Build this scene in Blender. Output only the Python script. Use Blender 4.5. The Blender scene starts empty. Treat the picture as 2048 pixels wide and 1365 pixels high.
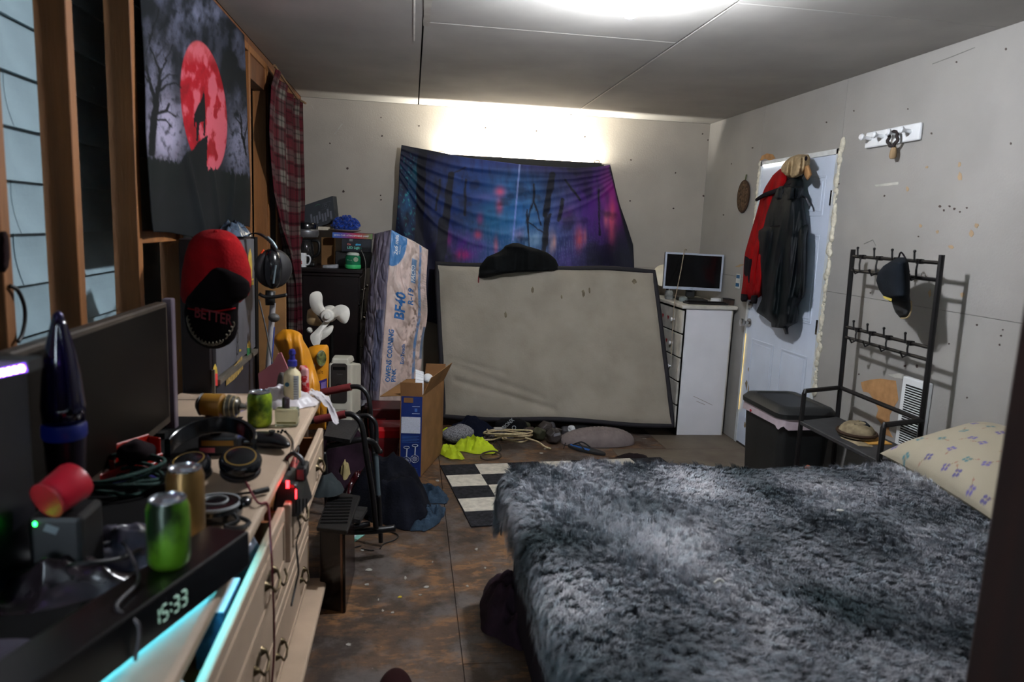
import bpy, bmesh, math, random
import numpy as np
from mathutils import Vector, Matrix, noise as MN
random.seed(7)
rng = np.random.default_rng(7)
SC = bpy.context.scene
COL = SC.collection
PI = math.pi

# ------------------------------------------------------------------ camera, world, lamps, exposure
F, CX, CY, CAMH = 1440.0, 1024.0, 682.5, 1.515
YAW, PITCH, ROLL = map(math.radians, (8.25, 9.0, -2.5))
FW = Vector((math.sin(YAW)*math.cos(PITCH), math.cos(YAW)*math.cos(PITCH), -math.sin(PITCH)))
_r = Vector((math.cos(YAW), -math.sin(YAW), 0)); _u = _r.cross(FW)
RT = _r*math.cos(ROLL) - _u*math.sin(ROLL)
UP = _r*math.sin(ROLL) + _u*math.cos(ROLL)
CAM = Vector((0, 0, CAMH))
cd = bpy.data.cameras.new('camera'); cam = bpy.data.objects.new('camera', cd); COL.objects.link(cam)
cam.matrix_world = Matrix(((RT.x, UP.x, -FW.x, CAM.x), (RT.y, UP.y, -FW.y, CAM.y), (RT.z, UP.z, -FW.z, CAM.z), (0, 0, 0, 1)))
cd.sensor_fit = 'HORIZONTAL'; cd.sensor_width = 36; cd.lens = F/2048*36
cd.clip_start = .02; cd.clip_end = 60
cd.dof.use_dof = True; cd.dof.focus_distance = 5.2; cd.dof.aperture_fstop = 3.2
SC.camera = cam

EXPOSURE = 2.68
BULB_STRENGTH = 300.0
STRIP_STRENGTH = 5.0
STRIP_WATTS = 10.0
CYAN_STRENGTH = 6.5
SKY_STRENGTH = 6.0
SC.view_settings.view_transform = 'Standard'
SC.view_settings.look = 'None'
SC.view_settings.gamma = 1
SC.view_settings.use_curve_mapping = False
SC.view_settings.exposure = EXPOSURE
wd = bpy.data.worlds.new('sky'); SC.world = wd; wd.use_nodes = True
wd.node_tree.nodes['Background'].inputs[0].default_value = (.72, .86, 1, 1)
wd.node_tree.nodes['Background'].inputs[1].default_value = SKY_STRENGTH

# ------------------------------------------------------------------ helpers
def at(u, v, ax, val):
    d = FW + RT*((u-CX)/F) - UP*((v-CY)/F)
    i = 'xyz'.index(ax)
    return CAM + d*((val-CAM[i])/d[i])
def pj(P):
    w = P-CAM; z = w.dot(FW)
    return CX+F*w.dot(RT)/z, CY-F*w.dot(UP)/z
def S(r, g, b):
    f = lambda c: (c/255/12.92) if c <= 10 else ((c/255+.055)/1.055)**2.4
    return (f(r), f(g), f(b), 1)
MATS = {}
def M(name, col=(128,128,128), rough=.6, metal=0., var=.12, scale=12., bump=0., bscale=60., emit=0., trans=0., alpha=1., attr=False, col2=None, spec=.5, sheen=0., transl=0., stretch=None, ramp=None, coat=0.):
    if name in MATS: return MATS[name]
    m = bpy.data.materials.new(name); m.use_nodes = True
    nt = m.node_tree; n = nt.nodes; l = nt.links
    b = n['Principled BSDF']; c = S(*col)
    b.inputs['Roughness'].default_value = rough; b.inputs['Metallic'].default_value = metal
    b.inputs['Specular IOR Level'].default_value = min(spec, .15) if rough >= .85 else spec
    if coat: b.inputs['Coat Weight'].default_value = coat
    if sheen: b.inputs['Sheen Weight'].default_value = sheen
    tc = n.new('ShaderNodeTexCoord')
    src = tc.outputs['Object']
    if stretch:
        mp = n.new('ShaderNodeMapping'); mp.inputs['Scale'].default_value = stretch
        l.new(src, mp.inputs[0]); src = mp.outputs[0]
    if attr:
        a = n.new('ShaderNodeAttribute'); a.attribute_name = 'Col'; colout = a.outputs['Color']
    else:
        nz = n.new('ShaderNodeTexNoise'); nz.inputs['Scale'].default_value = scale; nz.inputs['Detail'].default_value = 5
        l.new(src, nz.inputs['Vector'])
        rp = n.new('ShaderNodeValToRGB')
        d = S(*col2) if col2 else tuple(x*(1-var*2) for x in c[:3])+(1,)
        e = c if col2 else tuple(min(1, x*(1+var)) for x in c[:3])+(1,)
        lo, hi = ramp or (.3, .7)
        rp.color_ramp.elements[0].position = lo; rp.color_ramp.elements[0].color = d
        rp.color_ramp.elements[1].position = hi; rp.color_ramp.elements[1].color = e
        l.new(nz.outputs['Fac'], rp.inputs['Fac']); colout = rp.outputs['Color']
    l.new(colout, b.inputs['Base Color'])
    if bump:
        bn = n.new('ShaderNodeTexNoise'); bn.inputs['Scale'].default_value = bscale; bn.inputs['Detail'].default_value = 4
        l.new(src, bn.inputs['Vector'])
        bp = n.new('ShaderNodeBump'); bp.inputs['Strength'].default_value = bump; bp.inputs['Distance'].default_value = .01
        l.new(bn.outputs['Fac'], bp.inputs['Height']); l.new(bp.outputs['Normal'], b.inputs['Normal'])
    if emit:
        b.inputs['Emission Color'].default_value = c; b.inputs['Emission Strength'].default_value = emit
    if trans:
        b.inputs['Transmission Weight'].default_value = trans
    if alpha < 1: b.inputs['Alpha'].default_value = alpha
    if transl:
        t = n.new('ShaderNodeBsdfTranslucent'); mx = n.new('ShaderNodeMixShader'); mx.inputs[0].default_value = transl
        l.new(colout, t.inputs[0]); l.new(b.outputs[0], mx.inputs[1]); l.new(t.outputs[0], mx.inputs[2])
        l.new(mx.outputs[0], n['Material Output'].inputs[0])
    MATS[name] = m
    return m

def wl(o):
    p = Vector((0, 0, 0))
    while o is not None: p += o.location; o = o.parent
    return p
def link(name, me, m, parent, loc=None):
    o = bpy.data.objects.new(name, me); COL.objects.link(o)
    if m is not None: me.materials.append(m)
    if loc is not None: o.location = loc
    if parent is not None: o.parent = parent
    return o
class MB:
    def __init__(s): s.v = []; s.f = []
    def add(s, vs, fs):
        k = len(s.v); s.v += [Vector(p) for p in vs]; s.f += [tuple(i+k for i in f) for f in fs]; return s
    def box(s, x0, x1, y0, y1, z0, z1):
        v = [(x, y, z) for z in (z0, z1) for y in (y0, y1) for x in (x0, x1)]
        return s.add(v, [(0,2,3,1),(4,5,7,6),(0,1,5,4),(2,6,7,3),(0,4,6,2),(1,3,7,5)])
    def hexa(s, p):   # 4 bottom (ccw) + 4 top
        return s.add(p, [(3,2,1,0),(4,5,6,7),(0,1,5,4),(1,2,6,5),(2,3,7,6),(3,0,4,7)])
    def obox(s, c, a, b, d):
        c, a, b, d = map(Vector, (c, a, b, d))
        return s.hexa([c-a-b-d, c+a-b-d, c+a+b-d, c-a+b-d, c-a-b+d, c+a-b+d, c+a+b+d, c-a+b+d])
    def tube(s, pts, r, n=8, closed=False, r1=None, cap=True):
        pts = [Vector(p) for p in pts]; m = len(pts); k = len(s.v); up = None; rings = []
        for i, p in enumerate(pts):
            if closed: t = pts[(i+1) % m]-pts[i-1]
            else: t = pts[min(i+1, m-1)]-pts[max(i-1, 0)]
            if t.length < 1e-9: t = Vector((0, 0, 1))
            t.normalize()
            if up is None: up = Vector((0, 0, 1)) if abs(t.z) < .9 else Vector((1, 0, 0))
            a = t.cross(up)
            if a.length < 1e-5: a = t.orthogonal()
            a.normalize(); b = a.cross(t); up = b
            rr = r if r1 is None else r+(r1-r)*i/(m-1)
            rings.append([p+a*math.cos(2*PI*j/n)*rr+b*math.sin(2*PI*j/n)*rr for j in range(n)])
        vs = [q for rg in rings for q in rg]; fs = []
        for i in range(m if closed else m-1):
            for j in range(n):
                i2 = (i+1) % m
                fs.append((i*n+j, i*n+(j+1) % n, i2*n+(j+1) % n, i2*n+j))
        if not closed and cap: fs += [tuple(range(n))[::-1], tuple((m-1)*n+j for j in range(n))]
        return s.add(vs, fs)
    def cyl(s, p0, p1, r0, r1=None, n=20): return s.tube([p0, p1], r0, n, r1=r0 if r1 is None else r1)
    def lathe(s, prof, base, axis=(0,0,1), n=24):
        base = Vector(base); ax = Vector(axis).normalized(); a = ax.orthogonal().normalized(); b = ax.cross(a)
        vs = []; m = len(prof)
        for r, h in prof:
            r = max(r, 1e-4)
            vs += [base+ax*h+a*math.cos(2*PI*j/n)*r+b*math.sin(2*PI*j/n)*r for j in range(n)]
        fs = [(i*n+j, i*n+(j+1) % n, (i+1)*n+(j+1) % n, (i+1)*n+j) for i in range(m-1) for j in range(n)]
        fs += [tuple(range(n))[::-1], tuple((m-1)*n+j for j in range(n))]
        return s.add(vs, fs)
    def grid(s, fn, nu, nv, cu=False):
        vs = [fn(i/nu, j/nv) for j in range(nv+1) for i in range(nu if cu else nu+1)]
        w = nu if cu else nu+1
        fs = [(j*w+i, j*w+(i+1) % w, (j+1)*w+(i+1) % w, (j+1)*w+i) for j in range(nv) for i in range(nu)]
        return s.add(vs, fs)
    def sph(s, c, rx, ry=None, rz=None, n=16, m=10):
        ry = rx if ry is None else ry; rz = rx if rz is None else rz; c = Vector(c)
        return s.grid(lambda a, b: c+Vector((rx*math.cos(2*PI*a)*math.sin(PI*b+1e-4), ry*math.sin(2*PI*a)*math.sin(PI*b+1e-4), -rz*math.cos(PI*b))), n, m, True)
    def prism(s, pts, off):
        pts = [Vector(p) for p in pts]; off = Vector(off); n = len(pts)
        return s.add(pts+[p+off for p in pts], [tuple(range(n))[::-1], tuple(range(n, 2*n))]+[(i, (i+1) % n, (i+1) % n+n, i+n) for i in range(n)])
    def build(s, name, m, parent=None, smooth=False, bevel=0, seg=1, origin=None, cols=None, fix=True, **tags):
        if parent is not None: o = wl(parent)
        elif origin is not None: o = Vector(origin)
        else:
            xs = [p.x for p in s.v]; ys = [p.y for p in s.v]; zs = [p.z for p in s.v]
            o = Vector(((min(xs)+max(xs))/2, (min(ys)+max(ys))/2, min(zs)))
        me = bpy.data.meshes.new(name)
        me.from_pydata([tuple(p-o) for p in s.v], [], s.f); me.validate()
        if fix or bevel:
            bm = bmesh.new(); bm.from_mesh(me)
            if bevel:
                bmesh.ops.remove_doubles(bm, verts=bm.verts, dist=1e-5)
                es = [e for e in bm.edges if len(e.link_faces) == 2 and e.calc_face_angle(0) > .5]
                try: bmesh.ops.bevel(bm, geom=es, offset=bevel, segments=seg, affect='EDGES', profile=.5)
                except Exception: pass
            bmesh.ops.recalc_face_normals(bm, faces=bm.faces)
            bm.to_mesh(me); bm.free()
        if smooth:
            for p in me.polygons: p.use_smooth = True
            if smooth != 'all':
                me.set_sharp_from_angle(angle=math.radians(40))
        if cols is not None:
            ca = me.color_attributes.new('Col', 'FLOAT_COLOR', 'POINT')
            ca.data.foreach_set('color', np.asarray(cols, dtype=np.float32).ravel())
        ob = link(name, me, m, parent, loc=(o if parent is None else None))
        for k, v in tags.items(): ob[k] = v
        return ob
def thing(name, label, cat, loc, group=None):
    o = bpy.data.objects.new(name, None); COL.objects.link(o); o.location = loc; o.empty_display_size = .05
    o['label'] = label; o['category'] = cat
    if group: o['group'] = group
    return o
def tag(o, label, cat, group=None, kind=None):
    o['label'] = label; o['category'] = cat
    if group: o['group'] = group
    if kind: o['kind'] = kind
    return o
def struct(o): o['kind'] = 'structure'; return o
def dup(root, loc, label=None):
    r = root.copy(); COL.objects.link(r); r.location = loc
    if label: r['label'] = label
    for ch in list(root.children):
        c = ch.copy(); COL.objects.link(c); c.parent = r
    return r
def text(s, size, pos, xd, yd, m, parent, name='lettering', sx=1., bold=0., align='LEFT'):
    cu = bpy.data.curves.new('txt', 'FONT'); cu.body = s; cu.size = size; cu.align_x = align; cu.offset = bold; cu.resolution_u = 2
    t = bpy.data.objects.new('txt', cu); COL.objects.link(t)
    bpy.context.view_layer.update()
    me = bpy.data.meshes.new_from_object(t.evaluated_get(bpy.context.evaluated_depsgraph_get()))
    bpy.data.objects.remove(t)
    xd = Vector(xd).normalized()*sx; yd = Vector(yd).normalized(); o = Vector(pos)-wl(parent)
    for v in me.vertices: v.co = o+xd*v.co.x+yd*v.co.y
    me.materials.clear()
    return link(name, me, m, parent)
def fr(p, s=1., o=0): return MN.noise(Vector(p)*s+Vector((o, o*1.7, -o)))
def ridged(p, s=1., o=0): return 1-abs(fr(p, s, o))*2
def catmull(pts, k=6):
    pts = [Vector(p) for p in pts]; out = []
    for i in range(len(pts)-1):
        a = pts[max(i-1, 0)]; b = pts[i]; c = pts[i+1]; d = pts[min(i+2, len(pts)-1)]
        for j in range(k):
            t = j/k
            out.append(.5*((2*b)+(c-a)*t+(2*a-5*b+4*c-d)*t*t+(3*b-a-3*c+d)*t**3))
    return out+[pts[-1]]
def lerp_rows(rows, v):
    for i in range(len(rows)-1):
        a, b = rows[i], rows[i+1]
        if v <= b[0] or i == len(rows)-2:
            t = (v-a[0])/(b[0]-a[0]); return [a[k]+(b[k]-a[k])*t for k in range(1, len(a))]
def puffy(rows, ax, val, thick, nrm, nu=26, nv=40, fold=.35, fs=9., seed=0, fl=None):
    """closed hanging shape: rows (v, uL, uR) outlined at plane ax=val, bulged along nrm with folds"""
    nrm = Vector(nrm); v0, v1 = rows[0][0], rows[-1][0]; mb = MB()
    def P(a, b, side):
        v = v0+(v1-v0)*b; L, R = lerp_rows(rows, v); u = L+(R-L)*a
        p = at(u, v, ax, val); sg = nrm['xyz'.index(ax)]
        w = math.sqrt(max(0, 1-(2*a-1)**2))*min(1, math.sqrt(max(0, min(b, 1-b))*8+1e-6))
        g = 1+fold*(fr((p.y*fs+p.x*fs, p.z*1.3, seed), 1)*1.7+ridged((p.y*fs*1.7+p.x*fs+p.z*1.5, p.z*1.8, seed+3), 1)*.45-.3)
        return at(u, v, ax, val+sg*(thick*w*g if side else -.15*thick*w))
    mb.grid(lambda a, b: P(a, b, 1), nu, nv); mb.grid(lambda a, b: P(a, b, 0), nu, nv)
    return mb
def crumple(c, rx, ry, h, seed, n=40, m=18, rough=.5, freq=5., rot=0., zmin=.004):
    """a heap of cloth lying on a surface"""
    c = Vector(c); mb = MB()
    def P(a, b):
        th = 2*PI*a; e = 1+.28*fr((math.cos(th)*1.3, math.sin(th)*1.3, seed), 1)+.14*fr((math.cos(th)*3, math.sin(th)*3, seed+5), 1)
        r = b*e; x = rx*r*math.cos(th); y = ry*r*math.sin(th)
        q = Vector((x*math.cos(rot)-y*math.sin(rot), x*math.sin(rot)+y*math.cos(rot), 0))
        prof = (1-b**2.2)
        z = h*prof*(1-rough*.5+rough*ridged((q.x*freq, q.y*freq, seed), 1.)*.9+rough*.4*fr((q.x*freq*3, q.y*freq*3, seed), 1.))
        return c+q+Vector((0, 0, max(z, 0)+zmin))
    mb.grid(P, n, m, True)
    return mb
def decal(pts, m, parent, name, off=(0,0,0)):
    mb = MB(); mb.add([Vector(p)+Vector(off) for p in pts], [tuple(range(len(pts)))])
    return mb.build(name, m, parent, fix=False)
def plane_fn(o, xd, yd):
    o, xd, yd = Vector(o), Vector(xd), Vector(yd)
    return lambda a, b: o+xd*a+yd*b

# ------------------------------------------------------------------ room
XL, XR, D, HC, YN = -.85, 2.44, 5.91, 2.43, .90
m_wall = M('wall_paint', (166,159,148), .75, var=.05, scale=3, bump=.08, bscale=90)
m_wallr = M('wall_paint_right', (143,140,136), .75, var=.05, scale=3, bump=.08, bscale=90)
m_ceil = M('ceiling_board', (168,165,160), .85, var=.1, scale=1.6, bump=.05, bscale=80)
m_dark = M('dark_void', (14,12,11), .9)
m_seam = M('joint_backing', (52,44,40), .9)  # dark backing that shows through the panel joints
m_tape = M('joint_tape', (226,222,214), .8, var=.1)
def _ply():
    m = M('plywood_floor', (80,58,41), .62, var=.3, scale=3, bump=.25, bscale=40)
    nt = m.node_tree; n = nt.nodes; l = nt.links; b = n['Principled BSDF']
    base = b.inputs['Base Color'].links[0].from_socket; tc = [x for x in n if x.type == 'TEX_COORD'][0]
    def ns(scale, det, st=None):
        z = n.new('ShaderNodeTexNoise'); z.inputs['Scale'].default_value = scale; z.inputs['Detail'].default_value = det; z.inputs['Roughness'].default_value = .65
        mp = n.new('ShaderNodeMapping'); mp.inputs['Scale'].default_value = st or (1,1,1); l.new(tc.outputs['Object'], mp.inputs[0]); l.new(mp.outputs[0], z.inputs['Vector'])
        return z.outputs['Fac']
    def mixc(a, fac, col, lo, hi, amt=1.):
        r = n.new('ShaderNodeMapRange'); r.inputs['From Min'].default_value = lo; r.inputs['From Max'].default_value = hi; r.inputs['To Max'].default_value = amt; l.new(fac, r.inputs['Value'])
        x = n.new('ShaderNodeMix'); x.data_type = 'RGBA'; l.new(r.outputs[0], x.inputs['Factor']); l.new(a, x.inputs['A']); x.inputs['B'].default_value = S(*col); return x.outputs['Result']
    c = mixc(base, ns(9, 6, (1,2.2,1)), (118,82,48), .50, .60, .95)
    c = mixc(c, ns(2.6, 7), (36,25,20), .48, .6, .9)
    c = mixc(c, ns(5.5, 8), (92,86,84), .5, .62, .6)
    c = mixc(c, ns(30, 3), (30,22,18), .6, .72, .6)
    c = mixc(c, ns(70, 2), (160,150,138), .73, .78, .7)
    l.new(c, b.inputs['Base Color']); return m
m_ply = _ply()
m_plyg = M('grey_floor_board', (106,96,82), .7, var=.2, scale=5, bump=.15, bscale=40, col2=(84,72,60))

fl = struct(MB().box(-1.1, XR+.1, -1.2, D+.1, -.06, -.016).build('floor', m_dark))
for (x0, x1, y0, y1, mt) in [(-1.01,.21,-1.1,1.2,0),(-1.01,.21,1.2,3.42,0),(-1.01,.21,3.42,D,0),(.21,1.43,-1.1,2.3,0),(.21,1.43,2.3,4.74,0),(.21,1.83,4.74,D,0),(1.43,XR,-1.1,2.3,0),(1.43,XR,2.3,4.74,1),(1.83,XR,4.74,D,1)]:
    MB().box(x0+.0015, x1-.0015, y0+.0015, y1-.0015, -.018, 0).build('floor_panel', m_plyg if mt else m_ply, fl)
ce = struct(MB().box(-1.1, XR+.1, -1.2, D+.1, HC+.014, HC+.06).build('ceiling', m_dark))
yR = at(1800, 36, 'z', HC).y
for (x0, x1, y0, y1) in [(-.86,.035,-1.1,1.0),(-.86,.035,1.0,D),(.035,1.255,-1.1,1.1),(.035,1.255,1.1,3.53),(.035,1.255,3.53,D),(1.255,XR+.02,-1.1,.5),(1.255,XR+.02,.5,yR),(1.255,XR+.02,yR,D)]:
    MB().box(x0+.0045, x1-.0045, y0+.003, y1-.003, HC, HC+.0135).build('ceiling_panel', m_ceil, ce)
# torn joint tape on the ceiling
for (p, q, w) in [((.05,3.535),(1.25,3.535),.010),((.045,1.2),(.05,3.6),.05),((-.01,1.2),(-.005,3.9),.012),((1.262,3.0),(1.266,5.6),.006)]:
    mb = MB(); p = Vector((*p, HC-.0008)); q = Vector((*q, HC-.0008)); d = (q-p).normalized().cross(Vector((0,0,1)))
    K = 30; vs = []
    for i in range(K+1):
        t = i/K; ww = w*(.55+.6*abs(fr((t*9, w*100, 0))))
        vs += [p+(q-p)*t-d*ww/2, p+(q-p)*t+d*ww/2]
    mb.add(vs, [(2*i, 2*i+1, 2*i+3, 2*i+2) for i in range(K)]); mb.build('joint_tape', m_tape if w != .05 else M('old_tape', (160,155,146), .8), ce, fix=False)
# back wall with window opening
WX0, WX1, WZ0, WZ1 = .26, 1.5, 1.15, 2.03
wb = struct(MB().box(-1.1, WX0, D+.014, D+.1, -.06, HC+.05).box(WX1, XR+.1, D+.014, D+.1, -.06, HC+.05).box(WX0, WX1, D+.014, D+.1, -.06, WZ0).box(WX0, WX1, D+.014, D+.1, WZ1, HC+.05).build('wall_back', m_seam))
for (x0, x1, z0, z1) in [(-.92,WX0,0,1.22),(-.92,WX0,1.22,HC),(WX1,XR,0,1.22),(WX1,XR,1.22,HC),(WX0,WX1,0,WZ0),(WX0,WX1,WZ1,HC)]:
    e = .0012
    MB().box(x0+(0 if x0 in (WX1,) else 0), x1, D, D+.0135, z0+e if z0 else 0, z1-e).build('drywall_panel', m_wall, wb)
# right wall with door opening
DY0, DY1, DZ = at(1629,770,'x',XR).y, 4.95, 2.045
wr = struct(MB().box(XR+.014, XR+.1, -1.2, DY0, -.06, HC+.05).box(XR+.014, XR+.1, DY1, D+.1, -.06, HC+.05).box(XR+.014, XR+.1, DY0, DY1, DZ, HC+.05).build('wall_right', m_seam))
for (y0, y1, z0, z1) in [(-1.1,DY0,0,1.22),(-1.1,1.55,1.22,HC),(1.55,DY0,1.22,HC),(DY1,D,0,1.22),(DY1,D,1.22,HC),(DY0,DY1,DZ,HC)]:
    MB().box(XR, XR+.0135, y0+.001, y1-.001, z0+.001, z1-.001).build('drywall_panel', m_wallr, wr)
# left wall: bare studs in front of old lapped shingles
m_stud = M('stud_pine', (128,78,30), .65, var=.16, scale=4, stretch=(6,6,.5), bump=.15, bscale=30)
m_studd = M('stud_pine_dark', (98,54,18), .7, var=.2, scale=4, stretch=(6,6,.5), bump=.15, bscale=30)
m_sh = M('shingle_paint', (126,148,156), .7, var=.07, scale=5, bump=.12, bscale=60)
wlft = struct(MB().box(-1.2, -1.1, -1.2, D+.1, -.06, HC+.06).build('wall_left', m_dark))
for y0 in (.78, 1.19, 1.655, 2.005, 2.428, 2.852, 3.25, 3.66, 4.06, 4.50, 4.56, 5.2, 5.83):
    MB().box(-.925, XL, y0, y0+.038, 0, HC-.075).build('stud', m_stud, wlft, bevel=.002)
MB().box(-.925, XL, -1.1, D, HC-.076, HC-.04).build('top_plate', m_stud, wlft, bevel=.002)
MB().box(-.93, XL-.006, -1.1, D, HC-.04, HC-.002).build('top_plate', m_studd, wlft, bevel=.002)
MB().box(-.92, XL-.004, 4.1, 4.5, HC-.2, HC-.077).build('header_board', m_studd, wlft, bevel=.002)
MB().box(-.93, XL, -1.1, D, 0, .038).build('bottom_plate', m_studd, wlft, bevel=.002)
MB().box(-.92, XL-.012, 2.48, 2.845, 1.41, 1.45).build('blocking', m_stud, wlft, bevel=.002)
H0 = .1365
mb = MB(); K = 6
prof = [(-.015+.017*(k/K)**2.2-.004*math.sin(PI*k/K), -H0*1.08*k/K) for k in range(K+1)]
vs = []
for yy in (0, .408):
    vs += [(x, yy, z) for x, z in prof]+[(x-.009, yy, z) for x, z in reversed(prof)]
n2 = 2*(K+1)
mb.add(vs, [tuple(range(n2)), tuple(range(2*n2-1, n2-1, -1))]+[(i, (i+1) % n2, (i+1) % n2+n2, i+n2) for i in range(n2)])
s0 = None
for c in range(14):
    zb = 1.999+.1365*3-c*H0+H0
    for k in range(10):
        y0 = 1.27-.408*1+k*.405
        if s0 is None:
            s0 = mb.build('siding_shingle', m_sh, wlft, origin=(0,0,0)); s0.data.transform(Matrix.Translation(wl(wlft))); base = s0
            o = s0
        else:
            o = base.copy(); COL.objects.link(o)
        o.location = Vector((-1.02+random.uniform(-.002,.002), y0, zb))-wl(wlft)
# near wall around the opening the camera looks through, and the dark hall behind it
wn = struct(MB().box(1.03, XR+.02, .78, YN, 0, HC).box(-.93, 1.03, .78, YN, 2.12, HC).build('wall_near', M('bounce_cut_dark', (70,62,56), .8)))  # out-of-view walls toned dark to cut bounced light
m_jamb = M('jamb_brown', (42,14,5), .6, var=.2, scale=3, stretch=(8,8,.6))
struct(MB().box(.857, 1.04, .76, .905, 0, 2.13).build('trim_1', m_jamb, bevel=.006, seg=2))
struct(MB().box(-.95, 2.5, -1.3, -1.2, 0, HC).build('wall_hall', MATS['bounce_cut_dark']))

# nail marks, paint flakes and torn paper on the walls
m_spot = M('nail_mark', (58,44,40), .8); m_tan = M('torn_paper', (170,128,86), .85, var=.12, scale=20); m_flake = M('gouge_tan', (164,140,112), .9); m_scr = M('scrape_white', (178,175,168), .9)
def blotch(pts, m, parent, name, wall):
    q = [at(u, v, *wall) for u, v in pts]; n = Vector((-.0012, 0, 0)) if wall[0] == 'x' else Vector((0, -.0012, 0))
    MB().prism([p+n for p in q], -n*.9).build(name, m, parent)
def ring(u, v, ru, rv, n=9, j=.3): return [(u+ru*math.cos(2*PI*k/n)*(1+random.uniform(-j,j)), v+rv*math.sin(2*PI*k/n)*(1+random.uniform(-j,j))) for k in range(n)]
RW = ('x', XR); BW = ('y', D)
for (u, v, r) in [(1863,267,2.2),(1769,392,1.8),(1837,473,1.6),(1741,586,1.6),(1880,413,2.4),(1899,413,2),(1909,418,2.6),(1888,421,2),(1920,424,1.8),(1934,416,2),(1816,218,1.4),(1708,222,1.4),(1913,124,2),(2022,287,2.2),(2012,98,2.4),(1954,650,2.2),(2006,660,2),(2002,672,2),(1999,690,2.4),(1934,796,2),(1718,749,2),(1810,732,2.6),(1834,733,3),(1653,245,1.6),(1505,296,1.7),(1447,430,1.6),(1463,328,1.2),(1810,262,2),(1898,688,1.6),(1678,368,1.6)]:
    blotch(ring(u, v, r, r, 7), m_spot, wr, 'nail_mark', RW)
for (u, v, r) in [(1351,346,1.7),(1407,392,2),(1347,417,1.6),(1416,280,1.7),(761,391,1.6),(762,400,1.6),(764,272,1.8),(838,252,1.5),(971,256,1.5),(660,287,1.8),(695,337,2.6),(687,383,2.8),(1073,262,1.6),(1170,274,1.5),(1262,320,1.8),(1260,402,1.6),(1405,268,1.5),(1230,455,1.5),(762,235,1.5)]:
    blotch(ring(u, v, r, r, 7), m_spot, wb, 'nail_mark', BW)
for (u, v, a, b) in [(1920,354,4,9),(1919,329,3,5),(1902,494,6,4),(1953,452,4,5),(1943,467,5,6),(1875,464,3,3),(1841,452,3,4),(1815,378,3,5),(1854,335,3,2.5),(1860,587,3,7),(1925,590,5,4)]:
    blotch(ring(u, v, a, b, 10, .35), m_flake, wr, 'paint_gouge', RW)
blotch([(1750,370),(1772,367),(1797,364),(1797,369),(1775,372),(1752,373)], m_scr, wr, 'scrape_mark', RW)
for (a, b) in [((1865,128),(1905,113)),((1905,113),(1950,95)),((1728,488),(1746,480)),((1746,480),(1752,492))]:
    blotch([(a[0],a[1]-.6),(b[0],b[1]-.6),(b[0],b[1]+.9),(a[0],a[1]+.9)], M('crack_grey',(110,108,106),.9), wr, 'hairline_crack', RW)
blotch([(1722,765),(1740,760),(1762,758),(1792,762),(1797,800),(1790,812),(1780,830),(1778,860),(1786,876),(1770,870),(1764,850),(1752,835),(1757,820),(1748,800),(1738,786),(1727,784),(1724,776)], m_tan, wr, 'torn_paper_patch', RW)
blotch([(1776,750),(1800,747),(1828,756),(1826,764),(1800,757),(1790,756)], m_scr, wr, 'torn_plaster_edge', RW)
blotch([(1519,323),(1524,312),(1534,307),(1546,309),(1551,317),(1540,321),(1530,318)], m_tan, wr, 'torn_paper_patch', RW)
blotch([(1470,534),(1480,529),(1490,529),(1478,535)], m_flake, wr, 'paint_gouge', RW)
for (a, b) in [((668,268),(684,247)),((622,210),(627,218)),((988,243),(1000,238))]:
    blotch([(a[0],a[1]),(b[0],b[1]),(b[0]+1.5,b[1]+1),(a[0]+1.5,a[1]+1)], m_scr, wb, 'scrape_mark', BW)

# ------------------------------------------------------------------ window, door
m_vinyl = M('white_vinyl', (214,216,216), .4, var=.03)
m_glass = M('clear_glass', (240,245,245), .03, var=0, trans=1.)
w1 = struct(MB().box(WX0, WX0+.05, D+.03, D+.08, WZ0, WZ1).box(WX1-.05, WX1, D+.03, D+.08, WZ0, WZ1).box(WX0+.05, WX1-.05, D+.03, D+.08, WZ0, WZ0+.05).box(WX0+.05, WX1-.05, D+.03, D+.08, WZ1-.05, WZ1).box(.865, .895, D+.035, D+.075, WZ0+.05, WZ1-.05).build('window_1', m_vinyl))
for a, b in ((WX0+.05, .865), (.895, WX1-.05)):
    MB().box(a, b, D+.052, D+.056, WZ0+.05, WZ1-.05).build('pane', m_glass, w1)
m_blk = M('blackout_cloth', (13,13,16), .9, var=.1)
def slat_curtain(x0, x1, lab, lean):
    mb = MB()
    for off in (0, .004):
        mb.grid(lambda a, b: Vector((x0+(x1-x0)*a+lean*b*(1 if x0 < .8 else -1), D-.012-off-.004*math.sin(a*38), WZ1+.02-(WZ1-WZ0+.05)*b)), 60, 8)
    return tag(mb.build('blackout_curtain', m_blk, smooth=True), lab, 'curtain', 'black curtains behind the forest tapestry')
slat_curtain(WX0-.05, .905, 'black curtain behind the left part of the forest tapestry', -.03)
slat_curtain(.917, WX1+.05, 'black curtain behind the purple part of the forest tapestry', .0)

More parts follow.
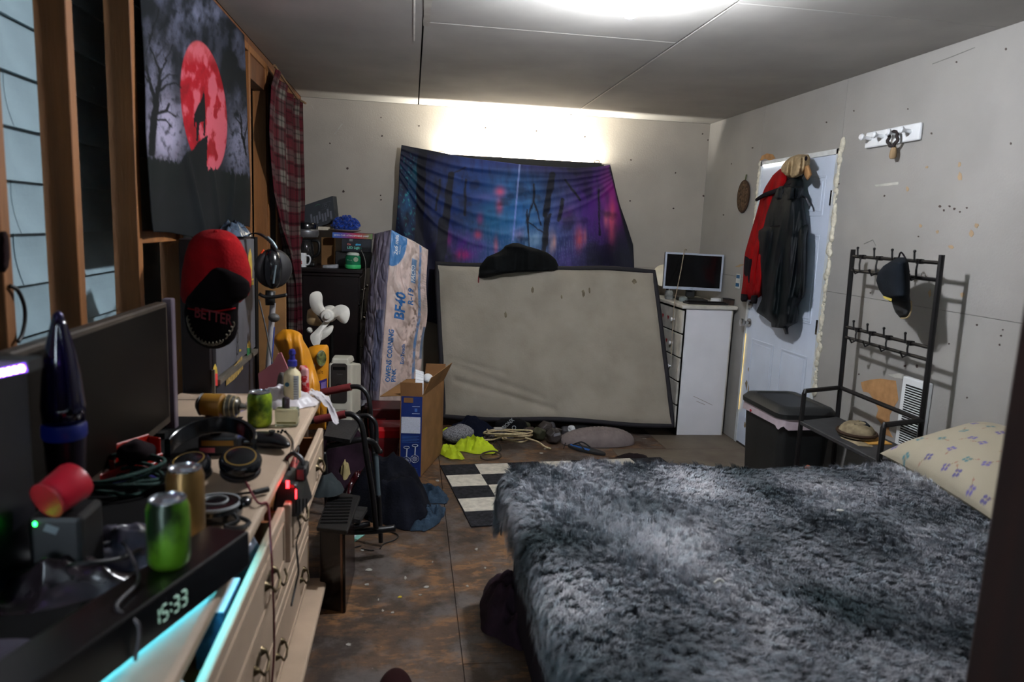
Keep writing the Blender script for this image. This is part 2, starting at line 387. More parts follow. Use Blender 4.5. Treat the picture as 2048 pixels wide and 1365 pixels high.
m_door = M('door_paint', (200,210,226), .45, var=.05, scale=5, bump=.04)
m_grime = M('door_grime', (150,132,104), .8, var=.3, scale=30)
dr = struct(MB().box(XR+.004, XR+.044, DY0+.035, DY1-.03, .012, DZ-.03).build('door_1', m_door))
m_foam = M('spray_foam', (204,198,180), .85, var=.15, scale=40, bump=.4, bscale=80)
MB().box(XR-.004, XR+.02, DY0, DY0+.034, 0, DZ).box(XR-.004, XR+.02, DY1-.028, DY1, 0, DZ).box(XR-.004, XR+.02, DY0, DY1, DZ-.03, DZ).build('door_frame', M('door_frame_white', (196,200,202), .5), dr)
ym = (DY0+DY1)/2
def dpan(y0, y1, z0, z1):
    mb = MB(); x = XR+.004; e = .012; w = .03
    mb.box(x-.004, x, y0, y1, z0, z0+e).box(x-.004, x, y0, y1, z1-e, z1).box(x-.004, x, y0, y0+e, z0+e, z1-e).box(x-.004, x, y1-e, y1, z0+e, z1-e)
    mb.box(x-.003, x, y0+w, y1-w, z0+w, z1-w)
    mb.build('door_panel', m_door, dr, bevel=.002)
for (a, b) in ((DY0+.12, ym-.05), (ym+.05, DY1-.12)):
    dpan(a, b, .2, .80); dpan(a, b, 1.0, 1.55); dpan(a, b, 1.66, 1.9)
# grime on the lower door, foam round the frame
for (u, v, a, b) in [(1496,795,3,22),(1503,818,3,14),(1493,770,2.5,9),(1509,855,5,4),(1490,850,2,6),(1498,740,2,5),(1500,835,1.6,9)]:
    q = [at(x, y, 'x', XR+.0035) for x, y in ring(u, v, a, b, 9, .4)]
    MB().prism(q, (-.0004,0,0)).build('grime_stain', m_grime, dr)
mb = MB(); z = .62
while z < DZ+.02:
    r = random.choice((.006,.009,.012,.02))*random.uniform(.8,1.2); mb.sph((XR-.002, DY0+random.uniform(-.018, .006), z), r*.6, r*random.uniform(.7, 1.2), r*random.uniform(.7, 2.2), 9, 6); z += r*random.uniform(.5, 1.2)
mb2 = mb; z = 1.4
while z < DZ:
    r = random.uniform(.006, .015); mb2.sph((XR-.003, DY1+random.uniform(-.004, .006), z), r*.8, r, r*1.3, 9, 6); z += r
fo = mb2.build('spray_foam_bead', m_foam, dr, smooth='all', kind='stuff')
m_gapl = M('daylight_gap', (255,250,235), .5, var=0, emit=2.5)
m_gapw = M('daylight_gap_warm', (255,214,120), .5, var=0, emit=.16)
MB().box(XR+.002, XR+.046, DY0+.03, DY1-.025, -.01, .011).build('threshold', M('threshold_dark', (60,54,48), .7), dr)
MB().box(XR-.0055, XR-.0035, 4.52, 4.9, DZ-.034, DZ-.026).build('daylight_gap', m_gapl, dr)
MB().box(XR-.0055, XR-.0035, DY1-.034, DY1-.029, .25, .82).build('daylight_gap', m_gapw, dr)
m_chrome = M('worn_chrome', (176,172,166), .22, 1., var=.1)
m_brass = M('aged_brass', (150,124,72), .35, 1., var=.2)
kp = at(1496, 645, 'x', XR)
mb = MB().lathe([(.032,0),(.032,.006),(.013,.01),(.012,.035),(.022,.042),(.029,.055),(.027,.068),(.012,.074)], (XR+.002, kp.y-.02, kp.z), (-1,0,0))
mb.build('door_knob', m_chrome, dr, smooth=True)
MB().lathe([(.026,0),(.026,.01),(.015,.014)], (XR+.002, kp.y-.02, kp.z+.13), (-1,0,0)).build('deadbolt', m_chrome, dr, smooth=True)
for z in (1.72, .95): MB().box(XR-.006, XR+.004, DY0+.03, DY0+.05, z, z+.09).build('hinge', m_chrome, dr, bevel=.002)
# switch beside the door
p = at(1477, 563, 'x', XR)
t = thing('light_switch', 'small white switch plate with blue stickers beside the red jacket sleeve', 'switch', (XR-.002, p.y, p.z-.05))
MB().box(XR-.006, XR-.001, p.y-.035, p.y+.035, p.z-.055, p.z+.055).build('switch_plate', M('switch_white', (190,192,190), .5), t, bevel=.002)
for dz in (-.04, .022): MB().box(XR-.0075, XR-.0062, p.y-.026, p.y+.028, p.z+dz, p.z+dz+.026).build('sticker', M('sticker_blue', (40,96,140), .5, var=.4, scale=120), t)

# ------------------------------------------------------------------ lamps
bp = at(1262, 12, 'z', 2.335)
t = thing('ceiling_bulb', 'bare glowing white bulb in a ceiling socket', 'light bulb', (bp.x, bp.y, HC))
MB().lathe([(.034,0),(.034,.012),(.02,.02),(.016,.04),(.014,.055)], (bp.x, bp.y, HC), (0,0,-1)).build('socket', m_vinyl, t, smooth=True)
mbu = M('bulb_glow', (236,240,247), .4, var=0, emit=BULB_STRENGTH)
MB().lathe([(.015,-.05),(.03,-.034),(.042,-.008),(.043,.006),(.036,.024),(.02,.037),(.005,.042)], (bp.x, bp.y, bp.z), (0,0,-1), 20).build('bulb', mbu, t, smooth='all')
# valance above the window with a light strip behind it
vL = at(878, 318, 'y', D-.09); vR = at(1203, 330, 'y', D-.09)
t = thing('window_valance', 'black valance board over the forest tapestry, light shining up behind it', 'valance', ((vL.x+vR.x)/2, D-.09, 2.0))
MB().box(vL.x, vR.x, D-.10, D-.088, 1.985, at(1040,317,'y',D-.1).z).build('front_board', M('valance_black', (16,17,17), .7), t, bevel=.002)
for x in (vL.x, vR.x-.012): MB().box(x, x+.012, D-.088, D, 1.985, 1.999).build('end_board', MATS['valance_black'], t)
MB().box(vL.x+.012, vR.x-.012, D-.088, D-.002, 1.985, 1.995).build('shelf', MATS['valance_black'], t)
for x in (vL.x+.02, vR.x-.04):
    MB().tube([(x+.02*math.cos(a), D-.094, at(1040,317,'y',D-.1).z+.008+.014*math.sin(a)) for a in [2*PI*i/12 for i in range(12)]], .003, 6, True).build('ring_hook', m_brass, t)
t = tag(MB().box(vL.x+.07, vR.x-.07, D-.078, D-.066, 1.996, 2.004).build('light_strip', M('strip_glow', (255,246,222), .4, var=0, emit=STRIP_STRENGTH)), 'warm white light strip hidden behind the black valance', 'light')

al = bpy.data.lights.new('strip_light', 'AREA'); al.shape = 'RECTANGLE'; al.size = vR.x-vL.x-.16; al.size_y = .012; al.energy = STRIP_WATTS; al.color = (1, .95, .84)
ao = bpy.data.objects.new('strip_light', al); COL.objects.link(ao); ao.location = ((vL.x+vR.x)/2, D-.064, 2.008); ao.rotation_euler = (PI, 0, 0)
# ------------------------------------------------------------------ tapestries (printed cloth)
def colour_at(P, xyz, R):  # smooth blob helper on arrays
    return np.clip(1-P, 0, 1)
def sl(c): return np.array(S(*c)[:3])
def fnoise(us, vs, sx, sy, seed, octv=4):
    return np.array([MN.fractal(Vector((u/sx, v/sy, seed)), .9, 2.1, octv) for u, v in zip(us, vs)])
def seg_d(us, vs, a, b):
    ax, ay = a; bx, by = b; dx, dy = bx-ax, by-ay; L = dx*dx+dy*dy+1e-9
    t = np.clip(((us-ax)*dx+(vs-ay)*dy)/L, 0, 1); return np.hypot(us-ax-t*dx, vs-ay-t*dy), t
def inpoly(us, vs, P):
    r = np.zeros(len(us), bool); n = len(P)
    for i in range(n):
        x1, y1 = P[i]; x2, y2 = P[(i+1) % n]
        c = ((y1 > vs) != (y2 > vs)) & (us < (x2-x1)*(vs-y1)/(y2-y1+1e-12)+x1); r ^= c
    return r
def mixa(C, col, w): w = np.clip(w, 0, 1)[:, None]; return C*(1-w)+sl(col)*w

def cloth(name, fn, nu, nv, m, paint, label, cat, thick=(.002,0,0)):
    mb = MB().grid(fn, nu, nv)
    us = np.array([pj(p) for p in mb.v]); C = paint(us[:, 0], us[:, 1])
    C = np.concatenate([C, np.ones((len(C), 1))], 1)
    o = mb.build(name, m, smooth='all', cols=C)
    tag(o, label, cat)
    md = o.modifiers.new('thickness', 'SOLIDIFY'); md.thickness = .0016; md.offset = 0
    return o
# wolf and red moon
TA, TB = at(275, 0, 'x', -.835), at(493, 75, 'x', -.835)
ty0, ty1 = TA.y, at(493, 300, 'x', -.835).y
def wolf_fn(a, b):
    y = ty0+(ty1-ty0)*a; ztop = HC-.035; zb = 1.45-.03*math.sin(PI*min(1, a*1.3))+.012*math.sin(a*9)
    z = ztop+(zb-ztop)*b
    x = -.838+.018*b*(1+math.sin(a*14+b*2))*.7+.02*max(0, fr((a*3.2+b*1.5, b*1.6, 4)))*b
    for k, (cx, w) in enumerate(((.32, .022), (.52, .03), (.78, .02))):
        c = cx+(b-.75)*.28*(1 if k < 2 else -1); x += .02*math.exp(-((a-c)/w)**2)*max(0, b-.55)*2
    y += .012*math.sin(b*6)*(1-a)*(a < .5)
    return Vector((x, y, z))
def wolf_paint(u, v):
    n1 = fnoise(u, v, 28, 60, 1, 5); n2 = fnoise(u, v, 9, 16, 7, 4)
    C = np.tile(sl((14,20,25)), (len(u), 1))
    cl = np.clip((n1+.15)*1.2, 0, 1)
    C = mixa(C, (92,95,116), cl*np.clip(np.exp(-((u-345)/60)**2)+.8*np.exp(-((u-480)/28)**2)+.25, 0, 1)*.75)
    C = mixa(C, (110,110,130), np.exp(-(((u-318)/34)**2+((v-170)/90)**2))*.75*(.8+n1))
    C = mixa(C, (168,162,186), np.exp(-(((u-330)/30)**2+((v-262)/58)**2))*1.35)
    C = mixa(C, (150,150,176), np.exp(-(((u-478)/24)**2+((v-290)/60)**2))*1.0*(.6+n2))
    C = mixa(C, (120,124,148), np.exp(-(((u-400)/50)**2+((v-25)/28)**2))*(.5+n1))
    C = mixa(C, (16,22,28), np.clip((n2-.05)*1.4, 0, .8))
    du = u-(407+(v-212)*.1)
    mo = (du/(45.5))**2+((v-214)/134)**2
    mm = np.clip((1-mo)*18, 0, 1)
    mn = fnoise(u, v, 16, 40, 3, 5)
    R = np.tile(sl((170,18,34)), (len(u), 1))
    R = mixa(R, (206,92,106), np.clip((mn+.25*(du/45)+.25*(v > 215)*(du > 0)-.02)*3.2, 0, 1))
    R = mixa(R, (142,14,26), np.clip((-mn-.12)*2.4, 0, .8))
    R = mixa(R, (206,100,106), np.clip((130-v)/60, 0, .6))
    C = C*(1-mm[:, None])+R*mm[:, None]
    K = (10,14,18)
    tree = [((303,305),(306,250),6),((306,250),(312,205),5.5),((312,205),(318,165),4),((318,165),(322,140),2.2),((312,205),(300,170),3),((300,170),(292,130),1.8),((300,170),(286,150),1.5),((309,228),(332,222),3),((332,222),(338,208),2),((332,222),(352,232),1.4),((316,185),(330,172),2.2),((330,172),(350,165),1.3),((318,165),(338,150),1.4),((320,150),(310,118),1.6),((310,118),(300,95),1.2),((320,145),(333,120),1.3),((312,240),(330,240),1.8),((330,240),(343,252),1.2),((290,110),(305,60),1.3),((305,60),(318,20),1.2),((330,120),(345,90),1.0),((352,165),(362,175),.9),((310,118),(326,96),1),((338,150),(356,150),.9),((286,150),(282,120),1.2),((318,60),(335,40),1),((492,310),(484,270),1.6),((484,270),(480,230),1.3),((488,285),(496,240),1.3),((482,250),(470,235),.9)]
    for a, b, w in tree:
        d, t = seg_d(u+n2*2.5, v+n1*3, a, b); C = mixa(C, K, np.clip((w*1.25+.5-d)/1.2, 0, 1))
    tw = np.clip((np.abs(fnoise(u, v, 7, 9, 12, 3)) < .05)*1., 0, 1)*np.clip(np.exp(-(((u-320)/34)**2+((v-130)/110)**2))*1.2+np.exp(-(((u-485)/12)**2+((v-250)/80)**2)), 0, .75)
    C = mixa(C, K, tw*.8)
    rock = inpoly(u, v, [(340,420),(362,322),(372,305),(386,300),(394,286),(404,278),(415,270),(414,300),(413,345),(420,355),(430,420)])
    tl = 313+((u-300)/190)*36+6*np.abs(((u*.31) % 1)-.5)*2-12*np.abs(((u*.113+.3) % 1)-.5)+n2*5
    C = mixa(C, (12,20,21), np.clip((v-tl)/1.5, 0, 1)); C = mixa(C, (10,15,18), rock*1.)
    C = mixa(C, (17,22,25), np.clip((v-tl-40)/40, 0, 1))
    wf = inpoly(u, v, [(407.5,181),(409.6,200),(410.5,235),(409.8,272),(406.5,272),(406.5,243),(399,246),(396,283),(392,282),(392.5,246),(388,229),(394,214),(401,202),(405,190)])
    wf |= inpoly(u, v, [(388,229),(391,240),(390,256),(387,250)])
    return mixa(C, (10,13,16), wf*1.)*.62
m_tap1 = M("wolf_print", attr=True, rough=.85, spec=.2, bump=.1, bscale=200)
cloth('wolf_tapestry', wolf_fn, 210, 300, m_tap1, wolf_paint, 'printed wall tapestry of a wolf before a red moon, pinned over the bare studs', 'tapestry')

# forest tapestry over the window
TP = D-.125
top = [(803,290),(840,297),(880,305),(930,315),(985,322),(1040,329),(1095,333),(1150,336),(1195,334),(1220,330)]
bot = [(786,560),(840,640),(880,650),(930,650),(985,650),(1040,650),(1095,650),(1150,650),(1210,650),(1272,650)]
lft = [(803,290),(799,330),(797,380),(794,430),(790,470),(788,560)]
rgt = [(1220,330),(1228,365),(1240,410),(1254,450),(1266,490),(1268,540),(1270,650)]
def pl(pts, t):
    t = t*(len(pts)-1); i = min(int(t), len(pts)-2); f = t-i
    return (pts[i][0]*(1-f)+pts[i+1][0]*f, pts[i][1]*(1-f)+pts[i+1][1]*f)
def forest_fn(a, b):
    T = pl(top, a); B = pl(bot, a); L = pl(lft, b); R = pl(rgt, b)
    c = [(1-b)*T[k]+b*B[k]+(1-a)*L[k]+a*R[k]-((1-a)*(1-b)*top[0][k]+a*(1-b)*top[-1][k]+(1-a)*b*bot[0][k]+a*b*bot[-1][k]) for k in (0, 1)]
    p = at(c[0], c[1], 'y', TP)
    f = 0
    for k in range(6):   # swags radiating from the pinned corners
        s = .10+.14*k; cur = s*(.35+1.2*a*(1.3-a)); f += math.exp(-((b-cur)/.02)**2)*.012*(1-a)
        cur2 = s*.8*(1.25-a)*1.1; f += math.exp(-((b-cur2)/.018)**2)*.008*a
    f += .010*math.sin(a*40+2*math.sin(b*5))*min(1, b*1.5)+.012*fr((a*7, b*2.5, 9))
    return Vector((p.x, min(p.y-f, D-.112), p.z))
def forest_paint(u, v):
    n1 = fnoise(u, v, 60, 60, 21, 5); n2 = fnoise(u, v, 10, 36, 5, 4); n3 = fnoise(u, v, 5, 8, 33, 3)
    C = np.tile(sl((9,11,52)), (len(u), 1))
    def bl(x, y, rx, ry, col, k=1., nz=0): 
        nonlocal C
        C = mixa(C, col, np.exp(-(((u-x)/rx)**2+((v-y)/ry)**2))*k*(1+nz*n2))
    bl(980,400,110,70,(30,60,140),.9,.8); bl(1005,450,60,70,(30,130,180),1.,.6); bl(920,400,50,50,(22,60,130),.8,.8)
    bl(1060,450,50,60,(70,140,196),.9,.6); bl(1000,510,80,40,(70,110,180),.7,.8); bl(1130,440,50,60,(90,100,180),.7,.6)
    bl(1190,420,40,70,(96,40,150),.95,.5); bl(1226,400,22,60,(150,30,140),.95,.6); bl(1150,520,45,35,(100,90,170),.8,.8)
    bl(1070,330,110,14,(60,50,120),.6,.5); bl(990,325,60,10,(50,60,140),.8,.5); bl(830,350,12,24,(20,90,110),.8,1.2); bl(815,420,16,60,(20,90,140),.6,1.6)
    bl(930,500,40,30,(100,50,160),.85,1.); bl(945,350,50,40,(20,70,150),.7,.8); bl(1020,400,40,50,(50,120,190),.7,.6); bl(900,460,10,50,(40,60,150),.5,1.)
    bl(1000,384,9,9,(240,100,140),.9); bl(999,412,6,14,(220,100,140),.8); bl(960,438,6,10,(170,80,150),.7); bl(956,470,7,8,(220,80,120),.8)
    bl(975,395,26,9,(110,110,200),.5); bl(1158,478,7,20,(230,100,120),.9,.5); bl(1224,445,7,36,(240,90,130),.95,.6); bl(1212,440,4,14,(240,120,140),.7)
    bl(925,510,12,9,(220,50,130),.8,1.2); bl(898,480,6,14,(180,40,150),.6,1.); bl(1103,485,6,20,(200,170,180),.7,1.); bl(1109,484,3,12,(240,180,170),.8)
    bl(1135,430,16,18,(120,60,150),.6,.8); bl(992,492,4,16,(230,120,130),.6); bl(1170,474,3,14,(230,130,150),.6); bl(1038,470,10,12,(190,130,170),.5,1.)
    bl(1060,480,30,18,(150,190,220),.55,1.5)
    sp = np.clip((n3-.36)*5, 0, .8)*np.exp(-((u-815)/18)**2)*np.exp(-((v-410)/80)**2); C = mixa(C, (60,190,200), sp)
    st = np.clip((np.sin(u*1.1+n1*6)*.5+.5-.9)*8, 0, 1)*np.clip((v-430)/60, 0, 1)*.35; C = mixa(C, (150,170,230), st*np.exp(-((u-1070)/130)**2))
    K = (5,6,26)
    for a, b, w in [((845,300),(835,560),9),((902,350),(884,520),7),((884,440),(872,560),6),((880,360),(872,420),3),((932,360),(930,430),3.5),((1068,370),(1067,402),4),((1067,400),(1056,440),2.5),((1067,400),(1082,450),2.5),((1105,350),(1090,430),6.5),((1092,430),(1086,510),5),((1100,430),(1090,490),4),((1054,420),(1058,500),2.5),((1125,400),(1118,440),5),((900,350),(930,335),2),((1130,360),(1160,400),3),((1196,380),(1200,470),3),((1057,445),(1092,470),2)]:
        d, t = seg_d(u+n2*3, v, a, b); C = mixa(C, K, np.clip((w*1.1-d)/2., 0, 1)*.95)
    for (x, y, rx, ry) in [(1240,500,26,50),(1190,525,40,30),(870,520,30,40),(800,500,14,60)]:
        C = mixa(C, (14,14,46), np.exp(-(((u-x)/rx)**2+((v-y)/ry)**2))*.9)
    C = mixa(C, (8,9,34), np.clip((n1-.08)*1.6, 0, .6))
    d, t = seg_d(u, v, (1224,335), (1275,545)); C = mixa(C, (10,12,30), np.clip((7-d)/3, 0, 1))
    C = mixa(C, (10,14,26), np.clip((292+(u-800)*.1+14-v)/8, 0, .7)*(u < 900))
    d, t = seg_d(u, v, (1040,322), (1026,480)); C = mixa(C, (170,190,255), np.clip((2.2-d)/1.4, 0, 1)*.6)  # daylight slit between the rear curtains, painted into the cloth colour
    return C
m_tap2 = M('forest_print', attr=True, rough=.6, transl=.35, bump=.08, bscale=200)
cloth('forest_tapestry', forest_fn, 300, 200, m_tap2, forest_paint, 'blue and purple glowing forest tapestry hung across the back window', 'tapestry')

# plaid curtain
m_plaid = M('plaid_cloth', attr=True, rough=.9, transl=0., bump=.2, bscale=300)
prow = [(2.37,4.55,5.72),(2.25,4.42,5.70),(2.0,4.38,5.70),(1.65,4.47,5.72),(1.45,4.62,5.65),(1.3,4.8,5.4),(1.1,4.93,5.3),(.9,4.97,5.26),(.6,4.98,5.25),(.45,5.0,5.25)]
def plaid_fn(a, b):
    z = 2.37-(2.37-.45)*b
    for i in range(len(prow)-1):
        if prow[i][0] >= z >= prow[i+1][0]-1e-6:
            t = (prow[i][0]-z)/(prow[i][0]-prow[i+1][0]); y0 = prow[i][1]*(1-t)+prow[i+1][1]*t; y1 = prow[i][2]*(1-t)+prow[i+1][2]*t; break
    y = y0+(y1-y0)*a; squeeze = 1-(y1-y0)/1.4
    x = -.80+(.012+.035*squeeze)*math.sin(a*30+b*2)+.03*squeeze*math.sin(a*13)+.03*fr((a*3, b*2, 2))
    z -= .07*math.sin(PI*a)*(1-b)*.8
    return Vector((x, y, z))
mb = MB().grid(plaid_fn, 150, 240)
A = np.array([(i/150, j/240) for j in range(241) for i in range(151)]); pu, pv = A[:, 0]*7.0, A[:, 1]*11.5
C = np.tile(sl((112,34,48)), (len(pu), 1))
def band(x, c, w): return (np.abs(((x-c+.5) % 1)-.5) < w)
b1, b2 = band(pu, .5, .17), band(pv, .5, .2)
C[b1] = C[b1]*.45+sl((120,110,106))*.45; C[b2] = C[b2]*.5+sl((130,120,116))*.4; C[b1 & b2] = sl((150,142,132))
for cc in (.2, .5, .8):
    C[band(pu, cc, .025)] *= .35; C[band(pv, cc, .03)] *= .4
C *= .42*(1+.25*fnoise(pu*10, pv*10, 9, 9, 2, 3))[:, None]
o = mb.build('plaid_curtain', m_plaid, smooth='all', cols=np.concatenate([np.clip(C, 0, 1), np.ones((len(C), 1))], 1))
tag(o, 'maroon plaid cloth hung as a curtain in the back corner over the studs', 'curtain')
md = o.modifiers.new('thickness', 'SOLIDIFY'); md.thickness = .003
mb = MB().tube([(-.80,4.5,2.375),(-.79,4.9,2.34),(-.79,5.3,2.32),(-.80,5.75,2.36)], .008, 6)
tag(mb.build('curtain_cord', M('cord_brown', (110,80,50), .8)), 'slack cord holding up the plaid curtain', 'cord')

# ------------------------------------------------------------------ bed with shaggy blanket
BX0, BX1, BY0, BY1, BZ = .37, 2.40, 1.13, 2.67, .585
t = thing('bed', 'low bed under the grey shaggy blanket, mostly hidden', 'bed', ((BX0+BX1)/2, (BY0+BY1)/2, 0))
MB().box(BX0+.05, BX1-.02, BY0+.05, BY1-.06, .03, .34).build('box_spring', M('box_spring_dark', (26,18,24), .9), t, bevel=.02, seg=2)
MB().box(BX0+.05, BX1-.01, BY0+.05, BY1-.05, .34, .555).build('mattress', M('bed_mattress', (92,78,86), .85), t, bevel=.03, seg=3)
for x in (BX0+.14, BX1-.1):
    for y in (BY0+.14, BY1-.14): MB().box(x-.025, x+.025, y-.025, y+.025, 0, .12).build('leg', M('bed_leg', (20,18,18), .6), t)
def bed_pt(s, q):
    """s along x from the drape at the foot, q along y; returns point and normal"""
    rad = .06
    def edge(d, L):   # d: distance inside (+) or over the edge (-); returns inward offset, drop, tilt
        if d > 0: return d, .012*math.exp(-d/.06)*0, 0
        a = min(-d/rad, PI/2)
        if -d < rad*PI/2: return -rad*math.sin(a), rad*(1-math.cos(a)), a
        e = -d-rad*PI/2; return -rad-e*.06, rad+e, PI/2-.06
    ix, dx, ax = edge(s-0, 1); 
    if q < 0: iy, dy, ay = edge(q, 1); Y = BY0+.06+iy; sy = -1
    elif q > BY1-BY0-.12: iy, dy, ay = edge(BY1-BY0-.12-q, 1); Y = BY1-.06-iy; sy = 1
    else: dy = 0; ay = 0; Y = BY0+.06+q; sy = 0
    X = BX0+.07+ix
    z = BZ+.018*fr((X*2.2, Y*2.2, 1))+.012*fr((X*6, Y*6, 4))
    Z = z-max(dx, dy)-.35*min(dx, dy)
    n = Vector((-math.sin(ax), sy*math.sin(ay), max(.05, math.cos(ax)*math.cos(ay)))).normalized()
    return Vector((X, Y, Z)), n
S0, S1, Q0, Q1 = -.18, 1.95, -.2, BY1-BY0-.12+.26
m_bl = M('blanket_backing', (60,62,66), .95)
mb = MB().grid(lambda a, b: bed_pt(S0+(S1-S0)*a, Q0+(Q1-Q0)*b)[0], 110, 90)
bl = tag(mb.build('shaggy_blanket', m_bl, smooth='all'), 'grey and charcoal shaggy fur blanket spread over the bed', 'blanket')
md = bl.modifiers.new('thickness', 'SOLIDIFY'); md.thickness = .012; md.offset = -1
NT, NS = 27000, 12
org = wl(bl); Vv = np.zeros((NT*NS*5, 3), np.float32); Cc = np.ones((NT*NS*5, 4), np.float32); k = 0
lite, midc, drk = sl((198,196,200)), sl((138,140,147)), sl((56,68,73))
ti = rng.random((NT, 2)); 
for i in range(NT):
    s = S0+(S1-S0)*ti[i, 0]; q = Q0+(Q1-Q0)*ti[i, 1]
    if s > 1.5 and BY0+.06+q > 2.2 and s > 1.75: pass
    p, n = bed_pt(s, q); d = n*.5
    f1 = fr((p.x*2.1, p.y*2.1, p.z*2), 1); f2 = fr((p.x*2.1+9, p.y*2.1, p.z*2), 1)
    flow = Vector((f1*1.2-.45, f2*1.2-.35, -.15 if n.z > .7 else -1.1))
    flow -= n*flow.dot(n)*.8
    d = (n*.42+flow*.8+Vector((random.gauss(0, .22), random.gauss(0, .22), random.gauss(0, .1)))).normalized()
    L = random.uniform(.028, .046)
    tip = p+n*.004+d*L; mid = p+n*L*.42+d*L*.42
    g = .75*fr((p.x*3.2, p.y*3.2, p.z*3.2+8), 1)+.28*fr((p.x*8, p.y*8, p.z*8), 1)+random.gauss(0, .05)
    w = min(1, max(0, (g+.5)/1.05)); c = (drk*(1-w*2)+midc*w*2) if w < .5 else (midc*(2-2*w)+lite*(2*w-1))
    if random.random() < .3: c = c*random.uniform(.82, 1.2)*np.array((.93, 1.02, 1.04))
    side = d.cross(n).normalized() if abs(d.dot(n)) < .99 else Vector((1,0,0))
    u2 = n.orthogonal().normalized(); v2 = n.cross(u2)
    J = rng.normal(0, 1, (NS, 6))
    for j in range(NS):
        a = J[j]; r = p+u2*float(a[0])*.0078+v2*float(a[1])*.0078
        m2 = mid+(r-p)*.7+side*float(a[2])*.003; tt = tip+side*float(a[3])*.006+d*float(a[4])*.006+(r-p)*.6
        wv = side*.0008
        Vv[k:k+5] = (r-wv-org, r+wv-org, m2+wv*.9-org, m2-wv*.9-org, tt-org)
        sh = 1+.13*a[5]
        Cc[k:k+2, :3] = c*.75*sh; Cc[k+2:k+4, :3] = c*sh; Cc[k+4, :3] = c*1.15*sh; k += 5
nst = NT*NS; me = bpy.data.meshes.new('fur')
me.vertices.add(nst*5); me.vertices.foreach_set('co', Vv.ravel())
b5 = np.arange(nst)*5
loops = np.stack([b5, b5+1, b5+2, b5+3, b5+3, b5+2, b5+4], 1).ravel().astype(np.int32)
me.loops.add(nst*7); me.loops.foreach_set('vertex_index', loops)
me.polygons.add(nst*2); st = np.stack([np.arange(nst)*7, np.arange(nst)*7+4], 1).ravel().astype(np.int32)
me.polygons.foreach_set('loop_start', st)
me.update(calc_edges=True); me.validate()
ca = me.color_attributes.new('Col', 'FLOAT_COLOR', 'POINT'); ca.data.foreach_set('color', np.clip(Cc, 0, 1).ravel())
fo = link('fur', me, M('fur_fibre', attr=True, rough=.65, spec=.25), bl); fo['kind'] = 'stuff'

# pillow with small sprigs
def pillow(fnc, nu=70, nv=60): return MB().grid(lambda a, b: fnc(a, b, 1), nu, nv).grid(lambda a, b: fnc(a, b, -1), nu, nv)
PC = Vector((2.19, 2.33, .70)); pax = Vector((.12, 1, 0)).normalized(); pay = Vector((.9, -.11, .30)).normalized(); pan = pax.cross(pay)*-1
if pan.z < 0: pan = -pan
def pil(a, b, s):
    x, y = 2*a-1, 2*b-1; w = (max(0, 1-abs(x)**3)*max(0, 1-abs(y)**3))**.55
    ex = 1-.07*(1-abs(x))*0-.06*(1-y*y)*abs(x); ey = 1-.06*(1-x*x)*abs(y)
    return PC+pax*x*.37*ex+pay*y*.24*ey+pan*(s*.095*w+.008*fr((a*6, b*5, s*3))*w)
mb = pillow(pil, 150, 110)
C = np.tile(sl((150,142,124)), (len(mb.v), 1)); P = np.array([((p-PC).dot(pax), (p-PC).dot(pay)) for p in mb.v])
rr = random.Random(5)
for i in range(-5, 6):
    for j in range(-3, 4):
        fx, fy = i*.098+(j % 2)*.045+rr.uniform(-.025, .025), j*.10+rr.uniform(-.025, .025); an = rr.uniform(0, 6)
        cf = rr.choice([(84,76,128), (70,110,118), (92,84,140), (76,72,120)])
        for q in range(4):
            a2 = an+q*1.5; cx, cy = fx+.011*math.cos(a2), fy+.011*math.sin(a2)
            C = mixa(C, cf, np.clip((1-np.hypot(P[:, 0]-cx, P[:, 1]-cy)/.0085)*2.5, 0, .95))
        d, t_ = seg_d(P[:, 0], P[:, 1], (fx, fy), (fx+.045*math.cos(an), fy+.045*math.sin(an))); C = mixa(C, (120,100,72), np.clip((.0022-d)/.0012, 0, .7))
        C = mixa(C, (140,100,90), np.clip((1-np.hypot(P[:, 0]-fx-.036*math.cos(an), P[:, 1]-fy-.036*math.sin(an))/.006)*2, 0, .8))
o = tag(mb.build('floral_pillow', M('sprig_cotton', attr=True, rough=.9, bump=.1, bscale=200), smooth='all', cols=np.concatenate([C, np.ones((len(C), 1))], 1), fix=True), 'cream pillow printed with small blue flowers at the bed head', 'pillow')
PC0, sc = PC, 1
def pil2(a, b, s):
    x, y = 2*a-1, 2*b-1; w = (max(0, 1-abs(x)**3)*max(0, 1-abs(y)**3))**.55
    return Vector((2.2, 2.28, .615))+Vector((.1,1,-.02)).normalized()*x*.38+Vector((1,-.1,.08)).normalized()*y*.21+Vector((0,0,1))*s*.04*w
tag(pillow(pil2, 24, 20).build('dark_pillow', M('dark_pillowcase', (34,30,34), .9), smooth='all'), 'flat dark pillow squeezed under the cream flowered pillow', 'pillow')
tag(MB().sph((1.43, 2.1, .632), .014, .007, .003, 10, 6).build('white_fluff', M('fluff_white', (200,198,190), .9)), 'tiny white scrap lying on the shaggy blanket', 'scrap')
tag(crumple((.42, 2.62, 0), .13, .24, .12, 61, 60, 22, .7, 12).build('dark_bundle', M('bundle_dark', (40,26,34), .9, var=.3), smooth='all'), 'dark clothes bundled on the floor under the foot of the bed', 'clothes')

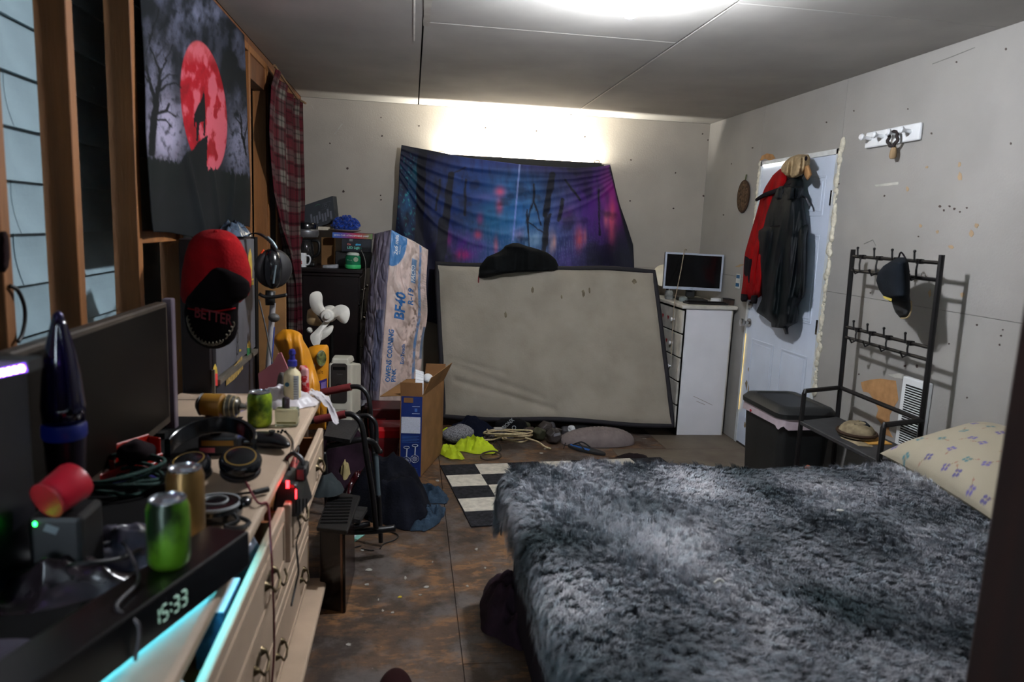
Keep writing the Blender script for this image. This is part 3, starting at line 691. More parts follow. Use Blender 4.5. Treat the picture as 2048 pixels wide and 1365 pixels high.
# ------------------------------------------------------------------ rug
def rug_tex():
    m = M('checked_rug', (200,196,184), .95, bump=.3, bscale=150); nt = m.node_tree; n = nt.nodes; l = nt.links; b = n['Principled BSDF']
    at_ = n.new('ShaderNodeAttribute'); at_.attribute_name = 'Col'; l.new(at_.outputs['Color'], b.inputs['Base Color']); return m
rl0, rl1 = at(880,933,'z',0), at(942,1056,'z',0)
t = None
U = (rl0-rl1).normalized(); W = Vector((1, .085, 0)).normalized(); W2 = Vector((U.y, -U.x, 0)); Lr = (rl0-rl1).length; O = rl0
mb = MB(); cols = []
NX, NY = 7, 5; cw = .213; chh = (Lr-.012)/NY; SUB = 8
def rp(i, j):   # i across, j down from far edge
    return O+(W*.6+W2*.4).normalized()*i-U*j+Vector((0, 0, .007+.0015*fr((i*9, j*9, 1))))
m_rb = M('rug_black', (40,40,44), .95, var=.3, scale=40, bump=.3, bscale=150); m_rw = M('rug_white', (196,190,176), .95, var=.12, scale=30, bump=.3, bscale=150)
rug = tag(MB().hexa([rp(0,0)+Vector((0,0,-.006)), rp(0,Lr)+Vector((0,0,-.006)), rp(NX*cw+.02,Lr)+Vector((0,0,-.006)), rp(NX*cw+.02,0)+Vector((0,0,-.006)), rp(0,0), rp(0,Lr), rp(NX*cw+.02,Lr), rp(NX*cw+.02,0)]).build('checked_rug', m_rb), 'black and white checked rug on the plywood, running under the bed', 'rug')
for j in range(NY):
    for i in range(NX):
        wht = (i+j) % 2 == 1
        if not wht: continue
        x0, y0 = .006+i*cw, .012+j*chh; jt = lambda: random.uniform(-.004, .004)
        q = [rp(x0+jt(), y0+jt()), rp(x0+jt(), y0+chh+jt()), rp(x0+cw+jt(), y0+chh+jt()), rp(x0+cw+jt(), y0+jt())]
        MB().prism([p+Vector((0,0,.0003)) for p in q], (0,0,.0015)).build('white_square', m_rw, rug)

# ------------------------------------------------------------------ mattress leaning on the back wall
def quad_fn(tl, tr, bl_, br): return lambda a, b: (tl*(1-a)+tr*a)*(1-b)+(bl_*(1-a)+br*a)*b
mt = [at(873,527,'y',5.60), at(1308,542,'y',5.40), at(888,833,'y',5.27), at(1346,851,'y',5.01)]
QF = quad_fn(*mt); nrm = (mt[1]-mt[0]).cross(mt[2]-mt[0]).normalized()
if nrm.y > 0: nrm = -nrm
TH = .17
m_mat = M('mattress_ticking', (152,144,131), .92, var=.10, scale=4, bump=.25, bscale=70, col2=(138,130,117), ramp=(.3,.6))
m_pipe = M('mattress_piping', (22,19,26), .8)
t = thing('leaning_mattress', 'stained grey mattress with black piping leaning on the back wall', 'mattress', (1.2, 5.4, 0))
def mcorner(a, b):   # rounded rectangle remap
    r = .04; x, y = a, b
    return x, y
def msurf(a, b):
    p = QF(a, b); w = min(1, min(a, 1-a)*26, min(b, 1-b)*18); w = math.sin(w*PI/2)
    dgn = .018*math.exp(-(((b-.84)-(a-.25)*.38)/.02)**2)*(a < .5)*(a > .05)+.010*math.exp(-(((b-.74)-(a-.2)*.5)/.018)**2)*(a < .45)+.008*math.exp(-(((b-.62)-(a-.02)*.35)/.015)**2)*(a < .3)
    return p+nrm*(.02*w-dgn*w+.010*fr((a*7, b*5, 2))*w+.004*fr((a*22, b*15, 2))*w)
MB().grid(msurf, 110, 80).build('ticking', m_mat, t, smooth='all')
back = [p-nrm*TH for p in mt]
loop = []
ed = [(0,0),(1,0),(1,1),(0,1)]
def rim(o=0, k=12):
    out = []
    for (a0, b0), (a1, b1) in zip(ed, ed[1:]+ed[:1]):
        for i in range(k):
            t_ = i/k; a, b = a0+(a1-a0)*t_, b0+(b1-b0)*t_
            out.append((a, b))
    return out
fr_, bk = [], []
def sag(a, b): return Vector((0, 0, -.012*math.sin(a*9)*(b > .9)-.008*math.sin(a*14)*(b < .1)))
for a, b in rim(k=16):
    fr_.append(QF(a, b)+sag(a, b)); bk.append(QF(a, b)-nrm*TH)
mb = MB(); n = len(fr_); mb.add(fr_+bk, [(i, (i+1) % n, (i+1) % n+n, i+n) for i in range(n)]); mb.build('side_band', M('mattress_side', (84,78,72), .9, var=.1), t)
MB().add([p-nrm*TH for p in (mt[0], mt[1], mt[3], mt[2])], [(0,1,2,3)]).build('back_panel', m_mat, t)
MB().tube(fr_, .019, 8, True).build('piping', m_pipe, t, smooth='all')
MB().tube(bk, .017, 8, True).build('piping', m_pipe, t, smooth='all')
m_st = M('ticking_stain', (112,102,84), .95, var=.2, scale=30)
for (a, b, ra, rb) in [(.43,.16,.008,.02),(.66,.17,.007,.03),(.69,.15,.005,.02),(.30,.33,.006,.02),(.56,.2,.004,.012),(.9,.08,.01,.02)]:
    q = []
    for k in range(10):
        an = 2*PI*k/10; q.append(msurf(a+ra*math.cos(an)*random.uniform(.6,1.3), b+rb*math.sin(an)*random.uniform(.6,1.3))+nrm*.0015)
    MB().add(q, [tuple(range(10))]).build('stain', m_st, t, fix=False)
MB().sph(at(1068,583,'y',5.55)+nrm*.005, .011, .006, .006, 8, 6).build('tag_scrap', M('fluff_white', (200,198,190), .9), t)
# jacket lying over its top edge
m_jk = M('black_fabric', (14,16,17), .9, var=.3, bump=.3, bscale=30)
jc = at(1030, 520, 'y', 5.63)
rows = [(486,1026,1036),(492,1010,1052),(498,1006,1074),(504,998,1092),(509,986,1100),(514,974,1106),(520,969,1112),(532,960,1117),(541,958,1120),(546,958,1020),(552,957,990),(556,958,972)]
mb = puffy(rows, 'y', 5.50, .12, (0,-1,0), 50, 40, .5, 9, 3)
tag(mb.build('black_jacket', m_jk, smooth='all'), 'black jacket bunched over the top edge of the mattress', 'jacket')

# ------------------------------------------------------------------ white chest of drawers with monitor
m_wh = M('chest_white', (218,218,222), .5, var=.04, scale=4, bump=.03)
m_whd = M('chest_white_worn', (190,186,176), .55, var=.12, scale=14)
c0 = at(1348,872,'z',0); CX0, CX1, CY0, CY1, CZ = 2.015, 2.405, 5.085, 5.84, 1.0
t = thing('white_chest_of_drawers', 'tall white chest of drawers with heart knobs beside the mattress', 'chest', ((CX0+CX1)/2, (CY0+CY1)/2, 0))
MB().box(CX0+.012, CX1-.012, CY0, CY0+.016, 0, CZ-.028).build('side_panel', m_wh, t, bevel=.002)
MB().box(CX0+.012, CX1-.012, CY1-.016, CY1, 0, CZ-.028).build('side_panel', m_wh, t, bevel=.002)
MB().box(CX1-.012, CX1-.004, CY0, CY1, 0, CZ-.03).build('back_panel', m_whd, t)
MB().box(CX0-.022, CX1+.025, CY0-.02, CY1+.01, CZ-.028, CZ).build('top', m_whd, t, bevel=.008, seg=3)
MB().box(CX0+.012, CX0+.02, CY0, CY1, 0, CZ-.028).build('carcass', m_dark, t)
nz = 5; hz = (CZ-.04-.05)/nz
m_red = M('heart_red', (150,24,34), .5)
for i in range(nz):
    z0 = .05+i*hz; dwr = MB().box(CX0-.004, CX0+.012, CY0+.008, CY1-.008, z0+.006, z0+hz-.006).build('drawer', m_whd, t, bevel=.004, seg=2)
    for y in (CY0+.17, CY1-.17):
        MB().lathe([(.008,0),(.008,.012),(.016,.02),(.012,.028)], (CX0-.004, y, z0+hz/2), (-1,0,0), 12).build('knob', m_wh, dwr, smooth=True)
    if i >= 3:
        for y in (CY0+.30, CY0+.42):
            hp = [(0,-.018),(.018,.004),(.014,.014),(.006,.013),(0,.006),(-.006,.013),(-.014,.014),(-.018,.004)]
            MB().prism([(CX0-.0045, y+a, z0+hz/2+b) for a, b in hp], (-.002,0,0)).build('heart_sticker', m_red, dwr)
for pts in ([(1387,793),(1402,800),(1425,811)], [(1393,803),(1410,810)]):
    mb = MB(); q = [at(u, v, 'y', CY0-.0006) for u, v in pts]; mb.tube(q, .0012, 4); mb.build('scratch', M('scratch_brown', (120,96,80), .9), t)
# monitor
m_silver = M('monitor_silver', (176,184,198), .4, .2, var=.03); m_scr_ = M('screen_black', (10,11,13), .15, var=.1, spec=.6); m_blkp = M('black_plastic', (18,18,19), .45, var=.15)
mq = [at(1331,503,'y',5.47), at(1448,509,'y',5.39), at(1441,586,'y',5.39), at(1327,577,'y',5.47)]
t = thing('computer_monitor', 'silver framed widescreen monitor switched off on top of the white chest', 'monitor', (2.2, 5.45, CZ))
ex = (mq[1]-mq[0]).normalized(); ez = Vector((0, 0, 1)); wm = (mq[1]-mq[0]).length; hm = (mq[0]-mq[3]).length*.99; en = ex.cross(ez).normalized()
if en.y > 0: en = -en
mc = (mq[0]+mq[1]+mq[2]+mq[3])/4
def pln(x, z, o=0): return mc+ex*x+ez*z+en*o
def pbox(x0, x1, z0, z1, o0, o1): return MB().hexa([pln(x0,z0,o0),pln(x1,z0,o0),pln(x1,z0,o1),pln(x0,z0,o1),pln(x0,z1,o0),pln(x1,z1,o0),pln(x1,z1,o1),pln(x0,z1,o1)])
bz = .014; bb = .022
mb = pbox(-wm/2, wm/2, -hm/2, hm/2, -.045, -.004); mb.build('housing', m_blkp, t, bevel=.006, seg=2)
mb = MB()
for a in ((-wm/2,wm/2,hm/2-bz,hm/2),(-wm/2,wm/2,-hm/2,-hm/2+bb),(-wm/2,-wm/2+bz,-hm/2+bb,hm/2-bz),(wm/2-bz,wm/2,-hm/2+bb,hm/2-bz)):
    q = pbox(*a, -.004, .006); mb.add(q.v, q.f)
mb.build('bezel', m_silver, t)
pbox(-wm/2+bz, wm/2-bz, -hm/2+bb, hm/2-bz, -.004, .001).build('screen', m_scr_, t)
text('DELL', .009, pln(-.012, -hm/2+.006, .0065), ex, ez, m_dark, t)
pbox(-.035, .035, -hm/2-.06, -hm/2+.05, -.07, -.045).build('stand_neck', m_blkp, t, bevel=.004)
bz0 = CZ+.002-mc.z
pbox(-.12, .12, bz0, bz0+.014, -.14, .06).build('stand_base', m_blkp, t, bevel=.006, seg=2)
# string over the monitor
pts = catmull([at(1373,503,'y',5.50)+Vector((0,0,.01)), at(1369,502,'y',5.40), at(1362,540,'y',5.35), at(1353,585,'y',5.25), at(1348,606,'y',5.07)+Vector((0,-.01,0)), at(1346,640,'y',5.06), at(1343,700,'y',5.06), at(1342,712,'y',5.06)], 6)
tag(MB().tube(pts, .0035, 6).build('cord', M('cord_tan', (140,126,108), .8)), 'tan cord draped over the monitor and down the white chest', 'cord')
# things on the chest
kb = thing('keyboard', 'black keyboard lying below the monitor on the white chest', 'keyboard', (2.22, 5.2, CZ))
MB().box(2.06, 2.38, 5.13, 5.24, CZ+.0005, CZ+.014).build('case', m_blkp, kb, bevel=.003)
for r_ in range(4):
    MB().box(2.072, 2.368, 5.142+.023*r_, 5.16+.023*r_, CZ+.0142, CZ+.019).build('key_row', m_dark, kb)
p = at(1415,570,'y',5.32)
tag(MB().lathe([(.04,0),(.042,.004),(.04,.03),(.02,.034)], (2.37,5.34,CZ+.001), (0,0,1), 18).build('white_dish', m_vinyl, smooth=True), 'small white dish behind the keyboard on the white chest', 'dish')
bx = thing('small_brown_box', 'small brown box at the right end of the white chest top', 'box', (2.40, 5.2, CZ))
MB().box(2.385, 2.428, 5.14, 5.25, CZ+.0005, CZ+.04).build('body', M('box_brown_dark', (58,42,34), .7, var=.3), bx, bevel=.002)
MB().box(2.383, 2.43, 5.138, 5.252, CZ+.0402, CZ+.047).build('lid', m_blkp, bx)
p = at(1324,560,'y',5.55)
tag(MB().lathe([(.001,0),(.085,.003),(.09,.012),(.086,.013),(.001,.006)], at(1332,552,'y',5.63)+Vector((-.02,.0,0)), (-.35,-.9,.25), 28).build('cream_plate', M('cream_ceramic', (206,194,160), .4), smooth=True), 'cream plate propped behind the left edge of the monitor', 'plate')
jr = thing('glass_jar', 'small clear glass jar on the white chest at the monitor corner', 'jar', (2.045, 5.5, CZ))
MB().lathe([(.03,0),(.034,.01),(.034,.06),(.026,.07)], (2.045,5.5,CZ+.001)).build('jar', M('jar_glass', (200,206,206), .08, trans=.8), jr, smooth=True)
MB().lathe([(.028,0),(.028,.014),(.02,.016)], (2.045,5.5,CZ+.0715)).build('lid', m_chrome, jr, smooth=True)
tag(MB().lathe([(.03,0),(.034,.01),(.032,.03),(.01,.04)], (2.10,5.33,CZ+.001)).build('small_pot', M('pot_grey', (120,128,128), .5), smooth=True), 'small grey pot in front of the monitor base', 'pot')

# ------------------------------------------------------------------ clothes on the door
DX = XR-.01
m_redj = M('red_fleece', (140,4,8), .95, var=.15, bump=.3, bscale=80, spec=.15)
m_black = M('black_knit', (20,14,20), .95)
m_rain = M('rain_coat', (12,20,21), .55, var=.25, scale=9, bump=.12, bscale=25, col2=(8,9,16), spec=.14)
hk = thing('over_door_hook', 'dark metal hook hung over the door top, holding the jackets', 'hook', (XR, at(1588,345,'x',XR-.06).y, 1.88))
hy = at(1592,345,'x',XR-.06).y
mb = MB().tube([(XR-.004,hy,DZ-.03),(XR-.006,hy,1.93),(XR-.02,hy,1.90),(XR-.085,hy,1.905),(XR-.1,hy,1.93)], .005, 6)
for dy in (-.03, .03): mb.tube([(XR-.02,hy,1.91),(XR-.05,hy+dy,1.88),(XR-.09,hy+dy*1.5,1.90)], .004, 6)
mb.build('hook_wire', M('hook_metal', (70,64,62), .4, .8), hk, smooth=True)
t = thing('red_jacket', 'red fleece jacket with black cuffs and elbow patch hanging on the door', 'jacket', (DX, 4.6, 1.0))
rows = [(338,1560,1574),(350,1546,1576),(375,1530,1576),(400,1520,1572),(430,1512,1560),(470,1500,1545),(505,1490,1532),(520,1488,1530),(560,1486,1524),(590,1482,1526),(600,1484,1510)]
puffy(rows, 'x', XR-.04, .06, (-1,0,0), 34, 60, .45, 10, 1).build('body', m_redj, t, smooth='all')
rows = [(500,1506,1532),(540,1505,1528),(590,1502,1522),(594,1503,1520)]
puffy(rows, 'x', XR-.06, .06, (-1,0,0), 18, 24, .3, 10, 2).build('sleeve', m_redj, t, smooth='all')
rows = [(512,1490,1507),(530,1488,1507),(548,1488,1505),(565,1494,1503),(575,1500,1502)]
puffy(rows, 'x', XR-.07, .05, (-1,0,0), 10, 14, .2, 10, 2).build('elbow_patch', m_black, t, smooth='all')
for r_ in ([(588,1482,1496),(600,1481,1496),(604,1484,1493)], [(590,1502,1516),(602,1501,1515),(608,1504,1513)]):
    puffy(r_, 'x', XR-.055, .06, (-1,0,0), 10, 10, .2, 10, 4).build('cuff', m_black, t, smooth='all')
pts = catmull([at(1513,400,'x',XR-.1), at(1530,390,'x',XR-.11), at(1560,380,'x',XR-.12), at(1585,372,'x',XR-.12)], 6)
MB().tube(pts, .011, 6, r1=.02).build('hood_cord', m_black, t, smooth='all')
t = thing('rain_coat', 'long dark green black shiny rain coat hanging over the red jacket', 'coat', (DX, 4.4, .9))
rows = [(352,1580,1602),(362,1572,1606),(375,1556,1608),(395,1543,1606),(430,1530,1610),(455,1524,1613),(462,1513,1616),(475,1512,1610),(520,1516,1611),(570,1521,1610),(596,1524,1607),(598,1524,1603),(612,1518,1596),(624,1512,1597),(636,1530,1596),(646,1542,1594),(655,1543,1577),(657,1566,1576),(669,1570,1577)]
puffy(rows, 'x', XR-.055, .12, (-1,0,0), 60, 110, .2, 9, 8).build('body', m_rain, t, smooth='all')
rows = [(372,1560,1603),(380,1552,1606),(395,1548,1600),(402,1556,1590)]
puffy(rows, 'x', XR-.12, .07, (-1,0,0), 30, 16, .5, 14, 11).build('hood', m_rain, t, smooth='all')
rows = [(450,1590,1616),(480,1594,1612),(540,1592,1611),(590,1588,1608),(598,1590,1604)]
puffy(rows, 'x', XR-.10, .07, (-1,0,0), 22, 34, .4, 14, 12).build('sleeve', m_rain, t, smooth='all')
MB().tube([at(1541,453,'x',XR-.165), at(1565,452,'x',XR-.175)], .004, 5).build('pocket_seam', m_black, t)
mb = MB().tube([at(1601,385,'x',XR-.09)+Vector((0, .02*math.cos(a), .022*math.sin(a))) for a in [2*PI*i/14 for i in range(14)]], .004, 6, True)
mb.tube(catmull([at(1603,392,'x',XR-.09), at(1613,398,'x',XR-.08), at(1619,412,'x',XR-.07)], 5), .006, 6)
mb.build('hanging_strap', M('grey_strap', (70,72,78), .8), t)
m_camo = M('tan_cloth', (168,146,112), .9, var=.2, scale=30, bump=.3, bscale=60)
t = thing('tan_hat', 'crumpled tan cloth cap with ear flap on top of the door hook', 'cap', (DX, 4.4, 1.85))
rows = [(309,1596,1617),(315,1580,1620),(325,1568,1620),(336,1562,1618),(344,1563,1612),(352,1572,1600),(357,1580,1590)]
puffy(rows, 'x', XR-.075, .09, (-1,0,0), 30, 30, .45, 14, 14).build('crown', m_camo, t, smooth='all')
rows = [(330,1606,1618),(340,1606,1622),(350,1608,1624),(358,1612,1618),(361,1614,1616)]
puffy(rows, 'x', XR-.105, .04, (-1,0,0), 12, 14, .3, 14, 15).build('ear_flap', M('tan_flap', (176,132,88), .9), t, smooth='all')
q = at(1612,317,'x',XR-.16); MB().sph(q, .006, .014, .014, 10, 8).build('eyelet', m_black, t)

# woven disc
p = at(1487,393,'x',XR-.012); R_ = .113
t = thing('woven_disc', 'brown woven round disc hanging between the corner and the door', 'wall ornament', (XR, p.y, p.z-R_))
mb = MB()
def disc(a, b):
    an = 2*PI*a; r = R_*b; return Vector((XR-.016-.012*(1-b*b)-.0035*abs(math.sin(b*34)), p.y+.78*r*math.cos(an), p.z+r*math.sin(an)))
mb.grid(disc, 44, 40, True); mb.grid(lambda a, b: disc(a, 1)+Vector((.013*b, 0, 0)), 44, 1, True)
mb.build('coiled_face', M('woven_brown', (84,66,50), .9, var=.35, scale=60, bump=.5, bscale=120), t, smooth='all')
MB().tube([(XR-.014, p.y+.78*R_*math.cos(a), p.z+R_*math.sin(a)) for a in [2*PI*i/40 for i in range(40)]], .007, 6, True).build('rim', M('woven_rim', (62,46,36), .9), t)
MB().tube([(XR-.01, p.y, p.z+R_), (XR-.006, p.y-.004, p.z+R_+.045)], .005, 6).build('hanging_loop', M('loop_green', (92,98,70), .9), t)

# peg rack
m_pegw = M('peg_white', (216,218,220), .45, var=.03)
A0, A1 = at(1733,282,'x',XR-.01), at(1843,262,'x',XR-.01); pz = (A0.z+A1.z)/2
t = thing('peg_rack', 'white wooden rail with four pegs on the wall right of the door', 'peg rack', (XR, (A0.y+A1.y)/2, pz-.04))
MB().box(XR-.02, XR-.0005, A1.y, A0.y, pz-.042, pz+.042).build('board', m_pegw, t, bevel=.008, seg=2)
for u in (1742, 1766, 1794, 1820):
    q = at(u, 274, 'x', XR-.02); q.z = pz+.004
    MB().lathe([(.010,0),(.009,.03),(.010,.04),(.017,.048),(.018,.056),(.012,.064)], (XR-.02, q.y, q.z), (-1,0,.12), 14).build('peg', m_pegw, t, smooth=True)
    if u == 1794: hq = q.copy()
t2 = thing('hair_tie', 'dark braided ring with beige tassel hanging on the third peg', 'bracelet', (XR-.04, hq.y, hq.z-.06))
mb = MB().tube([(XR-.05+.004*math.sin(a*6), hq.y-.012+.036*math.cos(a), hq.z-.026+.036*math.sin(a)) for a in [2*PI*i/36 for i in range(36)]], .0085, 7, True)
mb.build('ring', M('braid_dark', (44,34,32), .8, var=.4, scale=90, bump=.5, bscale=200), t2)
MB().lathe([(.009,0),(.015,.02),(.018,.05),(.012,.062)], (XR-.04, hq.y-.014, hq.z-.062), (0,0,-1), 10).build('tassel', M('tassel_tan', (146,122,92), .9), t2, smooth=True)

# wall heater
g = [at(1806,752,'x',XR-.03), at(1856,772,'x',XR-.03)]
hy0, hy1 = g[1].y, g[0].y; hz1 = g[0].z; hz0 = hz1-.415
t = thing('wall_heater', 'white wall heater with louvred grille behind the metal hall stand', 'heater', (XR, (hy0+hy1)/2, hz0))
MB().box(XR-.03, XR-.001, hy0, hy1, hz0, hz1).build('housing', m_vinyl, t, bevel=.006, seg=2)
MB().box(XR-.0312, XR-.03, hy0+.03, hy1-.03, hz0+.085, hz1-.035).build('grille_opening', m_dark, t)
n_ = 24
for i in range(n_):
    z = hz0+.09+i*(hz1-.035-hz0-.09)/n_
    MB().box(XR-.0335, XR-.0312, hy0+.03, hy1-.03, z, z+.0042).build('louvre', m_vinyl, t)
MB().lathe([(.02,0),(.018,.012),(.006,.016)], (XR-.03, (hy0+hy1)/2+.01, hz0+.045), (-1,0,0), 16).build('dial', m_vinyl, t, smooth=True)
MB().tube([(XR-.031, (hy0+hy1)/2+.01+.021*math.cos(a), hz0+.045+.021*math.sin(a)) for a in [PI*.2*i for i in range(7)]], .0016, 5).build('dial_mark', m_dark, t)

# metal hall stand
m_iron = M('black_iron', (17,15,16), .45, .3, var=.15)
HS = thing('hall_stand', 'black metal hall stand with hooks and bench against the right wall', 'hall stand', (2.18, 3.17, 0))
XB, XF = 2.31, 2.05; yA, yB = 3.545, 2.87; zt = 1.475; za = .735; zb = .575
XBr = XB-.02
def seg(p, q, r, name, m=m_iron, n=8): return MB().cyl(p, q, r, n=n).build(name, m, HS, smooth=True)
pA = lambda z: Vector((XB, yA-.06*(zt-z)/zt*.9, z)); pB = lambda z: Vector((XBr, yB-.03*(zt-z)/zt, z))
seg(pA(0), pA(zt), .0125, 'rear_post'); seg(pB(0), pB(zt), .0125, 'rear_post')
fA, fB = Vector((XF, 3.425, 0)), Vector((XF, 2.78, 0))
for f, b in ((fA, pA), (fB, pB)):
    top_ = Vector((f.x, f.y, za)); MB().tube([(f.x, f.y, 0), (f.x, f.y, za-.012), (f.x+.004, f.y, za), b(za)], .0125, 8).build('armrest', m_iron, HS, smooth=True)
seg(pA(za)+Vector((0,0,.0)), pB(za), .0115, 'back_rail')
for z in (1.44, 1.365, 1.065, 1.01): seg(pA(z), pB(z), .0085, 'hook_rail')
def hook(b, z, zl):
    a = pA(z)*(1-b)+pB(z)*b; c = pA(zl)*(1-b)+pB(zl)*b; o = Vector((-.012, 0, 0))
    mb = MB().tube([a+Vector((-.035,0,.04)), a+Vector((-.03,0,.0)), a+o, (a+c)/2+o+Vector((-.004,0,0)), c+o, c+Vector((-.035,0,-.012)), c+Vector((-.05,0,.012))], .0045, 6)
    mb.sph(a+Vector((-.035,0,.045)), .007, n=8, m=6); mb.sph(c+Vector((-.05,0,.014)), .006, n=8, m=6); mb.box(a.x-.014, a.x+.009, a.y-.012, a.y+.012, a.z-.011, a.z+.011)
    mb.build('hook', m_iron, HS)
for b in (.14, .35, .56, .80): hook(b, 1.44, 1.365)
for b in (.18, .36, .56, .80): hook(b, 1.065, 1.01)
MB().hexa([(XF-.01,fA.y,zb-.02),(XF-.01,fB.y,zb-.02),(XB,pB(zb).y,zb-.02),(XB,pA(zb).y,zb-.02),(XF-.01,fA.y,zb),(XF-.01,fB.y,zb),(XB,pB(zb).y,zb),(XB,pA(zb).y,zb)]).build('bench_board', M('bench_grey', (44,44,46), .6, var=.25, scale=20), HS, bevel=.003)
for z in (.22,):
    for x in (XF, (XF+XB)/2, XB): seg((x, 3.43, z), (x, 2.82, z), .007, 'shelf_rail')
    seg((XF, 3.42, z), (XB, 3.46, z), .007, 'shelf_rail'); seg((XF, 2.8, z), (XB, 2.84, z), .007, 'shelf_rail')
# hats on the stand
m_navy = M('navy_twill', (14,20,27), .88, var=.2, bump=.15, bscale=150)
def ball_cap(name, label, crown_c, R_, up, fwd, mcr, mbr, squash=.85, brim_len=1.15, brim_drop=.0, col=None, arc=1.):
    """crown dome pointing along up, brim along fwd; returns root"""
    up = Vector(up).normalized(); fwd = (Vector(fwd)-up*Vector(fwd).dot(up)).normalized(); sd = fwd.cross(up); c = Vector(crown_c)
    t = thing(name, label, 'cap', c-Vector((0,0,R_)))
    def dome(a, b):
        an = 2*PI*a; ph = PI/2*(1-b); x = math.cos(an)*math.sin(ph+.0) if False else math.cos(an)
        rr = math.cos(b*PI/2)**.8; h = math.sin(b*PI/2)
        k = 1+.03*math.cos(6*an)*math.cos(b*PI/2)*(-1)
        return c+fwd*(R_*1.12*rr*math.cos(an)*k)+sd*(R_*.95*rr*math.sin(an)*k)+up*(R_*squash*1.15*h)
    MB().grid(dome, 48, 16, True).build('crown', mcr, t, smooth='all')
    MB().sph(c+up*R_*squash*1.16, .009, n=8, m=6).build('button', mcr, t)
    def br(a, b, o):
        an = (a-.5)*2.5*arc; r0 = R_*1.0; x = math.cos(an); y = math.sin(an)
        p0 = c+fwd*(R_*1.10*x)+sd*(R_*.95*y)
        L = R_*brim_len*max(0, math.cos(an*1.22/arc))**.5
        return p0+fwd*L*b+sd*y*L*b*.12+up*(-.012-.09*R_*b*b*3*brim_drop-.32*R_*(y**2)*b+o)
    MB().grid(lambda a, b: br(a, b, .0015), 30, 12).grid(lambda a, b: br(a, b, -.0015), 30, 12).build('brim', mbr, t, smooth='all')
    MB().tube([c+fwd*(R_*1.12*math.cos(an))+sd*(R_*.95*math.sin(an)) for an in [2*PI*i/40 for i in range(40)]], .003, 5, True).build('sweatband', mbr, t)
    return t, c, up, fwd, sd, br
# cap hanging on hall stand: hangs by its strap, brim down
hc = at(1790, 570, 'x', XB-.11)
q_ = at(1788, 560, 'x', XB-.08)
cap = thing('navy_hat', 'dark navy ball cap with tan brim edge hanging from the hall stand', 'cap', q_)
crr = [(515,1796,1810),(522,1783,1816),(532,1767,1818),(545,1756,1819),(562,1752,1820),(580,1758,1820),(594,1768,1819),(604,1780,1818)]
puffy(crr, 'x', XB-.06, .10, (-1,0,0), 32, 36, .08, 6, 41).build('crown', m_navy, cap, smooth='all')
brw = [(590,1780,1819),(602,1783,1821),(614,1786,1822),(626,1791,1820),(636,1800,1814)]
puffy(brw, 'x', XB-.05, .035, (-1,0,0), 24, 20, .05, 6, 42).build('brim', M('brim_navy', (12,13,17), .8), cap, smooth='all')
MB().tube(catmull([at(1822,602,'x',XB-.07), at(1823,614,'x',XB-.07), at(1821,626,'x',XB-.07), at(1814,636,'x',XB-.07), at(1802,637,'x',XB-.07)], 5), .0035, 5).build('brim_edge', M('brim_tan', (150,130,96), .8), cap)
MB().tube(catmull([at(1797,518,'x',XB-.03), at(1802,505,'x',XB-.03), at(1812,520,'x',XB-.03), at(1818,545,'x',XB-.04)], 5), .004, 6).build('strap', m_black, cap)
MB().prism([at(u, v, 'x', XB-.158) for u, v in ((1766,592),(1784,598),(1783,603),(1768,597))], (-.001,0,0)).build('gold_emblem', M('gold_thread', (180,160,70), .6), cap)
cc = at(1690, 848, 'z', zb+.035)
cap, c, up, fwd, sd, br = ball_cap('camouflage_hat', 'tan camouflage cap with dark patch lying on the hall stand bench', Vector((2.17, 3.13, zb+.014)), .088, (0,0,1), (-.35,-1,0), M('camo_tan', (150,136,108), .9, var=.3, scale=18, col2=(84,74,58)), M('camo_brim', (138,124,98), .9, var=.3, scale=20), .62, .85)
MB().obox(c+up*.055-sd*.01, fwd*.04, sd*.035, up*.004).build('dark_patch', m_navy, cap)
MB().tube([c+fwd*(.1*math.cos(a))+sd*(.087*math.sin(a))+up*.012 for a in [2*PI*i/30 for i in range(30)]], .008, 6, True).build('hat_band', M('band_brown', (58,44,34), .9), cap)
t = thing('tan_shoes', 'pair-less tan shoe on the lower shelf of the hall stand', 'shoe', (2.12, 3.25, .23))
t['label'] = 'orange tan shoe on the low shelf under the hall stand bench'
MB().grid(lambda a, b: Vector((2.10+.045*math.cos(2*PI*a)*(.6+.4*math.sin(PI*min(1,b+.25))), 3.12+.28*b+0*a, .232+.055+.05*math.sin(2*PI*a)*(.5+.6*b))), 20, 14, True).build('upper', M('shoe_tan', (136,74,48), .7, var=.2), t, smooth='all')
MB().box(2.055, 2.145, 3.11, 3.41, .228, .245).build('sole', m_dark, t, bevel=.006)
tag(MB().box(2.15, 2.27, 3.0, 3.14, zb+.0, zb+.006).build('orange_card', M('card_orange', (190,140,60), .7)), 'small orange yellow card beside the camouflage cap', 'card')

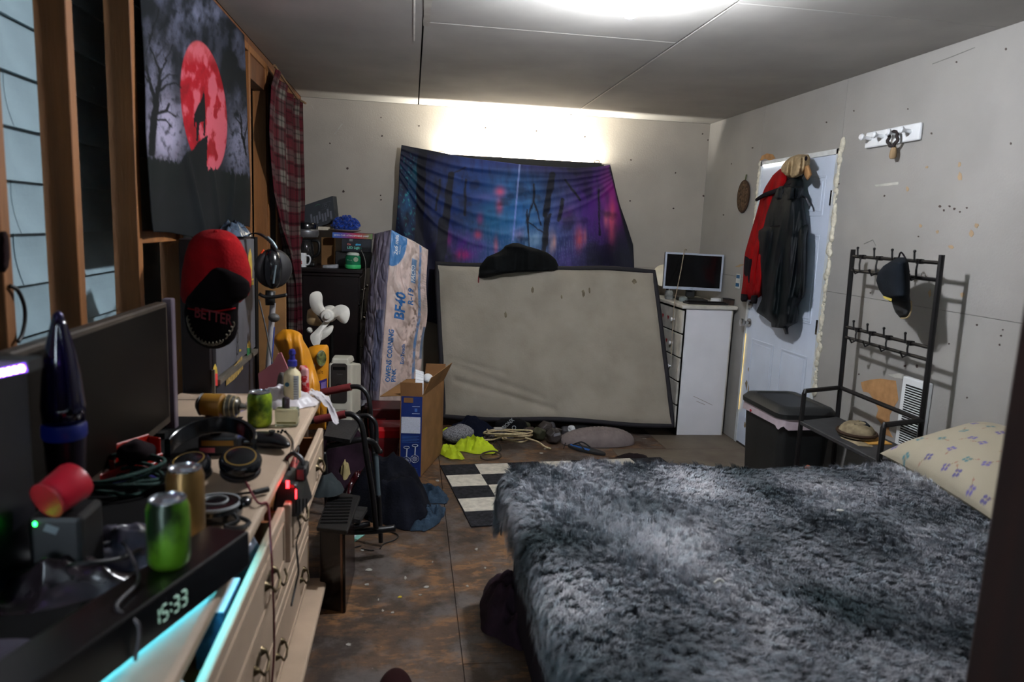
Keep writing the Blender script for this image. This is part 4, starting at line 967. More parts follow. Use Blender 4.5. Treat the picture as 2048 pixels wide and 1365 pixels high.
# trash can
m_bin = M('bin_black', (24,26,27), .5, var=.15, bump=.05)
TC = thing('trash_can', 'black lidded trash can with white liner beside the hall stand', 'trash can', (2.17, 3.78, 0))
def rrect(cx, cy, hx, hy, z, r=.05, k=6, rot=0.):
    out = []
    for qx, qy, a0 in ((1,1,0),(-1,1,PI/2),(-1,-1,PI),(1,-1,1.5*PI)):
        for i in range(k+1):
            a = a0+PI/2*i/k; x, y = qx*(hx-r)+r*math.cos(a), qy*(hy-r)+r*math.sin(a)
            out.append(Vector((cx+x*math.cos(rot)-y*math.sin(rot), cy+x*math.sin(rot)+y*math.cos(rot), z)))
    return out
def loft(rings, capb=True, capt=True):
    mb = MB(); n = len(rings[0]); vs = [p for r in rings for p in r]
    fs = [(i*n+j, i*n+(j+1) % n, (i+1)*n+(j+1) % n, (i+1)*n+j) for i in range(len(rings)-1) for j in range(n)]
    if capb: fs.append(tuple(range(n))[::-1])
    if capt: fs.append(tuple((len(rings)-1)*n+j for j in range(n)))
    return mb.add(vs, fs)
tcx, tcy, hx, hy_ = 2.17, 3.78, .165, .235
loft([rrect(tcx,tcy,hx-.03,hy_-.03,0), rrect(tcx,tcy,hx-.008,hy_-.008,.5), rrect(tcx,tcy,hx,hy_,.505), rrect(tcx,tcy,hx,hy_,.53)]).build('body', m_bin, TC, smooth=True)
mb = MB(); rr_ = rrect(tcx,tcy,hx+.004,hy_+.004,.548); k = len(rr_); vs = rr_+[p+Vector((0,0,-.028-.024*abs(math.sin(i*.7))-.012*fr((i*.9,0,0)))) for i, p in enumerate(rrect(tcx,tcy,hx+.008,hy_+.008,.54))]
mb.add(vs, [(i, (i+1) % k, (i+1) % k+k, i+k) for i in range(k)]); mb.build('liner', M('liner_white', (196,180,186), .45, var=.1, transl=.2), TC, smooth='all')
MB().sph((tcx-hx-.008, tcy+.1, .51), .004, .012, .008, 8, 6).build('liner_tie', m_red, TC)
loft([rrect(tcx,tcy,hx+.012,hy_+.012,.549,.06), rrect(tcx,tcy,hx+.014,hy_+.014,.575,.06), rrect(tcx,tcy,hx-.01,hy_-.01,.602,.05), rrect(tcx,tcy,hx-.045,hy_-.05,.607,.04), rrect(tcx,tcy,hx-.05,hy_-.055,.600,.04)]).build('lid', m_bin, TC, smooth=True, )

# ------------------------------------------------------------------ long white dresser on the near left
m_dw = M('dresser_paint', (176,154,132), .5, var=.08, scale=5, bump=.05)
m_dwd = M('dresser_wood_inside', (140,88,44), .7, var=.2, scale=5)
m_carve = M('carved_gold', (168,128,84), .6, var=.3, scale=60)
DT = .85; GX = -.37; GY0, GY1 = .80, 2.72
t = thing('long_dresser', 'long cream white dresser with open drawers along the near wall', 'dresser', (-.6, 1.77, 0)); DRS = t
MB().box(-.845, GX, GY1-.02, GY1, .05, DT-.03).build('end_panel', m_dw, t, bevel=.003)
MB().box(-.845, GX, GY0, GY0+.02, .05, DT-.03).build('end_panel', m_dw, t, bevel=.003)
MB().box(-.845, -.83, GY0+.02, GY1-.02, .05, DT-.03).build('back_panel', m_dwd, t)
MB().box(-.83, GX-.02, GY0+.02, GY1-.02, .06, .08).build('bottom_panel', m_dwd, t)
MB().box(-.847, -.325, GY0-.02, 2.775, DT-.032, DT).build('top', m_dw, t, bevel=.012, seg=3)
MB().box(GX-.02, GX+.012, GY0, GY1+.005, .792, .817).build('carved_rail', m_carve, t)
mb = MB(); y = GY0+.01
while y < GY1:
    mb.sph((GX+.014, y, .8045), .005, .010, .009, 6, 4); mb.sph((GX+.013, y+.013, .8045), .004, .003, .010, 5, 4); y += .026
mb.build('carved_beads', M('bead_cream', (224,196,156), .5), t, smooth='all', kind='stuff')
MB().box(GX-.02, GX+.018, GY0, GY1+.005, .783, .790).build('rail', m_dw, t)
# plinth with moulding
MB().box(GX-.01, -.335, GY0-.01, 2.70, 0.02, .09).build('plinth', m_dw, t, bevel=.01, seg=2)
MB().box(-.845, -.30, GY0-.02, 2.735, .09, .115).build('plinth_moulding', m_dw, t, bevel=.008, seg=3)
for y in (GY0+.02, 2.62): MB().box(-.40, -.345, y, y+.06, 0, .025).build('foot', m_dw, t)
for z in (.585, .36): MB().box(GX-.02, GX, GY0+.02, GY1-.02, z-.008, z+.008).build('rail', m_dw, t)
MB().box(GX-.04, GX, 1.84, 1.88, .115, .783).build('divider', m_dw, t)
m_pull = M('pull_bronze', (112,98,74), .35, .9, var=.3, scale=40)
def pull(y, z, x, par):
    mb = MB()
    for yy in (y-.04, y+.04): mb.lathe([(.013,0),(.011,.004),(.005,.012)], (x, yy, z), (1,0,0), 10)
    mb.sph((x+.001, y, z), .003, .03, .016, 12, 6)
    mb.tube([(x+.012, y-.04, z), (x+.02, y-.03, z-.018), (x+.022, y, z-.024), (x+.02, y+.03, z-.018), (x+.012, y+.04, z)], .0035, 6)
    mb.build('handle', m_pull, par, smooth=True)
def drawer(y0, y1, z0, z1, out, ztop=None):
    xf = GX+.004+out
    d = MB().box(xf-.02, xf, y0, y1, z0, z1).build('drawer', m_dw, t, bevel=.005, seg=2)
    if out > .02:
        MB().box(xf-.40, xf-.02, y0+.02, y0+.032, z0+.02, z1-.03).box(xf-.40, xf-.02, y1-.032, y1-.02, z0+.02, z1-.03).box(xf-.40, xf-.02, y0+.032, y1-.032, z0+.02, z0+.028).build('drawer_box', m_dwd, d)
    e = .0035
    MB().box(xf, xf+e, y0+.03, y1-.03, z1-.035, z1-.03).box(xf, xf+e, y0+.03, y1-.03, z0+.03, z0+.035).box(xf, xf+e, y0+.03, y0+.035, z0+.03, z1-.03).box(xf, xf+e, y1-.035, y1-.03, z0+.03, z1-.03).build('drawer_moulding', m_dw, d)
    for f_ in (.22, .78): pull(y0+(y1-y0)*f_, (z0+z1)/2, xf, d)
    return d
drawer(1.87, 2.60, .60, .765, .065); drawer(GY0+.03, 1.85, .60, .768, .055)
drawer(1.87, 2.70, .375, .575, .0); drawer(GY0+.03, 1.85, .375, .575, .028)
drawer(1.87, 2.70, .125, .35, .0); drawer(GY0+.03, 1.85, .125, .35, .0)

# soundbar clock radio lying slanted at the near end
m_bar = M('soundbar_black', (9,7,9), .3, var=.1, spec=.35)
dd = Vector((-.343,-.94,0)).normalized(); dw_ = Vector((-dd.y, dd.x, 0)); dw_ = dw_ if dw_.x < 0 else -dw_
F0 = Vector((-.288, 1.328, .862)); BL, BWd, BH = .53, .085, .07
t = thing('clock_soundbar', 'long black clock radio bar lying slanted on the near end of the dresser', 'clock radio', F0+dd*BL/2)
mb = MB().hexa([F0, F0+dw_*BWd, F0+dw_*BWd+dd*BL, F0+dd*BL, F0+Vector((0,0,BH)), F0+dw_*BWd+Vector((0,0,BH)), F0+dw_*BWd+dd*BL+Vector((0,0,BH)), F0+dd*BL+Vector((0,0,BH))])
mb.build('case', m_bar, t, bevel=.004, seg=2)
for k in (.05, .45): MB().box(F0.x+dd.x*k+dw_.x*.05-.015, F0.x+dd.x*k+dw_.x*.05+.015, F0.y+dd.y*k+dw_.y*.05-.015, F0.y+dd.y*k+dw_.y*.05+.015, DT+.001, .862).build('rubber_foot', m_dark, t)
m_dig = M('digit_glow', (120,150,136), .5, var=0, emit=.14)
def sev(ch, o, xd, yd, w, h, mb):
    segs = {'a':(0,1,1,1),'b':(1,.5,1,1),'c':(1,0,1,.5),'d':(0,0,1,0),'e':(0,0,0,.5),'f':(0,.5,0,1),'g':(0,.5,1,.5)}
    for s_ in {'1':'bc','5':'afgcd','3':'abgcd'}[ch]:
        x0, y0, x1, y1 = segs[s_]; p0 = o+xd*w*x0+yd*h*y0; p1 = o+xd*w*x1+yd*h*y1; dv = (p1-p0).normalized(); mb.tube([p0+dv*.002, p1-dv*.002], .0016, 4)
mb = MB(); xd = -dd; yd = Vector((0,0,1)); of = -dw_*.0008
for i, ch in enumerate('1533'):
    sev(ch, F0+dd*(.262-.019*i-(.008 if i > 1 else 0))+Vector((0,0,.022))+of, xd, yd, .012, .026, mb)
for z in (.03, .042): mb.sph(F0+dd*(.2225)+Vector((0,0,z))+of, .002, n=6, m=4)
mb.build('clock_digits', m_dig, t)
cy = M('cyan_glow', (90,214,250), .5, var=0, emit=CYAN_STRENGTH)
tag(MB().obox(F0+dd*.27+dw_*.030+Vector((0,0,-.006)), dd*.20, dw_*.004, Vector((0,0,.002))).build('cyan_light_strip', cy), 'cyan light strip glowing under the clock radio bar', 'light')
tag(MB().box(-.352, -.346, .95, 1.58, .808, .812).build('cyan_light_strip', cy), 'added cyan light strip hidden under the dresser lip, lighting the open near drawer', 'light')  # unseen extra strip, added to carry the cyan glow into the drawer
# contents of the near drawer
tag(crumple((-.41, 1.13, .635), .07, .17, .10, 3, 40, 16, .5, 9).build('drawer_cloth', M('cloth_bluewhite', (190,206,214), .9), smooth='all'), 'pale cloth bunched in the open near drawer under cyan light', 'cloth')
bx = thing('drawer_carton', 'blue and white carton standing in the open near drawer', 'carton', (-.365, 1.43, .63))
MB().box(-.40, -.345, 1.36, 1.50, .63, .75).build('carton', M('carton_blue', (70,110,150), .6, var=.3, scale=30), bx, bevel=.002)
MB().box(-.399, -.346, 1.361, 1.499, .7502, .7512).build('label', M('label_white', (200,204,210), .6), bx)
tag(MB().lathe([(.025,0),(.03,.005),(.03,.1),(.022,.108)], (-.375,1.6,.632)).build('dark_jar', M('teal_dark', (18,40,46), .4), smooth=True), 'dark teal jar standing in the near drawer behind the carton', 'jar')
tag(crumple((-.37, 1.72, .64), .04, .07, .09, 15, 30, 12, .6, 20).build('foil_wrapper', M('foil_grey', (150,156,170), .35, .4), smooth='all'), 'crumpled grey plastic wrapper in the near drawer', 'wrapper')
t = thing('red_drink_can', 'red and silver can lying in the far open drawer', 'can', (-.345, 2.15, .74))
MB().cyl((-.335, 2.08, .76), (-.35, 2.2, .765), .024, n=20).build('body', M('can_red', (170,50,56), .3, .5, var=.4, scale=30), t, smooth=True)
MB().cyl((-.333, 2.075, .76), (-.335, 2.08, .76), .02, .024, 20).build('rim', m_chrome, t, smooth=True)

# battery charger hooked over the drawer front
t = thing('battery_charger', 'black battery charger with red light hanging on the open drawer edge', 'charger', (-.31, 1.97, .71))
MB().hexa([(-.356,1.90,.715),(-.28,1.885,.722),(-.262,2.03,.722),(-.335,2.04,.715),(-.345,1.92,.815),(-.29,1.905,.805),(-.282,2.02,.805),(-.325,2.03,.82)]).build('case', m_blkp, t, bevel=.008, seg=2)
MB().box(-.30, -.272, 1.945, 2.015, .80, .84).build('battery_slot', m_blkp, t, bevel=.005)
MB().tube(catmull([(-.325,2.0,.815),(-.33,1.99,.85),(-.31,1.985,.868),(-.285,1.975,.85),(-.28,1.965,.81)], 5), .0065, 7).build('carry_strap', m_blkp, t)
MB().box(-.2925, -.2895, 1.898, 1.903, .77, .795).build('indicator', M('red_led', (255,20,24), .5, var=0, emit=5.), t)
q = at(576, 968, 'y', 1.90); MB().obox(q+Vector((0,-.006,0)), (.004,0,0), (0,.002,0), (0,0,.010)).build('indicator', MATS['red_led'], t)
for i in range(4): MB().box(-.29+.009*i, -.287+.009*i, 1.8835+.0*i, 1.8865, .735, .775).build('vent_rib', m_dark, t)

# cans
m_alu = M('can_lid', (190,192,196), .25, .9, var=.1)
def can(name, label, base, r, h, m, grp=None):
    base = Vector(base); t = thing(name, label, 'can', base, 'drink cans on the dresser')
    MB().lathe([(r*.75,0),(r*.92,.006),(r,.014),(r,h-.018),(r*.86,h-.004)], base, (0,0,1), 36).build('body', m, t, smooth=True)
    MB().lathe([(r*.86,0),(r*.87,.004),(r*.82,.0045),(r*.79,.0005),(.001,.0005)], base+Vector((0,0,h-.004)), (0,0,1), 36).build('lid', m_alu, t, smooth=True)
    MB().obox(base+Vector((r*.15,0,h-.0015)), (r*.35,0,0), (0,r*.18,0), (0,0,.001)).build('pull_tab', m_alu, t, bevel=.0008)
    return t
m_green = M('can_green', (96,150,32), .3, .4, col2=(24,40,22), scale=13, ramp=(.42,.56), stretch=(1,1,.6))
m_green2 = M('can_lime', (150,176,40), .3, .4, col2=(70,96,24), scale=24, ramp=(.4,.6))
m_gold = M('can_gold', (132,100,54), .35, .6, var=.25, scale=12, stretch=(1,1,.3))
gb = at(320, 1128, 'z', .9335)
can('green_drink_can', 'bright green can with dark print standing on the clock radio bar', (F0+dd*.16+dw_*.048+Vector((0,0,BH+.001))), .0335, .118, m_green)
can('gold_tall_can', 'tall dull gold drink can at the back of the clock radio', (at(374,1092,'z',DT).x, at(374,1092,'z',DT).y, DT+.001), .036, .165, m_gold)
p = at(520, 852, 'z', DT); can('lime_drink_can', 'lime green can standing behind the game controller', (p.x, p.y, DT+.001), .038, .112, m_green2)

# glass bottle, spray bottle
p = at(572, 852, 'z', DT)
t = thing('cologne_bottle', 'square clear glass bottle with dark cap at the dresser edge', 'bottle', (p.x, p.y, DT))
MB().box(p.x-.032, p.x+.040, p.y-.02, p.y+.02, DT+.001, DT+.06).build('glass_body', M('pale_green_glass', (214,222,196), .05, trans=.85), t, bevel=.006, seg=2)
MB().lathe([(.012,0),(.012,.03),(.009,.034)], (p.x-.0, p.y, DT+.06)).build('cap', M('cap_plum', (40,18,30), .4), t, smooth=True)
MB().box(p.x-.026, p.x+.034, p.y-.0212, p.y-.0204, DT+.012, DT+.018).build('label_line', M('label_olive', (120,118,70), .6), t)
p = at(585, 812, 'z', DT)
t = thing('spray_bottle', 'clear spray bottle of cream liquid with blue nozzle on the far dresser corner', 'bottle', (p.x, p.y, DT))
MB().lathe([(.028,0),(.03,.004),(.03,.112),(.026,.122),(.013,.135),(.011,.145)], (p.x, p.y, DT+.001)).build('bottle', M('cream_liquid', (214,198,160), .25, var=.05), t, smooth=True)
m_bl = M('nozzle_blue', (34,34,120), .4)
MB().lathe([(.0165,0),(.0165,.02),(.010,.024),(.009,.04),(.012,.044),(.010,.058),(.003,.062)], (p.x, p.y, DT+.145)).build('nozzle', m_bl, t, smooth=True)
q = at(574, 770, 'y', p.y-.032); MB().lathe([(.008,0),(.008,.0008)], (q.x, p.y-.0305, q.z), (0,-1,0), 16).build('blue_dot', M('dot_teal', (30,96,124), .5), t)
for i in range(9): MB().box(p.x+.008, p.x+.022, p.y-.0298+.0*i, p.y-.0285, DT+.03+.009*i, DT+.0325+.009*i).build('label_line', M('print_grey', (150,148,150), .6), t)
MB().box(p.x+.004, p.x+.026, p.y-.0285, p.y-.0275, DT+.02, DT+.115).build('label', M('label_white', (200,204,210), .6), t)
# white plastic bag at the far corner
m_bag = M('white_plastic', (214,208,212), .35, var=.08, bump=.2, bscale=30, transl=.3)
mb = crumple((-.45, 2.62, DT), .13, .10, .045, 5, 60, 24, .9, 16)
def bagdrop(a, b):
    return Vector((-.36+.10*a+.02*fr((a*3,b*4,1)), 2.66+.08*b+.015*fr((b*5,a*3,7)), DT+.03-.12*a*a-.02*abs(fr((a*6,b*6,3)))))
mb.grid(bagdrop, 24, 20)
tag(mb.build('plastic_bag', m_bag, smooth='all', fix=False), 'crumpled white plastic bag at the far corner of the dresser', 'bag')

# impact driver
m_yel = M('tool_yellow', (140,96,18), .5, var=.12)
t = thing('cordless_drill', 'yellow and black cordless impact driver standing on its battery', 'drill', (-.52, 2.05, DT))
p0 = at(442, 812, 'y', 2.05)
ax = Vector((1, -.12, -.04)).normalized(); sd = Vector((0,0,1)); oth = ax.cross(sd).normalized()
def cap_tube(a, b, r0, r1, name, m): return MB().lathe([(r0*.6,0),(r0,.008),(r1,(b-a)-.008),(r1*.7,(b-a))], p0+ax*a, ax, 20).build(name, m, t, smooth=True)
cap_tube(-.056, .012, .031, .034, 'motor_housing', m_yel); cap_tube(-.066, -.046, .026, .032, 'end_cap', m_blkp)
cap_tube(.01, .050, .034, .028, 'gear_case', M('tool_gunmetal', (70,66,58), .35, .6)); cap_tube(.048, .07, .012, .010, 'chuck', m_chrome)
for k in range(3): MB().tube([p0+ax*(.02+.012*k)+(sd*math.cos(a)+oth*math.sin(a))*(.0325-.002*k) for a in [2*PI*i/20 for i in range(20)]], .0018, 5, True).build('case_rib', M('rib_tan', (150,130,90), .5), t)
zb0 = DT+.001; hb = p0.z-zb0
MB().hexa([p0+Vector((-.032,-.016,-hb+.055)),p0+Vector((.004,-.016,-hb+.055)),p0+Vector((.004,.016,-hb+.055)),p0+Vector((-.032,.016,-hb+.055)),p0+Vector((-.040,-.018,-.015)),p0+Vector((.006,-.018,-.015)),p0+Vector((.006,.018,-.015)),p0+Vector((-.040,.018,-.015))]).build('grip', m_blkp, t, bevel=.008, seg=3)
MB().hexa([p0+Vector((-.036,-.0165,-hb+.06)),p0+Vector((-.02,-.0165,-hb+.06)),p0+Vector((-.02,.0165,-hb+.06)),p0+Vector((-.036,.0165,-hb+.06)),p0+Vector((-.047,-.0185,-.03)),p0+Vector((-.02,-.0185,-.03)),p0+Vector((-.02,.0185,-.03)),p0+Vector((-.047,.0185,-.03))]).build('grip_spine', m_yel, t, bevel=.004)
MB().box(p0.x+.005, p0.x+.018, p0.y-.008, p0.y+.008, p0.z-.06, p0.z-.03).build('trigger', m_blkp, t, bevel=.003)
MB().box(p0.x-.055, p0.x+.05, p0.y-.035, p0.y+.035, zb0, zb0+.055).build('battery', m_blkp, t, bevel=.008, seg=2)
MB().box(p0.x-.045, p0.x+.04, p0.y-.036, p0.y-.0352, zb0+.03, zb0+.045).build('battery_stripe', m_yel, t)
MB().box(p0.x-.05, p0.x-.01, p0.y-.0362, p0.y-.0352, zb0+.01, zb0+.024).build('battery_label', M('pinkish_label', (196,90,100), .6), t)

# game controller
c = at(530, 876, 'z', DT+.03)
t = thing('game_controller', 'black wireless game controller lying in front of the lime can', 'controller', (c.x, c.y, DT))
def gp(a, b):
    an = 2*PI*a; ph = PI*b; x = math.cos(an)*math.sin(ph+1e-4); y = math.sin(an)*math.sin(ph+1e-4); z = -math.cos(ph)
    w = .078*(1+.12*abs(x)); grip = max(0, abs(x)-.35); yy = y*.040-.045*grip**1.2*1.3
    return Vector((c.x+x*w*.97+yy*.15, c.y+yy-x*.02, DT+.024+z*.022*(1+.1*grip)-.0*grip))
MB().grid(gp, 48, 20, True).build('shell', M('controller_black', (16,16,19), .3), t, smooth='all')
for dx, dy in ((-.035,.008),(.022,-.012)): MB().lathe([(.006,0),(.006,.008),(.010,.010),(.009,.013),(.002,.012)], (c.x+dx, c.y+dy, DT+.042)).build('thumb_stick', m_blkp, t, smooth=True)
for k in range(4): MB().sph((c.x+.045+.010*math.cos(k*PI/2), c.y+.012+.010*math.sin(k*PI/2), DT+.045), .0042, n=8, m=5).build('button', m_dark, t)
MB().sph((c.x-.052, c.y-.012, DT+.047), .006, .003, .002, 8, 5).build('indicator', M('led_blue', (110,130,255), .5, var=0, emit=2.), t)
MB().box(c.x-.083, c.x-.078, c.y-.0, c.y+.012, DT+.018, DT+.034).build('red_trigger', M('trigger_red', (200,24,24), .4), t, bevel=.002)

# big headphones lying on the dresser
t = thing('desk_headphones', 'large black over-ear headphones with gold trim lying on the dresser', 'headphones', (-.5, 1.82, DT))
m_gl = M('gloss_black', (16,17,20), .18, spec=.6); m_gt = M('gold_trim', (176,140,70), .35, .7)
hcen = at(418, 925, 'z', DT+.05)
band = [hcen+Vector((.105*math.cos(a), .10*math.sin(a)*1.15+.02, .030+.03*math.sin(a))) for a in [PI*i/22 for i in range(23)]]
mb = MB(); vs = []
for i, q in enumerate(band):
    tn = (band[min(i+1,22)]-band[max(i-1,0)]).normalized(); out = Vector((tn.y, -tn.x, 0)).normalized(); up_ = Vector((0,0,1))
    vs += [q+out*.004-up_*.022, q+out*.004+up_*.022, q-out*.006+up_*.022, q-out*.006-up_*.022]
mb.add(vs, [(4*i+j, 4*i+(j+1) % 4, 4*i+4+(j+1) % 4, 4*i+4+j) for i in range(22) for j in range(4)]+[(0,1,2,3),(91,90,89,88)])
mb.build('headband', m_gl, t, smooth=True, bevel=.002)
def earcup(cn, nr, r):
    nr = Vector(nr).normalized()
    MB().lathe([(.6*r,0),(r,.006),(r*1.02,.018),(r*.9,.03),(r*.4,.036)], cn, nr, 30).build('ear_cup', m_gl, t, smooth=True)
    MB().tube([cn+nr*.030+(nr.orthogonal().normalized()*math.cos(a)+nr.cross(nr.orthogonal().normalized())*math.sin(a))*r*.72 for a in [2*PI*i/36 for i in range(36)]], .0028, 6, True).build('trim_ring', m_gt if r > .046 else m_alu, t)
    MB().lathe([(.5*r,0),(r*.95,.004),(r*.98,.014),(r*.7,.02)], cn, -nr, 30).build('ear_pad', M('pad_leather', (18,14,17), .6), t, smooth=True)
earcup(hcen+Vector((.08,-.02,-.004)), (.1,-.35,1), .050); earcup(hcen+Vector((-.03,-.045,-.006)), (-.1,-.2,1), .048); 
MB().box(hcen.x+.088, hcen.x+.108, hcen.y+.01, hcen.y+.035, DT+.05, DT+.075).build('hinge_block', m_gt, t, bevel=.004)
# second black headset / webcam ring nearer
c2 = at(440, 1008, 'z', DT+.03)
t = thing('open_headset', 'black round headset cup with white ring and bent arm near the gold can', 'headset', (c2.x, c2.y, DT))
MB().lathe([(.03,0),(.056,.004),(.06,.02),(.05,.034),(.03,.036)], (c2.x-.01, c2.y, DT+.001), (0,0,1), 32).build('ear_cup', m_gl, t, smooth=True)
MB().tube([(c2.x-.01+.052*math.cos(a), c2.y+.052*math.sin(a), DT+.032) for a in [2*PI*i/40 for i in range(40)]], .004, 6, True).build('pale_ring', M('ring_grey', (150,154,156), .4), t)
MB().tube([(c2.x-.01+.026*math.cos(a), c2.y+.026*math.sin(a), DT+.038) for a in [2*PI*i/30 for i in range(30)]], .0025, 6, True).build('inner_ring', MATS['ring_grey'], t)
MB().tube(catmull([(c2.x+.035,c2.y-.03,DT+.02),(c2.x+.05,c2.y-.055,DT+.012),(c2.x+.03,c2.y-.08,DT+.01),(c2.x+.06,c2.y-.09,DT+.01),(c2.x+.075,c2.y-.06,DT+.01),(c2.x+.05,c2.y-.04,DT+.014)], 4), .005, 6).build('folding_arm', m_blkp, t)
MB().sph((c2.x+.052, c2.y+.01, DT+.03), .014, .022, .012, 14, 8).build('hinge_cap', m_gl, t, smooth='all')

# objects at the back left of the dresser
t = thing('computer_tower', 'dark computer tower with purple light strip at the far left', 'computer', (-.735, 1.25, DT))
MB().box(-.84, -.668, 1.06, 1.36, DT+.001, 1.25).build('case', M('tower_case', (7,8,17), .4, var=.2), t, bevel=.008, seg=2)
MB().box(-.83, -.675, 1.058, 1.0598, DT+.02, 1.23).build('front_glass', M('front_panel', (6,7,14), .15), t)
L0, L1 = at(0,748,'y',1.0), at(50,736,'y',1.0)
m_pur = M('purple_led', (190,120,255), .5, var=0, emit=9.)
mb = MB(); q0 = at(-60,760,'y',1.03); q1 = at(52,735,'y',1.03)
MB().tube([q0, q1], .0055, 8).build('light_tube', M('tube_purple', (90,50,190), .4, var=0, emit=1.6), t)
for i in range(9): 
    mb.sph(q0+(q1-q0)*((i+.7)/9.2)+Vector((0,-.004,0)), .0042, n=8, m=6)
mb.build('light_strip', m_pur, t, kind='stuff')
MB().box(q1.x-.06, q1.x+.002, 1.03, 1.07, q1.z-.008, q1.z+.008).build('strip_bracket', m_blkp, t)
t = thing('lava_lamp', 'tall purple blue cone shaped lava lamp beside the computer', 'lamp', (-.655, 1.45, DT))
m_pb = M('lava_glass', (10,5,34), .12, var=.2, spec=.7)
MB().lathe([(.036,.255),(.038,.29),(.033,.35),(.025,.40),(.014,.445),(.010,.46)], (-.655,1.45,DT), (0,0,1), 28).build('glass', m_pb, t, smooth='all')
MB().lathe([(.0105,.45),(.009,.465),(.003,.472)], (-.655,1.45,DT), (0,0,1), 20).build('cap', M('cap_indigo', (30,24,60), .25, .6), t, smooth=True)
MB().lathe([(.036,.225),(.039,.23),(.039,.25),(.036,.256)], (-.655,1.45,DT), (0,0,1), 28).build('blue_collar', M('collar_blue', (5,18,80), .35, var=.05, emit=.03), t, smooth=True)
MB().lathe([(.05,.001),(.052,.01),(.030,.10),(.036,.225)], (-.655,1.45,DT), (0,0,1), 28).build('base', M('lamp_base', (26,18,30), .3, .5), t, smooth=True)
t = thing('flat_television', 'flat dark television standing behind the dresser top against the studs', 'television', (-.735, 1.85, DT))
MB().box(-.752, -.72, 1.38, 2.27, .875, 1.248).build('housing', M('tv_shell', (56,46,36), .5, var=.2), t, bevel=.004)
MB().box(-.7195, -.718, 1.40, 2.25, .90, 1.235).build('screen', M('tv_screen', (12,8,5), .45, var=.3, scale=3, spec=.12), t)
MB().box(-.735, -.706, 2.27, 2.30, .852, 1.258).build('metal_side_post', M('post_grey', (110,98,108), .4, .3, var=.05), t, bevel=.003)
for y in (1.6, 2.15): MB().box(-.77, -.70, y, y+.03, DT+.008, .876).build('foot', m_blkp, t)
m_org = M('orange_plastic', (170,24,10), .35, var=.15, scale=10, transl=.25)
t = thing('orange_tray', 'orange red plastic divided tray standing against the television', 'tray', (-.70, 2.02, DT))
o0, o1 = at(176,905,'y',1.73), at(326,895,'y',1.92)
ex_ = (Vector((o1.x,o1.y,0))-Vector((o0.x,o0.y,0))); L_ = ex_.length; ex_.normalize(); ey_ = Vector((-ex_.y, ex_.x, 0)); O_ = Vector((o0.x, o0.y, DT+.012))
def tb(a0, a1, b0, b1, z0, z1, name, m=m_org): return MB().hexa([O_+ex_*a0+ey_*b0+Vector((0,0,z0)),O_+ex_*a1+ey_*b0+Vector((0,0,z0)),O_+ex_*a1+ey_*b1+Vector((0,0,z0)),O_+ex_*a0+ey_*b1+Vector((0,0,z0)),O_+ex_*a0+ey_*b0+Vector((0,0,z1)),O_+ex_*a1+ey_*b0+Vector((0,0,z1)),O_+ex_*a1+ey_*b1+Vector((0,0,z1)),O_+ex_*a0+ey_*b1+Vector((0,0,z1))]).build(name, m, t, bevel=.002)
tb(0, L_, 0, .05, .0, .012, 'base'); tb(0, L_, 0, .006, .012, .03, 'front_wall'); tb(0, L_, .045, .05, .012, .075, 'rear_wall'); tb(0, .006, .006, .045, .012, .055, 'side_wall'); tb(L_-.006, L_, .006, .045, .012, .07, 'side_wall')
for k in (.33, .62): tb(L_*k, L_*k+.004, .006, .045, .012, .05, 'divider')
tb(.02, L_*.3, .012, .035, .013, .03, 'small_part', M('part_pinkwhite', (200,140,130), .6)); tb(L_*.68, L_*.9, .012, .035, .013, .034, 'small_part', MATS['part_pinkwhite'])
tag(MB().box(o0.x+.03, o1.x+.02, 1.76, 1.84, DT+.008, DT+.011).build('blue_booklet', M('booklet_blue', (40,34,130), .6)), 'thin blue booklet under the orange tray', 'booklet')
# coil of green cord
cc = at(235, 960, 'z', DT+.03); m_gc = M('cord_teal', (8,52,44), .8, var=.35, scale=40, bump=.4, bscale=200)
t = thing('green_cord_coil', 'coil of dark green cord lying on the dresser near the tray', 'cord', (cc.x, cc.y, DT))
for k in range(9):
    r0 = .05+.009*(k % 5)+random.uniform(-.003,.003); ph = random.uniform(0, 6); tilt = random.uniform(-.25,.25); zc = DT+.012+.006*k
    MB().tube([(cc.x+r0*1.25*math.cos(a)+.01*math.sin(a*2+ph), cc.y+r0*math.sin(a)+.008*math.cos(a*3+ph), zc+.012*math.sin(a+ph)) for a in [2*PI*i/32 for i in range(32)]], .0048, 6, True).build('loop', m_gc, t, smooth='all')
MB().tube(catmull([(cc.x-.05,cc.y+.03,DT+.05),(cc.x-.075,cc.y-.01,DT+.045),(cc.x-.07,cc.y-.05,DT+.02)], 5), .006, 6).build('loose_end', m_gc, t)
tag(MB().grid(lambda a, b: Vector((cc.x+.02+.045*math.cos(2*PI*a)*math.sin(PI*b+1e-3), cc.y+.07+.035*math.sin(2*PI*a)*math.sin(PI*b+1e-3), DT+.075-.03*math.cos(PI*b)+.01*fr((a*5,b*4,3)))), 24, 14, True).build('dark_glove', M('glove_dark', (26,14,18), .85, var=.3), smooth='all'), 'dark glove lying on the coil of green cord', 'glove')
